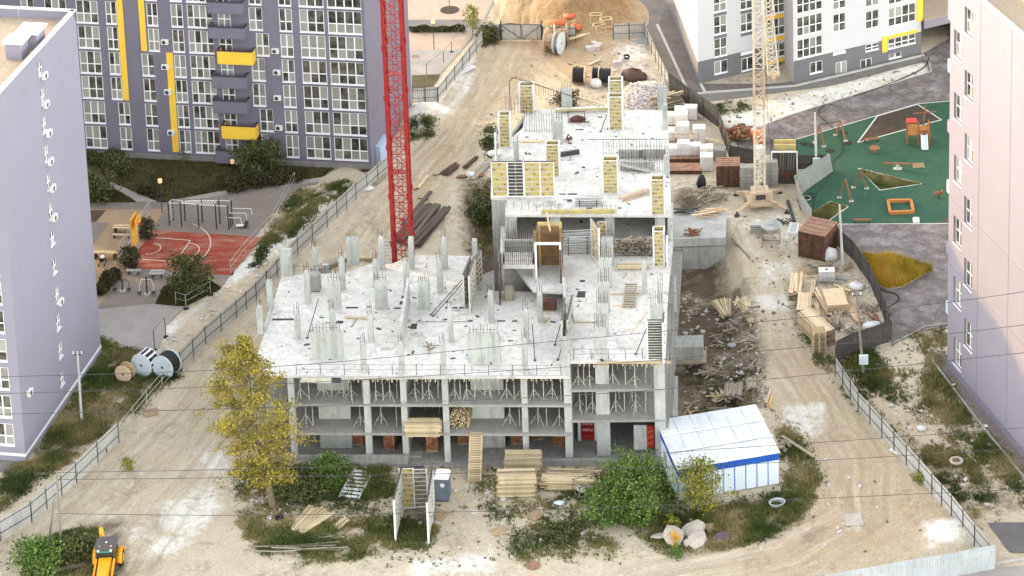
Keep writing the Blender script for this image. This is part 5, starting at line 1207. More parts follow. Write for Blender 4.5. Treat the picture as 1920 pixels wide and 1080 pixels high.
fence('short grey fence across the gap beside the violet building, behind the red crane', [(774, 194), (821, 191)], 2.0, 2.0)
fence('grey sheet fence climbing from the sand pile to the back gate', [(821, 191), (867, 133), (905, 84)], 2.0)
fence('grey back fence left of the double gate at the top of the haul road', [(907, 76), (938, 75)], 2.2, 2.3)
fence('grey back fence behind the timber cable reels, right of the double gate', [(1018, 75), (1080, 74)], 2.0, 2.3)
fence('short pale fence piece at the far right corner of the sand yard', [(1150, 72), (1209, 71)], 2.2, 2.3)
fence('fence with dark posts along the asphalt road at the top right of the site', [(1209, 71), (1230, 117), (1254, 168)], 2.0, 2.4, side=1)
fence('dark grey board fence beside the white block pallets', [(1256, 172), (1292, 200), (1348, 240)], 2.6, 3.0, 'sheet_dark', 1)
fence('dark fence turning down past the brown container near the crane', [(1348, 240), (1370, 302)], 2.4, 2.6, 'sheet_dark', 1)
fence('low dark corrugated fence behind the crane ballast', [(1370, 302), (1422, 312)], 2.0, 2.4, 'sheet_dark', 1)
fence('dark corrugated fence piece beside the playground pole', [(1492, 318), (1548, 317)], 1.9, 2.4, 'sheet_dark', 1)
fence('leaning grey green sheet fence bent round the playground corner', [(1495, 366), (1515, 354), (1540, 338), (1562, 322)], 2.3, 2.2, 'sheet_green', 1, post=False, tilt=-.5, rails=())
fence('grey fence seen nearly edge on between the crane and the playground', [(1493, 366), (1505, 400), (1522, 424)], 2.2, 2.4, 'sheet', -1)
fence('dark posted fence curving round the timber yard beside the mauve paving', [(1540, 438), (1566, 458), (1598, 486), (1630, 530), (1652, 582), (1668, 628)], 2.3, 2.4, 'sheet_dark', 1, pm='steel_dark')
fence('dark wet looking sheet fence across the lower end of the timber yard', [(1672, 640), (1640, 652), (1600, 664), (1572, 678), (1566, 694)], 2.5, 2.0, 'sheet_dark', -1, post=False, rails=(.9,))
fence('long grey sheet fence with dark posts along the right haul road', [(1567, 706), (1610, 772), (1677, 846), (1748, 927), (1785, 968), (1828, 1024), (1864, 1066)], 2.2, 2.6, 'sheet', 1)
fence('pale galvanised corrugated fence along the bottom right front edge', [(1866, 1068), (1790, 1082), (1710, 1096), (1560, 1124), (1400, 1150)], 2.5, 2.6, 'sheet_blue', -1, post=False, rails=())
gt = thing('double_gate', 'closed grey double gate with diagonal braces at the top of the haul road', 'gate', GP(940, 75))
ga, gb = GP(940, 75), GP(1016, 75)
for i in range(2):
    a, b = vlerp(ga, gb, i / 2 + .01), vlerp(ga, gb, i / 2 + .49); corr(a, b, .12, 2.2).build('leaf', MT['sheet'], gt, True); m = MB(); n = V(0, -.08, 0)
    for p, q_ in (((a, .15), (b, .15)), ((a, 2.2), (b, 2.2)), ((a, .15), (a, 2.2)), ((b, .15), (b, 2.2)), ((a, .2) if i else (a, 2.1), (b, 2.1) if i else (b, .2))): m.beam(p[0] + n + V(0, 0, p[1]), q_[0] + n + V(0, 0, q_[1]), .06)
    m.build('brace_frame', MT['steel_dark'], gt, True)
for a in (ga, gb): m = MB(); m.beam(a - V(0, 0, .3), a + V(0, 0, 2.7), .16); m.build('gate_post', MT['steel_dark'], gt, True)
# rope and post barriers round the yard
def barrier(label, pts, h=1.1, nrail=2, mat='steel', cat='railing'):
    t_ = thing('yard_railing', label, cat, GP(*pts[0])); k = [GP(*p) for p in pts]
    for p in k: m = MB(); m.tube(p, p + V(0, 0, h), .045, 6); m.build('post', MT[mat], t_, True); m = MB(); m.tube(p, p + V(0, 0, .06), .3, 8); m.build('foot', MT['black'], t_, True)
    for r in range(nrail): m = MB(); m.path([p + V(0, 0, h * (1 - .45 * r)) for p in k], .025, 5); m.build('rail', MT[mat], t_, True)
barrier('thin galvanised railing around the lower corner of the planted bed', [(330, 573), (349, 579), (395, 553)], 1.6)
barrier('thin post and wire line along the edge of the red court', [(433, 514), (460, 478), (512, 424), (553, 345)], 1.5, 2)
barrier('row of thin dark posts with wire on the plaza edge at the top', [(800, 140), (832, 118), (847, 98), (870, 64), (895, 36)], 1.5, 1, 'steel_dark')
barrier('two thin dark posts at the edge of the lower paving near the white reels', [(290, 655), (311, 632)], 2.2, 1, 'steel_dark')
# ---------------------------------------------------------------- timber and stacks
PKM = {}; MT['end_grain'] = wood_mat('grey_end_grain', (.27, .22, .17), .5)
def plank_mesh(L, w, t_, mat):
    k = (round(L, 1), w, t_, mat)
    if k not in PKM: m = MB(); m.bx(-k[0] / 2, k[0] / 2, -w / 2, w / 2, -t_ / 2, t_ / 2); m.m[3] = m.m[5] = 1; PKM[k] = m.mesh('plank', [MT[mat], MT['end_grain'] if mat == 'timber_orange' else MT[mat]])
    return PKM[k]
def at_pt(px, py, z=None): return GP(px, py) if z is None else G(px, py, z)
def stack(px, py, label, L, n_across, n_layers, yaw=0.0, w=.2, t_=.06, mat='timber', mess=.06, z=None, cat='timber stack', group='timber stacks', name='timber_stack', gap=.028, skew=.0, bear=True, seed=0, tilt=0.0, part='plank'):
    p = at_pt(px, py, z); q = random.Random(seed + int(px)); T = thing(name, label, cat, p, CRZ + yaw, group)
    if tilt: T.rotation_euler = (0, tilt, CRZ + yaw)
    wid = n_across * (w + gap); zz = 0
    if bear:
        for x in (-.32 * L, .32 * L): link('bearer', plank_mesh(wid, .1, .1, mat if mat != 'timber_brown' else 'timber_old'), T, (x, wid / 2, .05), math.pi / 2)
        zz = .1
    for k in range(n_layers):
        n = n_across if k < n_layers - 1 else max(1, n_across - q.randint(0, 1))
        for i in range(n):
            LL = L * q.choice((1, 1, 1, .96, .9)) if mess > .03 else L
            o = link(part, plank_mesh(LL, w, t_, mat), T, (q.uniform(-mess, mess) * 2, (i + .5) * (w + gap) + q.uniform(-mess, mess) * .2, zz + t_ / 2)); o.rotation_euler = (q.uniform(-.02, .02), 0, q.uniform(-mess, mess) * .25 + skew * (i - n / 2) * .04)
        zz += t_ + .018
    return T
def heap(px, py, label, n, L, spread, yaw=0.0, w=.14, t_=.05, mat='timber_old', z=None, h=.5, cat='timber heap', name='plank_heap', group='loose timber heaps', ang=.5, seed=3, part='plank'):
    p = at_pt(px, py, z); q = random.Random(seed + int(px * 3)); T = thing(name, label, cat, p, CRZ + yaw, group)
    for k in range(n):
        LL = L * q.choice((.5, .7, .85, 1)); o = link(part, plank_mesh(LL, w, t_, mat), T, (q.gauss(0, spread * .35), q.gauss(0, spread * .35), .05 + h * k / n)); o.rotation_euler = (q.uniform(-.25, .25), q.uniform(-.1, .1), q.gauss(0, ang))
    return T
PI2 = math.pi / 2
stack(969, 934, 'tall front stack of pale boards beside the ramp, its ends to the right', 3.5, 3, 24, .03, .38, .075, mess=.07)
stack(981, 893, 'pale board stack standing behind the taller board stack near the ramp', 3.4, 3, 22, -.01, .34, .075, mess=.05)
stack(938, 893, 'few long pale boards laid across behind the tall board stack', 3.2, 1, 2, .02, .3, .08)
stack(1064, 922, 'wide untidy stack of long pale boards beside the green bush', 4.6, 4, 11, -.04, .3, .085, mess=.22)
stack(1075, 893, 'few long grey white boards lying on top of the foundation edge behind the wide stack', 5.0, 2, 4, -.06, .25, .08, mess=.1)
stack(601, 984, 'flat pile of long pale boards lying in the weeds by the yellow tree', 3.7, 9, 2, 1.12, .24, .07, mess=.14, skew=1.2)
stack(646, 987, 'small bundle of short boards right of the flat board pile', 1.7, 4, 2, 1.05, .2, .06, mess=.08)
heap(560, 1026, 'scattered long poles lying in the weeds at the lower left', 13, 7.5, 1.6, .02, .09, .08, 'timber_old', h=.2, ang=.05)
stack(625, 1012, 'weathered pallet like crate lying in the weeds below the flat board pile', 1.9, 5, 1, .1, .16, .06, 'timber_old', gap=.12)
# stacks on and under the slabs
stack(793, 821, 'thick stack of boards sticking out of the middle bay above the first slab', 3.4, 4, 12, 0, .3, .085, mess=.05, z=z1, bear=True)
for px in (778, 807): m = MB(); m.beam(CF.pt(CF.at(px, 815)[0], z1 + .08, .5), CF.pt(CF.at(px, 815)[0], z1 + .08, -3), .12, .14); o = m.build('support_beam', MT['timber']); tag(o, ('left' if px < 790 else 'right') + ' timber beam carrying the board stack that sticks out of the middle bay', 'timber beam', 'cantilever beams')
stack(1185, 507, 'yellow timber beams stacked on the raised slab near the thin column', 3.2, 4, 2, 0, .14, .18, 'timber', mess=.05, z=q3)
for px, py, yaw_, lb in ((1173, 518, -.9, 'left'), (1193, 518, .8, 'right')): stack(px, py, lb + ' short yellow board lying in front of the stacked beams on the raised slab', 1.1, 1, 1, PI2 + yaw_ * .3, .16, .06, z=q3, bear=False)
for py, lb in ((553, 'upper'), (574, 'lower')): stack(1172, py, lb + ' board under the grey ladder panel on the raised slab', 3.3 if py < 560 else 2.6, 1, 1, 0, .18, .06, 'timber_orange', z=q3, bear=False)
stack(1199, 606, 'long thin orange batten lying aslant on the raised slab', 4.6, 1, 1, 1.25, .1, .06, 'timber_orange', z=q3, bear=False)
stack(1105, 606, 'single board lying beside the row of wide column stubs', 2.8, 1, 1, 0, .18, .06, 'timber', z=q3, bear=False)
stack(679, 599, 'timber beams lying on the lower slab beside a thin column', 2.8, 2, 2, -.06, .14, .12, 'timber', mess=.2, z=z3, bear=False); stack(665, 606, 'short brown beam lying crosswise in front of the timber beams', 1.6, 1, 1, 1.4, .12, .1, 'timber_old', z=z3, bear=False)
stack(1200, 372, 'bundle of orange rods laid aslant on the upper slab', 3.6, 8, 1, .62, .07, .06, 'timber_orange', gap=.16, z=zU, bear=False, skew=.4, part='rod')
heap(1080, 602, 'few offcuts of board dropped beside the seen on edge wall forms', 5, 1.4, .9, .3, .16, .05, 'timber', z=z3, h=.2); heap(1020, 603, 'small heap of orange offcuts on the lower slab', 6, .8, .6, .2, .12, .05, 'timber_orange', z=z3, h=.15)
heap(806, 655, 'knocked over trestle of brown boards on the front of the lower slab', 5, 1.9, .7, .8, .12, .06, 'timber_old', z=z3, h=.35, ang=1.0)
stack(1015, 268, 'long boards laid along the upper slab behind the yellow forms', 5.2, 3, 1, 0, .2, .05, 'timber', mess=.2, z=zU, bear=False)
stack(835, 604, 'steel rod lying on the lower slab', 5.5, 1, 1, .0, .04, .04, 'steel_dark', z=z3, bear=False, cat='rod', name='steel_rod', group='loose rods', part='rod')
stack(1180, 262, 'long thin steel bar stretched across the upper slab', 9.5, 1, 1, .0, .05, .05, 'steel_dark', z=zU + .6, bear=False, cat='rod', name='steel_rod', group='loose rods', part='rod')
heap(1068, 262, 'small clump of rusty scrap between two thin bars on the upper slab', 14, .5, .5, 0, .1, .08, 'rust', z=zU, h=.5, ang=1.5, cat='scrap heap', name='scrap_heap', group='scrap heaps')
# raking ramp from the first slab to the ground
ra, rb = G(893, 809, z1) + CN * .1, GP(890, 905); rt = thing('plank_ramp', 'steep wooden ramp with cross battens from the first slab to the ground', 'ramp', rb)
rw = 26 / S(rb)
m = MB(); m.beam(ra, rb, rw, .07); m.build('deck', MT['timber'], rt, True)
for s_ in (-.42, .42): m = MB(); m.beam(ra + CU * rw * s_ + V(0, -.04, .07), rb + CU * rw * s_ + V(0, -.04, .07), .14, .07); m.build('side_board', MT['timber'], rt, True)
m = MB(); m.bx(-rw / 2 + .02, rw / 2 - .02, -.05, .05, 0, .07); tb = m.mesh('tread', MT['timber'])
for k in range(21): p = vlerp(ra, rb, (k + .5) / 21) + V(0, -.08, .10); link('tread', tb, rt, p - rt.location, CRZ)
# pole bundle in the middle storey
pb_ = thing('pole_bundle', 'round bundle of sawn poles with pale ends in the middle storey bay', 'pole bundle', G(862, 806, z1), CRZ); q = random.Random(31); m = MB(); m.tube((0, 0, 0), (0, 3.6, .0), .06, 6); pm_ = m.mesh('pole', MT['timber'])
k = 0
while k < 170:
    x, z = q.uniform(-1.0, 1.0), q.uniform(0.05, 2.1)
    if abs(x) < 1.05 - .35 * abs(z - .9): o = link('pole', pm_, pb_, (x, q.uniform(.0, .5), z)); o.rotation_euler = (0, 0, q.uniform(-.05, .05)); k += 1
# right timber yard
stack(1504, 545, 'orange boards stacked lengthwise at the upper left end of the timber yard', 4.2, 5, 9, 1.50, .24, .08, 'timber_orange', mess=.1)
stack(1521, 588, 'thick stack of orange boards with dark ends near the haul road', 3.6, 5, 14, 1.50, .26, .08, 'timber_orange', mess=.04)
stack(1545, 625, 'largest stack of orange boards, its end to the viewer above the pallets', 4.8, 6, 17, 2.05, .28, .08, 'timber_orange', mess=.02)
stack(1528, 545, 'few reddish boards between the two upper board stacks', 3.0, 2, 4, 1.45, .2, .08, 'timber_orange', mess=.12)
stack(1537, 590, 'narrow orange boards behind the thick stack with dark ends', 3.6, 2, 4, 1.62, .22, .08, 'timber_orange', mess=.1)
T = thing('plywood_pile', 'broad pile of orange plywood sheets in the middle of the timber yard', 'plywood pile', GP(1566, 575), CRZ + 1.72); m = MB(); m.bx(-1.7, 1.7, -1.1, 1.1, 0, .05); pm_ = m.mesh('plywood_sheet', MT['timber_orange'])
for k in range(18): link('plywood_sheet', pm_, T, (R.uniform(-.05, .05), R.uniform(-.05, .05), .2 + k * .056), R.uniform(-.02, .02))
stack(1545, 568, 'long boards fanned along the left side of the plywood pile', 5.8, 2, 3, 1.85, .25, .08, 'timber_orange', mess=.1)
stack(1600, 580, 'long narrow orange boards fanned along the right side of the plywood pile', 6.2, 4, 5, 1.9, .2, .08, 'timber_orange', mess=.1, skew=.6)
stack(1578, 606, 'bundle of grey poles standing out below the plywood pile', 2.6, 6, 5, 1.55, .11, .11, 'timber_old', mess=.2, part='pole')
heap(1565, 602, 'upright leaning orange batten and offcuts in front of the plywood pile', 7, 2.6, .9, 1.4, .1, .08, 'timber_orange', h=.8, ang=.4)
heap(1535, 606, 'loose battens at the left edge of the timber yard by the haul road', 10, 2.4, 1.8, .2, .1, .07, 'timber_old', h=.4, ang=.9)
heap(1540, 508, 'tangle of pale grey boards below the brown container', 16, 3.2, 1.6, .2, .16, .06, 'timber_old', h=.8, ang=.35); stack(1538, 519, 'long white board lying across the grey tangle', 3.6, 2, 1, .08, .25, .08, 'timber', bear=False)
heap(1560, 528, 'tangle of steel rods behind the white water tank', 22, 3.0, 1.3, .1, .06, .06, 'steel', h=.6, ang=.5, cat='scrap heap', name='scrap_heap', group='scrap heaps', part='rod')
heap(1640, 600, 'dark planks leaning near the lower end of the timber yard fence', 5, 2.6, .9, 2.0, .2, .06, 'timber_brown', h=.4, ang=.3)
MT['timber_pal'] = wood_mat('pallet_wood', (.46, .34, .21), .3)
def pallet_meshes():
    m = MB()
    for i in range(7): m.bx(-.6, .6, -.5 + i * .15, -.5 + i * .15 + .1, .12, .145)
    for y in (-.5, -.05, .4): m.bx(-.6, .6, y, y + .1, 0, .02)
    d = m.mesh('deck', MT['timber_pal']); m = MB()
    for x in (-.55, 0, .55):
        for y in (-.45, 0, .45): m.bx(x - .06, x + .06, y - .05, y + .05, .02, .12)
    return d, m.mesh('blocks', MT['timber'])
PAL = pallet_meshes()
def pallet(px, py, label, z=None, dz=0, yaw=0, tilt=(0, 0), group='wooden pallets'):
    p = at_pt(px, py, z); t_ = thing('wooden_pallet', label, 'pallet', p + V(0, 0, dz), CRZ + yaw, group); t_.rotation_euler = (tilt[0], tilt[1], CRZ + yaw); t_.scale = (1.15, 1.15, 1.15)
    link('deck', PAL[0], t_); link('blocks', PAL[1], t_); return t_
for k in range(15): pallet(1535, 660, ORD[k] + ' pallet from the bottom of the tall pallet stack beside the haul road', dz=.168 * k, yaw=.12 + R.uniform(-.08, .08), group='pallets in the tall stack')
pallet(1507, 512, 'tilted orange pallet leaning below the brown container', yaw=.4, tilt=(.9, 0)); pallet(1590, 505, 'pallet leaning against the dark fence beside the concrete pole', yaw=.8, tilt=(1.1, 0))
pallet(283, 775, 'grey pallet lying in the grass beside the open wire fence', yaw=.4); pallet(826, 968, 'pallet lying on the ground right of the standing formwork', yaw=1.1, tilt=(.2, 0)); pallet(1336, 991, 'pallet half under the heap of concrete lumps', yaw=.5, tilt=(.1, .1)); pallet(936, 998, 'single reddish pallet lying on the bare sand at the front', yaw=.35); pallet(1004, 968, 'broken small pallet in the weeds at the front', yaw=.9); pallet(1722, 312, 'pale pallet like tile set lying beside the seesaw', yaw=.1)
# left bank of the pit: bundles, heaps
stack(1371, 580, 'fanned bundle of pale boards on the right bank of the pit', 3.3, 8, 4, 1.80, .17, .09, 'timber', mess=.12, skew=1.3)
stack(1409, 585, 'long loose pale poles beside the haul road, right of the fanned bundle', 4.8, 6, 2, 1.78, .14, .1, 'timber', mess=.3, skew=1.0, part='pole')
heap(1392, 575, 'criss-crossed offcuts between the two board bundles on the pit bank', 14, 2.2, 1.2, 1.2, .12, .06, 'timber', h=.7, ang=.8)
heap(1402, 600, 'grey crate like heap of bundled offcuts on the pit bank', 30, 1.2, .9, .1, .12, .1, 'timber_old', h=1.2, ang=.9)
stack(1392, 738, 'upright grey weathered boards piled on the pit bank near the white cabin', 2.4, 8, 5, 1.5, .2, .07, 'timber_old', mess=.12)
stack(1418, 722, 'pale grey boards right of the weathered pile', 1.9, 5, 3, 1.62, .17, .07, 'timber_old', mess=.1)
heap(1400, 655, 'heap of rags and grey offcuts on the pit bank', 26, 1.3, 1.4, .3, .14, .08, 'timber_old', h=.9, ang=1.2); heap(1415, 640, 'grey broken boards at the haul road edge', 9, 2.2, 1.2, -.5, .16, .06, 'timber_old', h=.3, ang=.4)
stack(1392, 745, 'long pale beam lying across the pit bank above the white cabin', 6.2, 1, 2, .06, .2, .12, 'timber', bear=False); stack(1440, 752, 'pale plank tilted up at the end of the long beam', 2.9, 1, 1, 1.25, .28, .08, 'timber', bear=False, tilt=-.35); stack(1446, 760, 'narrow yellow board standing beside the tilted plank', 2.2, 1, 1, 1.5, .12, .06, 'yellow', bear=False, tilt=-.3)
heap(1290, 778, 'few pale planks leaning on the building flank by the cabin roof', 5, 2.6, .8, 1.3, .16, .06, 'timber', h=.7, ang=.4); stack(1370, 770, 'dark planks lying behind the cabin roof', 4.6, 2, 2, .06, .2, .08, 'timber_old', mess=.1)
stack(1312, 612, 'plank sloping down the left wall of the pit', 2.6, 1, 1, 1.4, .25, .06, 'timber', bear=False, tilt=.3); heap(1345, 640, 'broken boards and frame in the pit', 12, 1.8, 1.8, .4, .16, .06, 'timber_old', h=.3, ang=1.2)
stack(1494, 842, 'long log like beam lying beside the white cabin at the haul road', 4.6, 1, 1, -.85, .35, .25, 'timber_old', bear=False)
heap(1468, 838, 'grey stones and boards beside the long log', 8, 1.2, 1.0, .4, .3, .15, 'timber_old', h=.4, ang=1.2)
heap(1250, 200, 'grey slabs and boards piled at the dark fence behind the white blocks', 40, 3.4, 1.6, .25, .35, .08, 'timber_old', h=2.0, ang=.22)
stack(1325, 285, 'loose planks laid lengthwise between white block pallets and the dark fence', 4.2, 5, 3, 2.15, .2, .07, 'timber_old', mess=.2); stack(1278, 188, 'plank leaning on the dark fence', 2.6, 1, 1, 1.3, .25, .08, 'timber', bear=False, tilt=-.9)
heap(1325, 372, 'criss-crossed poles and rods beside the earth mound', 34, 3.0, 2.0, .6, .09, .08, 'timber_old', h=1.0, ang=.9); heap(1335, 400, 'orange and grey boards on top of the concrete annex', 12, 2.8, 1.3, .0, .18, .07, 'timber_orange', z=.95, h=.4, ang=.2); heap(1300, 440, 'rusty brown offcuts at the front edge of the concrete annex', 18, 1.2, 1.0, .1, .14, .1, 'timber_brown', z=.95, h=.5, ang=.6); heap(1285, 398, 'grey steel bars and boards at the back of the concrete annex', 16, 3.0, 1.4, .1, .1, .07, 'steel_dark', z=.95, h=.4, ang=.25, part='bar')
stack(1395, 470, 'line of boards along the edge of the haul road below the annex', 6.0, 1, 1, 2.0, .22, .06, 'timber_old', bear=False)
# steel sections along the left haul road
stack(818, 430, 'large pile of long dark steel piles beside the red crane', 9.2, 6, 2, 1.27, .5, .24, 'steel_pile', mess=.25, gap=.12, cat='steel pile', name='steel_section_pile', group='steel section piles', part='steel_section')
stack(786, 395, 'two long dark steel sections left of the large steel pile', 8.0, 2, 1, 1.27, .4, .22, 'steel_pile', mess=.2, gap=.25, cat='steel pile', name='steel_section_pile', group='steel section piles', part='steel_section')
stack(852, 322, 'bundle of short rusty steel bars on the haul road', 2.6, 6, 2, 1.1, .16, .12, 'rust', mess=.15, cat='steel pile', name='steel_section_pile', group='steel section piles', part='steel_bar')
stack(886, 308, 'few rusty bars leaning aslant beside the white sack', 3.0, 3, 2, 1.15, .16, .12, 'rust', mess=.2, cat='steel pile', name='steel_section_pile', group='steel section piles', part='steel_bar'); stack(906, 325, 'weathered boards laid beside the slab edge by the haul road', 4.4, 3, 2, 1.2, .3, .08, 'timber_old', mess=.2)
stack(880, 334, 'flat brown boards under the white sack', 3.2, 2, 1, .1, .3, .08, 'timber_brown', mess=.1); stack(828, 328, 'single grey plank lying across the haul road', 2.2, 1, 1, .1, .2, .06, 'timber_old', bear=False)
stack(624, 503, 'grey planks stacked on the ground behind the lower slab', 3.4, 5, 3, .75, .25, .08, 'timber_old', mess=.15); stack(684, 490, 'short brown timber behind the lower slab', 1.8, 3, 3, .0, .2, .1, 'timber', mess=.1); stack(750, 490, 'short brown board pack left of the crane foot', 1.6, 2, 2, .0, .2, .1, 'timber', mess=.1)
stack(795, 345, 'orange brown boards lying left of the steel pile', 3.2, 2, 2, 1.3, .3, .08, 'timber_orange', mess=.1); stack(715, 340, 'dark boards lying at the fence beside the haul road', 3.0, 3, 2, 1.15, .25, .08, 'timber_old', mess=.2)
# ladders / formwork lying about
def ladder(px, py, label, w, L, n, yaw, z=None, mat='steel', tilt=0.0, rung=.12):
    p = at_pt(px, py, z); t_ = thing('ladder_panel', label, 'ladder panel', p + V(0, 0, .06), CRZ + yaw, 'ladder like panels'); t_.rotation_euler = (tilt, 0, CRZ + yaw)
    for x in (-w / 2, w / 2): m = MB(); m.bx(x - .05, x + .05, 0, L, 0, .12); m.build('side_rail', MT[mat], t_)
    m = MB(); m.bx(-w / 2 + .05, w / 2 - .05, -rung / 2, rung / 2, .02, .1); rm = m.mesh('rung', MT[mat])
    for k in range(n): link('rung', rm, t_, (0, L * (k + .5) / n, 0))
ladder(654, 936, 'large grey steel ladder like panel lying in the weeds left of the standing formwork', 1.9, 4.6, 8, -.16, None, 'white_paint', rung=.26); ladder(1179, 578, 'grey ladder panel lying on the raised slab', 1.1, 3.9, 11, -.02, q3, 'timber_old', .1); ladder(724, 497, 'pale rung panel standing beside the crane foot', 1.4, 3.0, 7, 0, z3 - 1.5, 'steel', .5)
ladder(1390, 742, 'thin steel ladder lying across the grey boards on the pit bank', .5, 5.0, 12, -1.5, None, 'steel', 0, .04)
def panel_side(a, b, h, label, face='concrete', frame='white_paint'):
    A, B = GP(*a), GP(*b); d = B - A; t_ = panel(a[0], a[1], 0, h, None, label, math.atan2(d.y, d.x) - CRZ, face, .45, frame, w=d.length, dx=d.x / 2, dy=d.y / 2); return t_
panel_side((741, 1016), (757, 950), 4.3, 'left grey formwork panel standing on edge on the front sand'); panel_side((803, 1021), (813, 956), 4.3, 'right grey formwork panel standing on edge beside the portable toilet')
panel(765, 952, 26, 4.2, None, 'yellow formwork panel standing between the two grey panels', .0, 'ply_yellow', .5); panel(790, 950, 24, 4.0, None, 'dark ribbed formwork panel standing between the two grey panels', .05, 'timber_old', .42); panel(779, 900, 0, 1.4, None, 'rusty frame behind the standing formwork group', 0, 'rust', .5, w=1.8)
# ---------------------------------------------------------------- cable reels
def reel(px, py, label, r, w, yaw, mat='timber_orange', drum=None, rd=.6, drum_mat='black', group='cable reels', stripes=False):
    p = GP(px, py); t_ = thing('cable_reel', label, 'cable reel', p + V(0, 0, r), CRZ + yaw, group); RX = Matrix.Rotation(PI2, 3, 'X')
    f = MB(); f.lathe([(r, -.05), (r, .05)], 26, M=RX); fm = f.mesh('flange', MT[mat])
    for y in (-w / 2, w / 2): o = link('flange', fm, t_, (0, y, 0)); h = MB(); h.lathe([(.14, -.06), (.14, .06)], 10, M=RX); link('hub', h.mesh('hub', MT['steel_dark']), o)
    if stripes:
        sl_ = MB(); sl_.bx(-.1, .1, -w / 2 + .05, w / 2 - .05, -.02, .02); a, b = sl_.mesh('lagging_board', MT['white_paint']), sl_.mesh('lagging_board', MT['black'])
        for k in range(26): t0 = 2 * math.pi * k / 26; o = link('lagging_board', a if k % 2 else b, t_, (math.sin(t0) * r * .96, 0, math.cos(t0) * r * .96)); o.rotation_euler = (0, t0, 0)
    else: d = MB(); d.smooth = False; d.lathe([(r * rd, -w / 2 + .05), (r * rd, w / 2 - .05)], 22, M=RX); d.build('cable_drum' if drum_mat == 'black' else 'core', MT[drum_mat], t_)
    if drum_mat != 'black' and not stripes:
        for k in range(8): t0 = 2 * math.pi * k / 8; m = MB(); m.bx(-.12, .12, -w / 2 + .05, w / 2 - .05, -.03, .03); o = m.build('stave', MT[mat], t_, False); o.location = (math.sin(t0) * r * rd, 0, math.cos(t0) * r * rd); o.rotation_euler = (0, t0, 0)
    return t_
MT['reel_white'] = var_mat('bluish_white_reel_paint', (.55, .62, .66), .08, 1.5, .7, fine=.3)
reel(274, 699, 'white faced cable reel with black and white lagging, left of the two white reels', 1.22, 1.4, -.38, 'reel_white', stripes=True); reel(314, 704, 'white faced cable reel wound with dark cable against the fence', 1.28, 1.4, -.42, 'reel_white', rd=.93)
reel(236, 713, 'small plain wooden cable reel left of the white ones', .92, .8, -.35, 'timber_orange', rd=.5, drum_mat='timber_brown')
reel(1038, 97, 'large empty timber cable reel by the back fence, its front face grey', 1.6, 1.9, 1.35, 'timber_orange', rd=.5, drum_mat='timber_orange'); reel(1052, 84, 'empty timber cable reel behind the front one by the back gate', 1.45, 1.6, 1.7, 'timber_orange', rd=.5, drum_mat='timber_orange'); reel(1048, 100, 'empty timber cable reel with a white disc face by the back gate', 1.45, .7, 1.25, 'reel_white', rd=.5, drum_mat='timber_orange')
reel(1086, 155, 'black cable reel with wooden rims left of the white sack on the sand', 1.08, 1.5, 1.5, 'timber_orange', rd=.85); reel(1136, 156, 'black cable reel with wooden rims right of the white sack on the sand', 1.05, 1.6, 1.5, 'timber_orange', rd=.85); reel(1120, 149, 'black cable coil partly hidden behind the white sack', .8, 1.0, 1.5, 'black', rd=.9)
# ---------------------------------------------------------------- sacks, rubble, mounds of goods
def lump(name, label, cat, px, py, rx, ry, rz_, mat, n=10, mm=6, rough=.18, z=None, group=None, seed=1):
    p = at_pt(px, py, z); m = MB(); m.smooth = True; m.blob((0, 0, rz_ * .45), rx, ry, rz_, seed + int(px), n, mm, rough, -.45); o = m.build(name, MT[mat]); o.location = p; return tag(o, label, cat, group)
lump('big_bag', 'white sack on the sand between the black cable reels', 'sack', 1117, 162, .75, .7, .75, 'cement_white'); lump('big_bag', 'pale sack beside the brown container in the timber yard', 'sack', 1557, 486, .95, .8, .9, 'cement_white', seed=3); lump('big_bag', 'white and red sack on the flat brown boards', 'sack', 881, 330, .6, .5, .35, 'cement_white', seed=5)
lump('rag_bundle', 'white rags at the grey fence beside the haul road', 'rags', 687, 356, .8, .6, .3, 'cement_white'); lump('rag_bundle', 'blue white tarp scrap on the left edge of the upper slab', 'tarp', 927, 290, .7, .5, .3, 'cement_white', z=zU); lump('rag_bundle', 'blue rag lying on the pit bank', 'rag', 1374, 650, .6, .4, .25, 'sheet_blue')
lump('tarp_bundle', 'dark brown tarp heap with blue scraps behind the white rubble', 'tarp heap', 1190, 150, 1.7, 1.1, 1.0, 'rubber_brown', rough=.3); lump('rag_bundle', 'white sacks and litter in the timber yard below the water tank', 'litter', 1605, 540, .9, .7, .4, 'cement_white', seed=9); lump('rag_bundle', 'pale litter heap at the lower end of the timber yard', 'litter', 1635, 612, 1.0, .7, .35, 'cement_white', rough=.4)
MT['orange_tarp'] = var_mat('orange_tarpaulin', (.52, .15, .06), .25, 1.5, .7, fine=.3)
for px, py, rx, lb in ((1068, 34, .95, 'upper orange tarpaulin heap at the back fence'), (1050, 46, 1.1, 'lower left orange tarpaulin heap at the back fence'), (1080, 46, .8, 'lower right orange tarpaulin heap at the back fence'),): lump('tarpaulin_heap', lb, 'tarpaulin heap', px, py, rx, .6, .45, 'orange_tarp', rough=.3)
heap(1386, 252, 'heap of spilt red bricks beyond the dark fence', 150, .5, 2.1, .3, .28, .2, 'brick_o', h=.75, ang=2, cat='brick heap', name='fallen_brick_heap', group='brick heaps', part='brick')
def litter(name, label, cat, pts, mat, kind=None, lump_=False):
    m = MB()
    for p, s_, r_ in pts: m.box(p, s_, M=r_)
    o = m.build(name, MT[mat]); tag(o, label, cat, kind=kind); return o
q = random.Random(77); pts = []
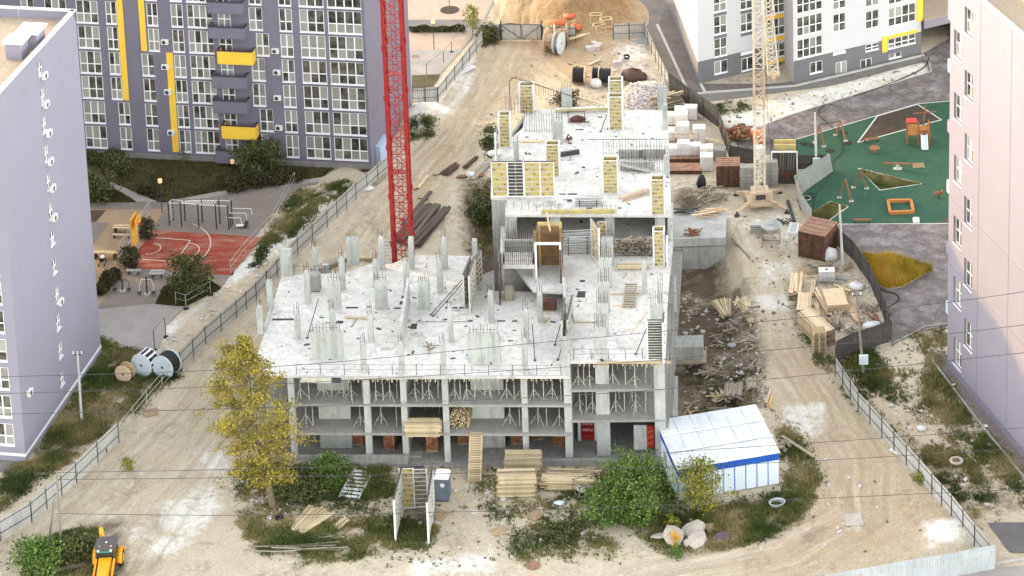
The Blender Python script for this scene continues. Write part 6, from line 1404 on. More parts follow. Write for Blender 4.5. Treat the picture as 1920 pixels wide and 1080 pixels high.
for k in range(900):
    a, b = q.gauss(0, 1.7), q.gauss(0, 1.7); c = GP(1215, 183); x, y = c.x + a, c.y + b; s_ = q.uniform(.12, .42)
    pts.append(((x, y, gz(x, y) + q.uniform(0, .25)), (s_, s_ * q.uniform(.4, .9), s_ * .35), Matrix.Rotation(q.uniform(0, 3), 3, 'Z') @ Matrix.Rotation(q.uniform(-.5, .5), 3, 'X')))
MT['rubble_w'] = var_mat('pale_rubble', (.52, .47, .45), .15, 2, .9, fine=.3)
litter('block_rubble', 'heap of pale broken block rubble behind the right end of the upper slab', 'rubble heap', pts, 'rubble_w', 'stuff')
MT['clod'] = var_mat('brown_clod', (.15, .12, .085), .3, 2, .95)
def scatter(name, label, polys, n, s0, s1, mat, seed, hz=.4):
    q = random.Random(seed); pts = []
    for pp, w in polys:
        k = 0; xs = [a[0] for a in pp]; ys = [a[1] for a in pp]
        while k < int(n * w):
            px, py = q.uniform(min(xs), max(xs)), q.uniform(min(ys), max(ys))
            if not in_poly1(px, py, pp): continue
            p = GP(px, py); s_ = s0 + (s1 - s0) * q.random() ** 3
            pts.append(((p.x, p.y, p.z + s_ * .1), (s_, s_ * q.uniform(.4, 1), s_ * hz), Matrix.Rotation(q.uniform(0, 3), 3, 'Z') @ Matrix.Rotation(q.uniform(-.4, .4), 3, 'Y'))); k += 1
    return litter(name, label, 'debris', pts, mat, 'stuff')
scatter('pale_debris', 'small pale stones and scraps strewn over the site ground', [([(880, 880), (1000, 950), (1200, 1040), (800, 1060), (760, 1010)], .12), ([(1270, 540), (1420, 600), (1450, 760), (1280, 790)], .35), ([(1090, 90), (1210, 75), (1240, 150), (1110, 140)], .12), ([(1560, 470), (1650, 560), (1640, 640), (1560, 640)], .15), ([(300, 640), (500, 480), (520, 490), (340, 650)], .1), ([(420, 870), (560, 900), (540, 980), (440, 980)], .1), ([(1640, 740), (1776, 660), (1900, 900), (1850, 960)], .12), ([(1480, 860), (1600, 850), (1800, 1000), (1500, 1060)], .06)], 900, .08, .5, 'rubble_w', 5)
scatter('dark_debris', 'small dark clods and scraps strewn over the site ground', [([(1270, 540), (1420, 600), (1450, 760), (1280, 790)], .5), ([(880, 880), (1000, 950), (1200, 1040), (800, 1060)], .15), ([(950, 100), (1200, 90), (1200, 160), (900, 260)], .15), ([(1380, 400), (1490, 420), (1500, 640), (1420, 620)], .12), ([(1500, 860), (1700, 850), (1800, 1000), (1500, 1060)], .02)], 700, .08, .36, 'clod', 6)
q = random.Random(9); pts = []
for poly, z, n in ((polyL, z3, 330), (polyU, zU, 260), (polyR, q3, 160)):
    xs = [a[0] for a in poly]; ys = [a[1] for a in poly]; k = 0
    while k < n:
        x, y = q.uniform(min(xs), max(xs)), q.uniform(min(ys), max(ys))
        if not in_poly1(x, y, poly): continue
        s_ = .06 + .5 * q.random() ** 6; pts.append(((x, y, z + .02), (s_, s_ * q.uniform(.15, .6), .04), Matrix.Rotation(q.uniform(0, 3), 3, 'Z'))); k += 1
litter('slab_scraps', 'small dark scraps of wood and wire strewn on the roof slabs', 'debris', pts, 'steel_dark', 'stuff')
# pale concrete lumps at the front right
cl_ = [(1262, 1012, 1.1, 1.3, 1.2, .5, 'tilted flat concrete lump at the left of the concrete heap'), (1300, 1000, 1.5, 1.2, .9, .2, 'large rounded concrete lump on top of the heap'), (1308, 1018, 1.2, .9, .8, .9, 'broken concrete lump at the right of the heap'), (1288, 1022, .45, .45, .5, 0, 'round concrete plug at the foot of the heap'), (1240, 1008, 1.0, .5, .4, .1, 'small concrete block lying left of the heap')]
MT['conc_pale'] = concrete_mat('pale_lump_concrete', (.44, .395, .33), .3, .5)
for px, py, a, b, c, yw, lb in cl_:
    p = GP(px, py); m = MB(); q_ = random.Random(int(px)); nn_ = 7; pp_ = [(a * q_.uniform(.75, 1.1) * math.cos(k * 6.283 / nn_), b * q_.uniform(.75, 1.1) * math.sin(k * 6.283 / nn_)) for k in range(nn_)]; th_ = c * .62; m.add([(x * .93, y * .93, 0) for x, y in pp_] + [(x, y, th_ * .15) for x, y in pp_] + [(x * q_.uniform(.92, 1), y * q_.uniform(.92, 1), th_ * q_.uniform(.7, 1)) for x, y in pp_] + [(0, 0, th_ * 1.02)], [tuple(range(nn_))[::-1]] + [(i + r * nn_, (i + 1) % nn_ + r * nn_, (i + 1) % nn_ + (r + 1) * nn_, i + (r + 1) * nn_) for r in (0, 1) for i in range(nn_)] + [(2 * nn_ + i, 2 * nn_ + (i + 1) % nn_, 3 * nn_) for i in range(nn_)]); o = m.build('concrete_lump', MT['conc_pale']); o.location = p + V(0, 0, .1); o.rotation_euler = (.35 * math.cos(px), .45 * math.sin(px * 1.7), yw); tag(o, lb, 'concrete lump', 'concrete lumps in the front right weeds')
# ---------------------------------------------------------------- masonry packs
def block_pack(px, py, label, w=1.25, d=1.1, h=1.35, yaw=0.0, mat='cement_white', z=None, pal=True, group='white block packs', nx=3, nz=4, dz=0):
    p = at_pt(px, py, z); t_ = thing('block_pack', label, 'block pack', p + V(0, 0, dz), CRZ + yaw, group); z0 = 0
    if pal:
        m = MB()
        for y in (-d * .42, 0, d * .42): m.bx(-w / 2, w / 2, y - .05, y + .05, .0, .1)
        m.bx(-w / 2, w / 2, -d / 2, d / 2, .1, .13); m.build('pallet', MT['timber_old'], t_); z0 = .135
    m = MB(); bw_, bh_ = w / nx, h / nz; m.bx(-bw_ / 2 + .008, bw_ / 2 - .008, -d / 2, d / 2, .004, bh_ - .006); bm_ = m.mesh('block', MT[mat])
    for i in range(nx):
        for k in range(nz): link('block', bm_, t_, ((i + .5) * bw_ - w / 2 + R.uniform(-.01, .01), R.uniform(-.015, .015), z0 + k * bh_))
    return t_
wb = [(1256, 232, 1.0, 'white block pack touching the right edge of the upper slab, far row'), (1278, 240, 1.5, 'white block pack second from the slab edge in the far row'), (1296, 222, 1.2, 'white block pack with grey stained top at the back of the block yard'), (1277, 225, 1.2, 'white block pack behind the others by the grey slab heap'), (1254, 262, 1.0, 'white block pack at the slab edge behind the wire rail'), (1281, 264, 1.7, 'large white block pack behind the wire rail'), (1311, 266, 1.5, 'tall white block pack beside the loose planks'),
      (1258, 294, 1.0, 'half hidden white block pack under the wire rail'), (1282, 293, 1.4, 'white block pack with grey front below the wire rail'), (1303, 292, 1.1, 'narrow grey fronted block pack below the wire rail'), (1325, 303, 1.5, 'wide white block pack next to the shrunken packs, front row'), (1325, 318, 1.4, 'foremost tall white block pack near the brown container')]
for px, py, h, lb in wb: block_pack(px, py, lb, 1.5, 1.2, h * 1.25, R.uniform(-.05, .05))
block_pack(1349, 297, 'dark block pack with white cover right of the tall white pack', 1.5, 1.2, 1.2, -.05, 'concrete_dark')
block_pack(1421, 268, 'orange wrapped brick pack beyond the dark fence beside the crane mast', 1.5, 1.4, 1.3, .3, 'orange_tarp', group='brick packs')
for i, (px, py, z, lb) in enumerate(((673, 830, None, 'orange brick pack in the ground floor bay behind the shear wall'), (733, 838, None, 'orange brick pack in the ground floor bay left of the middle column'), (811, 842, None, 'orange brick pack under the hanging board stack'), (870, 828, None, 'dim brick pack behind the ramp'), (968, 828, None, 'orange brick pack right of the large shear wall'), (1008, 820, None, 'dim brick pack deep in the last left bay'), (1050, 832, None, 'dim brick pack at the wall of the last left bay'))):
    t_ = block_pack(px, py, lb, 1.15, 1.0, 1.5, R.uniform(-.3, .3), 'brick_o', z=.05, group='brick packs', nx=4, nz=7)
block_pack(591, 543, 'dark hollow block pack on the left of the lower slab', 1.1, 1.0, 1.6, .0, 'concrete_dark', z=z3, group='hollow block packs', nx=2, nz=4); block_pack(956, 560, 'pack of dark timber posts beside the stair core', .9, .9, 1.1, .1, 'timber_old', z=z3, group='hollow block packs', nx=5, nz=1)
block_pack(1030, 580, 'dark open crate with rusty contents beside a thin column on the lower slab', 1.4, .9, .9, 0, 'rust', z=z3, group='hollow block packs', nx=2, nz=1)
# scaffold piles
def rods(px, py, label, n, L, W, H, yaw, z, mat, r=.05, jit=.06, cat='tube pile', bound=True):
    p = at_pt(px, py, z); q = random.Random(int(px)); t_ = thing('tube_pile', label, cat, p, CRZ + yaw, 'tube piles'); m = MB(); m.tube((-L / 2, 0, 0), (L / 2, 0, 0), r, 6); tm = m.mesh('tube', MT[mat])
    for k in range(n): o = link('tube', tm, t_, (q.uniform(-.15, .15), q.uniform(0, W), .06 + H * k / n)); o.rotation_euler = (0, q.uniform(-.03, .03) - jit * .3, q.uniform(-jit, jit)); o.scale = (q.uniform(.7, 1), 1, 1)
    if bound:
        for x in (-L * .3, L * .3): m = MB(); m.bx(x - .04, x + .04, -.06, -.02, 0, H + .1); m.build('rack_post', MT['steel_dark'], t_)
rods(1084, 478, 'large pile of silvery scaffold tubes under the upper slab', 80, 3.2, 1.6, 1.9, .05, q3, 'steel'); rods(1103, 388, 'low frame of silvery tubes on the front of the upper slab', 26, 2.9, 1.2, .7, 0, zU, 'steel')
t_ = thing('wood_cage', 'wire cage full of chopped grey timber ends under the upper slab', 'wood cage', G(1189, 481, q3), CRZ); m = MB()
for x in (-1.9, -.6, .6, 1.9): m.beam((x, 0, 0), (x, 0, 1.5), .05)
for z in (.1, .8, 1.45): m.beam((-1.9, 0, z), (1.9, 0, z), .05)
m.build('cage_frame', MT['steel_dark'], t_); q = random.Random(4); m = MB(); m.tube((0, -.5, 0), (0, .5, 0), .09, 6); lm = m.mesh('log', MT['timber_old'])
for k in range(150): o = link('log', lm, t_, (q.uniform(-1.8, 1.8), .6 + q.uniform(-.1, .5), q.uniform(.1, 1.5))); o.rotation_euler = (q.uniform(-.4, .4), q.uniform(-.4, .4), q.gauss(.4, .9))
t_ = thing('scrap_cage', 'steel wire basket of scrap hanging at the bare column on the upper slab', 'scrap basket', G(1081, 230, zU), CRZ); m = MB(); [m.beam((x, 0, 0), (x, 0, 1.4), .07) for x in (-.9, .9)]; m.beam((-.9, 0, 1.3), (.9, 0, 1.3), .07); m.beam((-.9, 0, .1), (.9, 0, .1), .07); m.build('frame', MT['rust'], t_); m = MB(); m.blob((0, .3, .25), .9, .5, .45, 4); m.build('scrap', MT['rust'], t_)
T = thing('form_beam', 'long horizontal form beam resting across the back of the upper slab', 'form beam', G(1045, 211, zU) + V(0, 0, .3)); m = MB(); a, b = G(1042, 212, zU) + V(0, 0, .4), G(1142, 208, zU) + V(0, 0, .4); m.beam(a, b, .5, .25); m.build('beam', MT['form_frame'], T, True); m = MB(); m.beam(a + V(0, -.28, .02), b + V(0, -.28, .02), .05, .2); m.build('face_board', MT['ply_yellow'], T, True)
for k in range(2):
    T = thing('form_beam', 'long yellow edged form beam along the front edge of the upper slab' if k == 0 else 'dark steel channel lying on the upper slab behind the yellow box', 'form beam', G(1085, 400, zU)); m = MB()
    if k == 0: a, b = G(1016, 400, zU), G(1153, 399, zU); m.beam(a + V(0, 0, .2), b + V(0, 0, .2), .35, .35); m.build('beam', MT['ply_yellow'], T, True)
    else: a, b = G(1050, 294, zU), G(1086, 288, zU); m.beam(a + V(0, 0, .25), b + V(0, 0, .25), .3, .5); m.build('channel', MT['steel_dark'], T, True)
T = thing('bent_pipe', 'tall bent pipe rising at the back left corner of the upper slab', 'pipe', G(958, 232, zU)); b = G(958, 245, zU); h = ZT(b, 146); top = V(b.x, b.y, h); m = MB(); m.path([b, b + V(0, 0, h - zU - .4), top + V(.3, 0, -.1), top + V(.8, 0, .1)], .05, 6); m.build('pipe', MT['steel_dark'], T, True); m = MB(); e = G(1140, 205, zU)
for k in range(2): m.path([top + V(.2 + .5 * k, 0, .1), vlerp(top, e, .5) + V(0, 0, .2), e + V(0, 0, .3 * k)], .03, 5)
m.build('cable', MT['steel_dark'], T, True)
# ---------------------------------------------------------------- containers and cabins
def crate(px, py, label, w, d, h, yaw, side, top, cat='container', ridge=True):
    p = GP(px, py); t_ = thing('steel_container', label, cat, p, CRZ + yaw, 'brown steel containers')
    m = MB(); m.bx(-w / 2, w / 2, 0, d, .08, h); m.build('body', MT[side], t_); m = MB(); m.prism([(-w / 2 - .08, -.08), (w / 2 + .08, -.08), (w / 2 + .08, d + .08), (-w / 2 - .08, d + .08)], h, h + .09); m.build('roof', MT[top], t_)
    for s_ in (-1, 1): m = MB(); m.bx(s_ * w * .25 - w * .22, s_ * w * .25 + w * .22, -.035, -.005, .2, h - .2); o = m.build('door', MT[side], t_); m = MB(); m.bx(s_ * .06 - .02, s_ * .06 + .02, -.07, -.036, .3, h - .4); link('lock_bar', m.mesh('lock_bar', MT['steel_dark']), o)
    for x, y in ((-w / 2, 0), (w / 2, 0), (-w / 2, d), (w / 2, d)): m = MB(); m.bx(x - .06, x + .06, y - .06, y + .06, 0, h - .01); m.build('corner_post', MT[side], t_)
    for k in range(4): m = MB(); m.bx(-w / 2 + .1, w / 2 - .1, d * (k + .5) / 4 - .03, d * (k + .5) / 4 + .03, h + .09, h + .13); m.build('roof_rib', MT[top], t_)
    return t_
crate(1522, 486, 'larger dark brown rusty container beside the dark fence', 3.0, 3.4, 3.0, -.42, 'rust', 'rust_roof' if 'rust_roof' in MT else 'rust_light'); crate(1366, 352, 'smaller brown container with orange rusty roof near the crane', 2.6, 2.0, 2.7, .03, 'rust', 'rust_light')
for px, py, lb, w, d in ((1286, 305, 'upper rusty steel tray beside the slab edge below the white blocks', 4.2, 1.0), (1284, 327, 'lower rusty steel tray beside the slab edge', 3.9, 2.0)):
    t_ = thing('steel_tray', lb, 'steel tray', GP(px, py), CRZ, 'rusty steel trays'); m = MB(); m.bx(-w / 2, w / 2, 0, d, 0, .45); m.build('tray', MT['rust'], t_); m = MB(); m.bx(-w / 2 + .05, w / 2 - .05, .05, d - .05, .45, .47); m.build('bed', MT['rust_light'], t_)
T = thing('wire_rail', 'rusty mesh guard rail in front of the white block packs', 'mesh rail', GP(1254, 285)); a, b = GP(1252, 285), GP(1310, 283)
m = MB()
for k in range(7): p = vlerp(a, b, k / 6); m.beam(p, p + V(0, 0, 2.3), .04)
for z in (.2, .8, 1.5, 2.2): m.beam(a + V(0, 0, z), b + V(0, 0, z), .04)
m.build('mesh', MT['rust_light'], T, True); m = MB(); m.beam(a + V(0, -.1, .1), b + V(0, -.1, .1), .2, .2); m.build('toe_board', MT['timber_orange'], T, True)
# site cabin with white roof and blue band
c0, c1, c2 = G(1272, 938), G(1461, 906), G(1224, 838); ux = V(c1.x - c0.x, c1.y - c0.y, 0); cw_, ux = ux.length, ux.normalized(); vy = V(-ux.y, ux.x, 0); cd_ = (V(c2.x, c2.y, 0) - V(c0.x, c0.y, 0)).dot(vy)
cd_ = 8.0; hut = thing('site_cabin', 'white site cabin with pale sheet roof and bright blue band under the eaves', 'site cabin', V(c0.x, c0.y, min(c0.z, c1.z)), math.atan2(ux.y, ux.x)); hc = (ZT(c0, 880) - hut.location.z)
MT['cab_white'] = var_mat('white_ribbed_sheet', (.62, .68, .72), .06, 1, .5, fine=.15); MT['cab_blue'] = var_mat('blue_sheet', (.02, .10, .42), .12, 1, .45); t = NT('pale_roof_sheet'); a_ = t.mix(t.ramp(t.noise(.5, 5, .7), [(.4, 0), (.65, 1)]), (.62, .64, .66), (.50, .53, .57)); a_ = t.mix(t.math('MULTIPLY', t.ramp(t.noise(2, 5, .7), [(.55, 0), (.7, 1)]), .4), a_, (.36, .35, .33)); t.col(a_); t.rough(.5); MT['cab_roof'] = t.m
def lcorr(p0, p1, z0, z1, pitch, dep, out): return corr(V(*p0, 0), V(*p1, 0), z0, z1, pitch=pitch, dep=dep)
m = MB(); m.bx(.03, cw_ - .03, .03, cd_ - .03, 0, hc - .1); m.build('body', MT['cab_white'], hut)
n = 9
for k in range(n):
    x0, x1 = cw_ * k / n, cw_ * (k + 1) / n; lcorr((x0 + .02, 0), (x1 - .02, 0), 0, hc - .7, .18, .03, 1).build('wall_panel', MT['cab_white'], hut); lcorr((x0, -.03), (x1, -.03), hc - .72, hc, .16, .05, 1).build('blue_band', MT['cab_blue'], hut)
    m = MB(); m.bx(x0 - .03, x0 + .03, -.05, 0, 0, hc - .7); m.build('blue_strip', MT['cab_blue'], hut)
n2 = 6
for k in range(n2):
    y0, y1 = cd_ * k / n2, cd_ * (k + 1) / n2; lcorr((0, y1 - .02), (0, y0 + .02), 0, hc - .6, .18, .03, 1).build('wall_panel', MT['cab_white'], hut); lcorr((-.03, y1), (-.03, y0), hc - (.62 if k != 3 else .5), hc, .16, .05, 1).build('blue_band', MT['cab_blue'], hut)
for i in range(6):
    for j in range(3):
        x0, x1, y0, y1 = -.12 + (cw_ + .24) * i / 6, -.12 + (cw_ + .24) * (i + 1) / 6 - .03, -.15 + (cd_ + .3) * j / 3, -.15 + (cd_ + .3) * (j + 1) / 3 - .03; m = MB(); dz_ = .035 * ((i + j) % 2); m.bx(x0, x1, y0, y1, hc + .02 + .05 * j + dz_ * .4, hc + .07 + .05 * j + dz_ * .4); m.build('roof_sheet', MT['cab_roof'], hut)
for j in (1, 2): y = -.15 + (cd_ + .3) * j / 3; m = MB(); m.bx(-.15, cw_ + .15, y - .12, y + .08, hc + .14 + .02 * j, hc + .18 + .02 * j); m.build('roof_strap', MT['white_paint'], hut)
m = MB(); m.bx(-.06, -.01, cd_ * .55, cd_ * .55 + 1.0, .9, 1.9); m.build('side_window', MT['glass'], hut)
m = MB(); m.bx(-.05, -.02, .9, 1.9, .1, 2.1); m.build('door', MT['cab_white'], hut)
# portable toilet
pt = thing('portable_toilet', 'grey blue portable toilet with white roof beside the standing formwork', 'portable toilet', GP(829, 941), CRZ - .06); MT['toilet'] = var_mat('grey_blue_plastic', (.11, .13, .16), .1, 1.5, .5)
m = MB(); m.bx(-.62, .62, 0, 1.25, .12, 2.35); m.build('body', MT['toilet'], pt); m = MB(); m.bx(-.46, .46, -.04, -.005, .2, 2.2); dr = m.build('door', MT['toilet'], pt); m = MB(); m.bx(-.55, .55, .0, 1.2, 0, .12); m.build('base', MT['steel_dark'], pt)
m = MB(); m.prism([(-.68, -.06), (.68, -.06), (.68, 1.32), (-.68, 1.32)], 2.35, 2.5); m.prism([(-.55, .05), (.55, .05), (.55, 1.2), (-.55, 1.2)], 2.501, 2.68); m.build('roof', MT['white_paint'], pt)
m = MB(); m.lathe([(.20, -.0), (.20, .02)], 18, M=Matrix.Rotation(PI2, 3, 'X')); s_ = m.mesh('round_sign', MT['white_paint']); link('round_sign', s_, dr, (.08, -.045, 1.75)); m = MB(); m.lathe([(.11, 0), (.11, .012)], 14, M=Matrix.Rotation(PI2, 3, 'X')); link('sign_symbol', m.mesh('sign_symbol', MT['sheet_blue']), dr, (.08, -.07, 1.75)); m = MB(); m.bx(.30, .38, -.08, -.04, 1.0, 1.25); link('handle', m.mesh('handle', MT['steel_dark']), dr)
for s_ in (-.62, .62): m = MB(); m.bx(s_ - .05, s_ + .05, -.03, .03, .12, 2.35); m.build('corner_rib', MT['toilet'], pt)
# white water tank in a cage
t_ = thing('water_tank', 'white plastic tank in a steel cage in the timber yard', 'water tank', GP(1550, 526), CRZ + .02); m = MB(); m.bx(-.85, .85, -.5, .5, .15, 1.3); m.build('tank', MT['cement_white'], t_); m = MB()
for x in (-.86, -.43, 0, .43, .86): m.beam((x, -.53, .1), (x, -.53, 1.3), .03)
for z in (.4, .8, 1.2): m.beam((-.87, -.54, z), (.87, -.54, z), .03)
m.build('cage', MT['steel'], t_); m = MB(); m.tube((0, 0, 1.3), (0, 0, 1.38), .12, 10); m.build('lid', MT['steel_dark'], t_)
# concrete hopper with curved basin
t_ = thing('concrete_hopper', 'grey concrete hopper with curved basin in a frame on the haul road below the crane', 'hopper', GP(1446, 452), CRZ); m = MB(); m.smooth = True; M_ = Matrix.Rotation(PI2, 3, 'Y'); m.lathe([(.2, .9), (.9, 1.4), (1.15, 1.9), (1.2, 2.0), (1.1, 1.95), (.85, 1.5)], 16); m.build('basin', MT['concrete'], t_)
for x in (-.95, .95):
    for y in (-.8, .8): m = MB(); m.beam((x, y, 0), (x, y, 1.7), .07); m.build('leg', MT['rust_light'], t_)
for z in (.5, 1.5): m = MB(); [m.beam(a, b, .05) for a, b in (((-.95, -.8, z), (.95, -.8, z)), ((-.95, .8, z), (.95, .8, z)), ((-.95, -.8, z), (-.95, .8, z)), ((.95, -.8, z), (.95, .8, z)))]; m.build('frame_ring', MT['rust_light'], t_)
t_ = thing('metal_crate', 'pale grey steel crate left of the concrete hopper', 'metal crate', GP(1424, 436), CRZ); m = MB()
for k in range(4): m.bx(-1.0, .9, -.4, .4, .05 + k * .28, .26 + k * .28)
m.build('slatted_body', MT['steel'], t_)
t_ = thing('white_trough', 'white metal trough at the dark fence above the brown container', 'trough', GP(1488, 432), CRZ + 1.45); m = MB(); m.bx(-1.1, 1.1, -.5, .5, 0, .35); m.build('trough', MT['white_paint'], t_); m = MB(); m.bx(-1.0, 1.0, -.4, .4, .351, .36); m.build('bed', MT['steel'], t_)
m = MB(); m.bx(-.16, .16, -2.4, 2.4, 0, .3); o = m.build('steel_beam', MT['steel_dark']); o.location = GP(1483, 398); o.rotation_euler = (0, 0, .12); tag(o, 'dark steel beam lying by the fence right of the crane foot', 'steel beam')
t_ = thing('oil_drum_pump', 'black humped pump with hose on the ground behind the earth mound', 'pump', GP(1315, 355), .2); m = MB(); m.smooth = True; m.blob((0, 0, .8), .55, .6, 1.0, 3, 10, 6, .12, -.8); m.build('housing', MT['black'], t_); m = MB(); m.path([(.4, -.2, .1), (1.0, -.5, .08), (1.6, -.1, .08), (1.1, .4, .08), (.5, .1, .1)], .09, 6); m.build('hose', MT['black'], t_); m = MB(); m.tube((-2.6, -.1, .35), (-.4, 0, .35), .22, 8); m.build('pipe', MT['steel'], t_)
t_ = thing('rack', 'dark open steel rack with timber stored inside, right of the crane ballast', 'storage rack', GP(1471, 345), CRZ); w = 2.9
for x in (-w / 2, w / 2):
    for y in (0, 3.0): m = MB(); m.bx(x - .06, x + .06, y - .06, y + .06, 0, 4.1); m.build('post', MT['steel_dark' if y else 'white_paint'], t_)
m = MB(); m.bx(-w / 2 + .05, w / 2 - .05, .05, .1, .0, 3.9); m.build('dark_front_sheet', MT['steel_dark'], t_); m = MB(); m.bx(-w / 2, w / 2, -.05, .06, 3.95, 4.1); m.build('front_rail', MT['white_paint'], t_)
for k in range(2): m = MB(); m.bx(-w / 2 + .3, w / 2 - .1, 1.0 + k * 1.2, 1.2 + k * 1.2, 3.6, 4.4); m.build('form_panel', MT['ply_yellow'], t_)
m = MB(); m.bx(-w / 2 + .2, w / 2 - .3, -.02, .04, .7, 1.6); m.build('rust_patch_plate', MT['rust'], t_); m = MB(); [m.tube((x, .0, 1.8), (x + .1, 0, 3.9), .05, 6) for x in (-.5, -.2, .4, .7, 1.0)]; m.build('hanging_tubes', MT['timber_old'], t_)
# more loose stuff along the pit bank and in the timber yard
for i, (px, py, n, L, mt, h, lb) in enumerate(((1375, 620, 18, 1.6, 'timber_old', .5, 'grey splintered boards on the pit bank below the crate like heap'), (1330, 700, 16, 2.0, 'timber_old', .3, 'dark broken boards at the lower end of the pit'), (1355, 745, 14, 2.4, 'timber', .4, 'pale and dark boards tangled above the cabin roof'), (1425, 690, 14, 1.8, 'timber_old', .4, 'short grey boards at the road side above the pale beam'), (1300, 585, 12, 1.8, 'timber_old', .25, 'half buried boards at the foot of the annex wall'), (1500, 575, 12, 1.5, 'timber_old', .3, 'dark offcuts at the road side left of the board stacks'),
    (1512, 610, 14, 1.4, 'timber_old', .4, 'dark offcuts left of the largest orange board stack'), (1600, 625, 16, 1.6, 'timber_old', .35, 'grey offcuts on the yard floor before the dark sheet fence'), (1630, 580, 12, 1.8, 'timber_old', .3, 'grey sticks on the yard floor beside the curving fence'), (1588, 545, 12, 1.6, 'timber', .5, 'loose pale boards right of the white tank'), (1470, 420, 10, 1.5, 'steel_dark', .3, 'dark steel scraps beside the white trough'), (1410, 372, 12, 1.4, 'steel', .3, 'pale steel scraps left of the crane foot'), (1350, 372, 14, 1.6, 'timber_old', .4, 'grey sticks right of the criss-crossed poles'), (940, 555, 10, 1.4, 'timber', .3, 'short boards at the slab end beside the stair core'), (915, 540, 12, 1.5, 'timber', .4, 'pale boards below the edge of the dirt pit'), (880, 470, 14, 1.2, 'timber_old', .3, 'grey sticks on the dirt slope behind the lower slab'))):
    heap(px, py, lb, n, L, 1.3, .3 * i, .15, .07, mt, h=h, ang=1.0, seed=i)
# ---------------------------------------------------------------- playground
MT['play_wood'] = wood_mat('reddish_play_wood', (.24, .105, .055), .15, .7); MT['play_orange'] = var_mat('orange_play_board', (.42, .17, .05), .12, 2, .7)
def aswing(label, frames, h=2.3):
    t_ = thing('swing_frame', label, 'swing', G(*frames[0][1])); ap = []
    for (ax_, f1, f2) in frames:
        a, b = G(*f1), G(*f2); m_ = (a + b) / 2; top = m_ + V(0, 0, ZT(m_, ax_[1])); ap.append(top)
        for p in (a, b): m = MB(); m.beam(p, top, .14); m.build('leg', MT['play_wood'], t_, True); m = MB(); m.box((p.x, p.y, .06), (.5, .4, .1)); m.build('footing', MT['concrete'], t_, True)
    m = MB(); m.beam(ap[0], ap[1], .1); m.build('top_bar', MT['steel_dark'], t_, True); return t_
aswing('wooden swing frame without seats at the upper left of the green playground', [((1540, 234), (1528, 268), (1545, 275)), ((1567, 227), (1566, 254), (1586, 265))])
aswing('wooden swing frame without seats in the middle of the green playground', [((1586, 336), (1574, 371), (1596, 378)), ((1607, 322), (1600, 352), (1625, 354))])
for i, (px, py) in enumerate(((1508, 270), (1524, 273), (1556, 283), (1581, 249), (1590, 269))): m = MB(); m.box((0, 0, .045), (.85, .8, .05), .5 + i); o = m.build('rubber_mat', MT['black']); o.location = G(px, py); tag(o, ('leftmost', 'second', 'third', 'fourth', 'rightmost')[i] + ' black rubber mat lying around the upper swing frame', 'mat', 'black rubber mats')
st_ = thing('slide_tower', 'orange and brown play tower with a pale slide on the green playground', 'play tower', G(1722, 272), CRZ)
for x in (-1.3, .0, 1.3):
    for y in (0, 1.6): m = MB(); m.bx(x - .09, x + .09, y - .09, y + .09, 0, 2.9 if y == 0 else 2.3); m.build('post', MT['play_wood'], st_)
for a in ((-1.2, -.1, -.05, .02, 1.3, 2.7, 'play_orange', 'side_board'), (.1, 1.2, -.05, .02, 1.9, 2.5, 'play_orange', 'side_board'), (-1.2, 1.2, 0.1, 1.6, 1.2, 1.32, 'play_wood', 'deck'), (1.26, 1.34, .1, 1.5, 1.4, 2.4, 'play_orange', 'end_board')): m = MB(); m.bx(*a[:6]); m.build(a[7], MT[a[6]], st_)
m = MB(); m.prism([(-1.4, -.15), (-.2, -.15), (-.2, 1.0), (-1.4, 1.0)], 2.9, 3.0); m.build('red_roof_board', var_mat('red_play_board', (.4, .05, .04), .1, 2, .6), st_)
m = MB(); m.beam((.65, -.1, 1.3), (.65, -1.9, .35), .62, .06); m.build('slide_bed', MT['reel_white'], st_)
for x in (.3, 1.0): m = MB(); m.beam((x, -.1, 1.42), (x, -1.95, .46), .07, .26); m.build('slide_side', MT['white_paint'], st_)
m = MB(); m.beam((.4, 1.2, 0), (.9, 1.3, 4.4), .16); m.beam((-.6, 1.3, 3.4), (2.2, 1.4, 3.6), .1); m.build('mast', MT['play_wood'], st_)
ss = thing('seesaw', 'wooden seesaw on the green playground', 'seesaw', G(1683, 317), CRZ - .08); m = MB(); m.bx(-1.75, 1.75, -.1, .1, .62, .78); m.build('beam', MT['play_wood'], ss); m = MB(); m.bx(-.2, .2, -.16, .16, 0, .62); m.bx(-.5, .5, -.3, .3, 0, .1); m.build('pivot', MT['concrete'], ss)
for x in (-1.5, 1.5): m = MB(); m.path([(x, -.25, .8), (x, -.25, 1.05), (x, .25, 1.05), (x, .25, .8)], .03, 5); m.build('handle', MT['steel_dark'], ss)
sb = thing('sandbox_frame', 'square timber sandbox frame on the green playground', 'sandbox', G(1667, 402)); c4_ = [G(*p) for p in ((1669, 402), (1713, 400), (1708, 379), (1665, 380))]
for a, b in zip(c4_, c4_[1:] + c4_[:1]): m = MB(); m.beam(a + V(0, 0, .2), b + V(0, 0, .2), .3, .36); m.build('side_beam', MT['play_orange'], sb, True)
def bench(px, py, label, L=2.0, yaw=0.0, mat='play_wood', h=.45, w=.4, cat='bench'):
    t_ = thing('bench' if cat == 'bench' else 'table', label, cat, G(px, py), CRZ + yaw)
    for k in range(3): m = MB(); m.bx(-L / 2, L / 2, -w / 2 + k * w / 3, -w / 2 + (k + 1) * w / 3 - .03, h - .06, h); m.build('slat', MT[mat], t_)
    for x in (-L * .4, L * .4): m = MB(); m.bx(x - .06, x + .06, -w / 2, w / 2, 0, h - .06); m.build('leg', MT['steel_dark'], t_)
    return t_
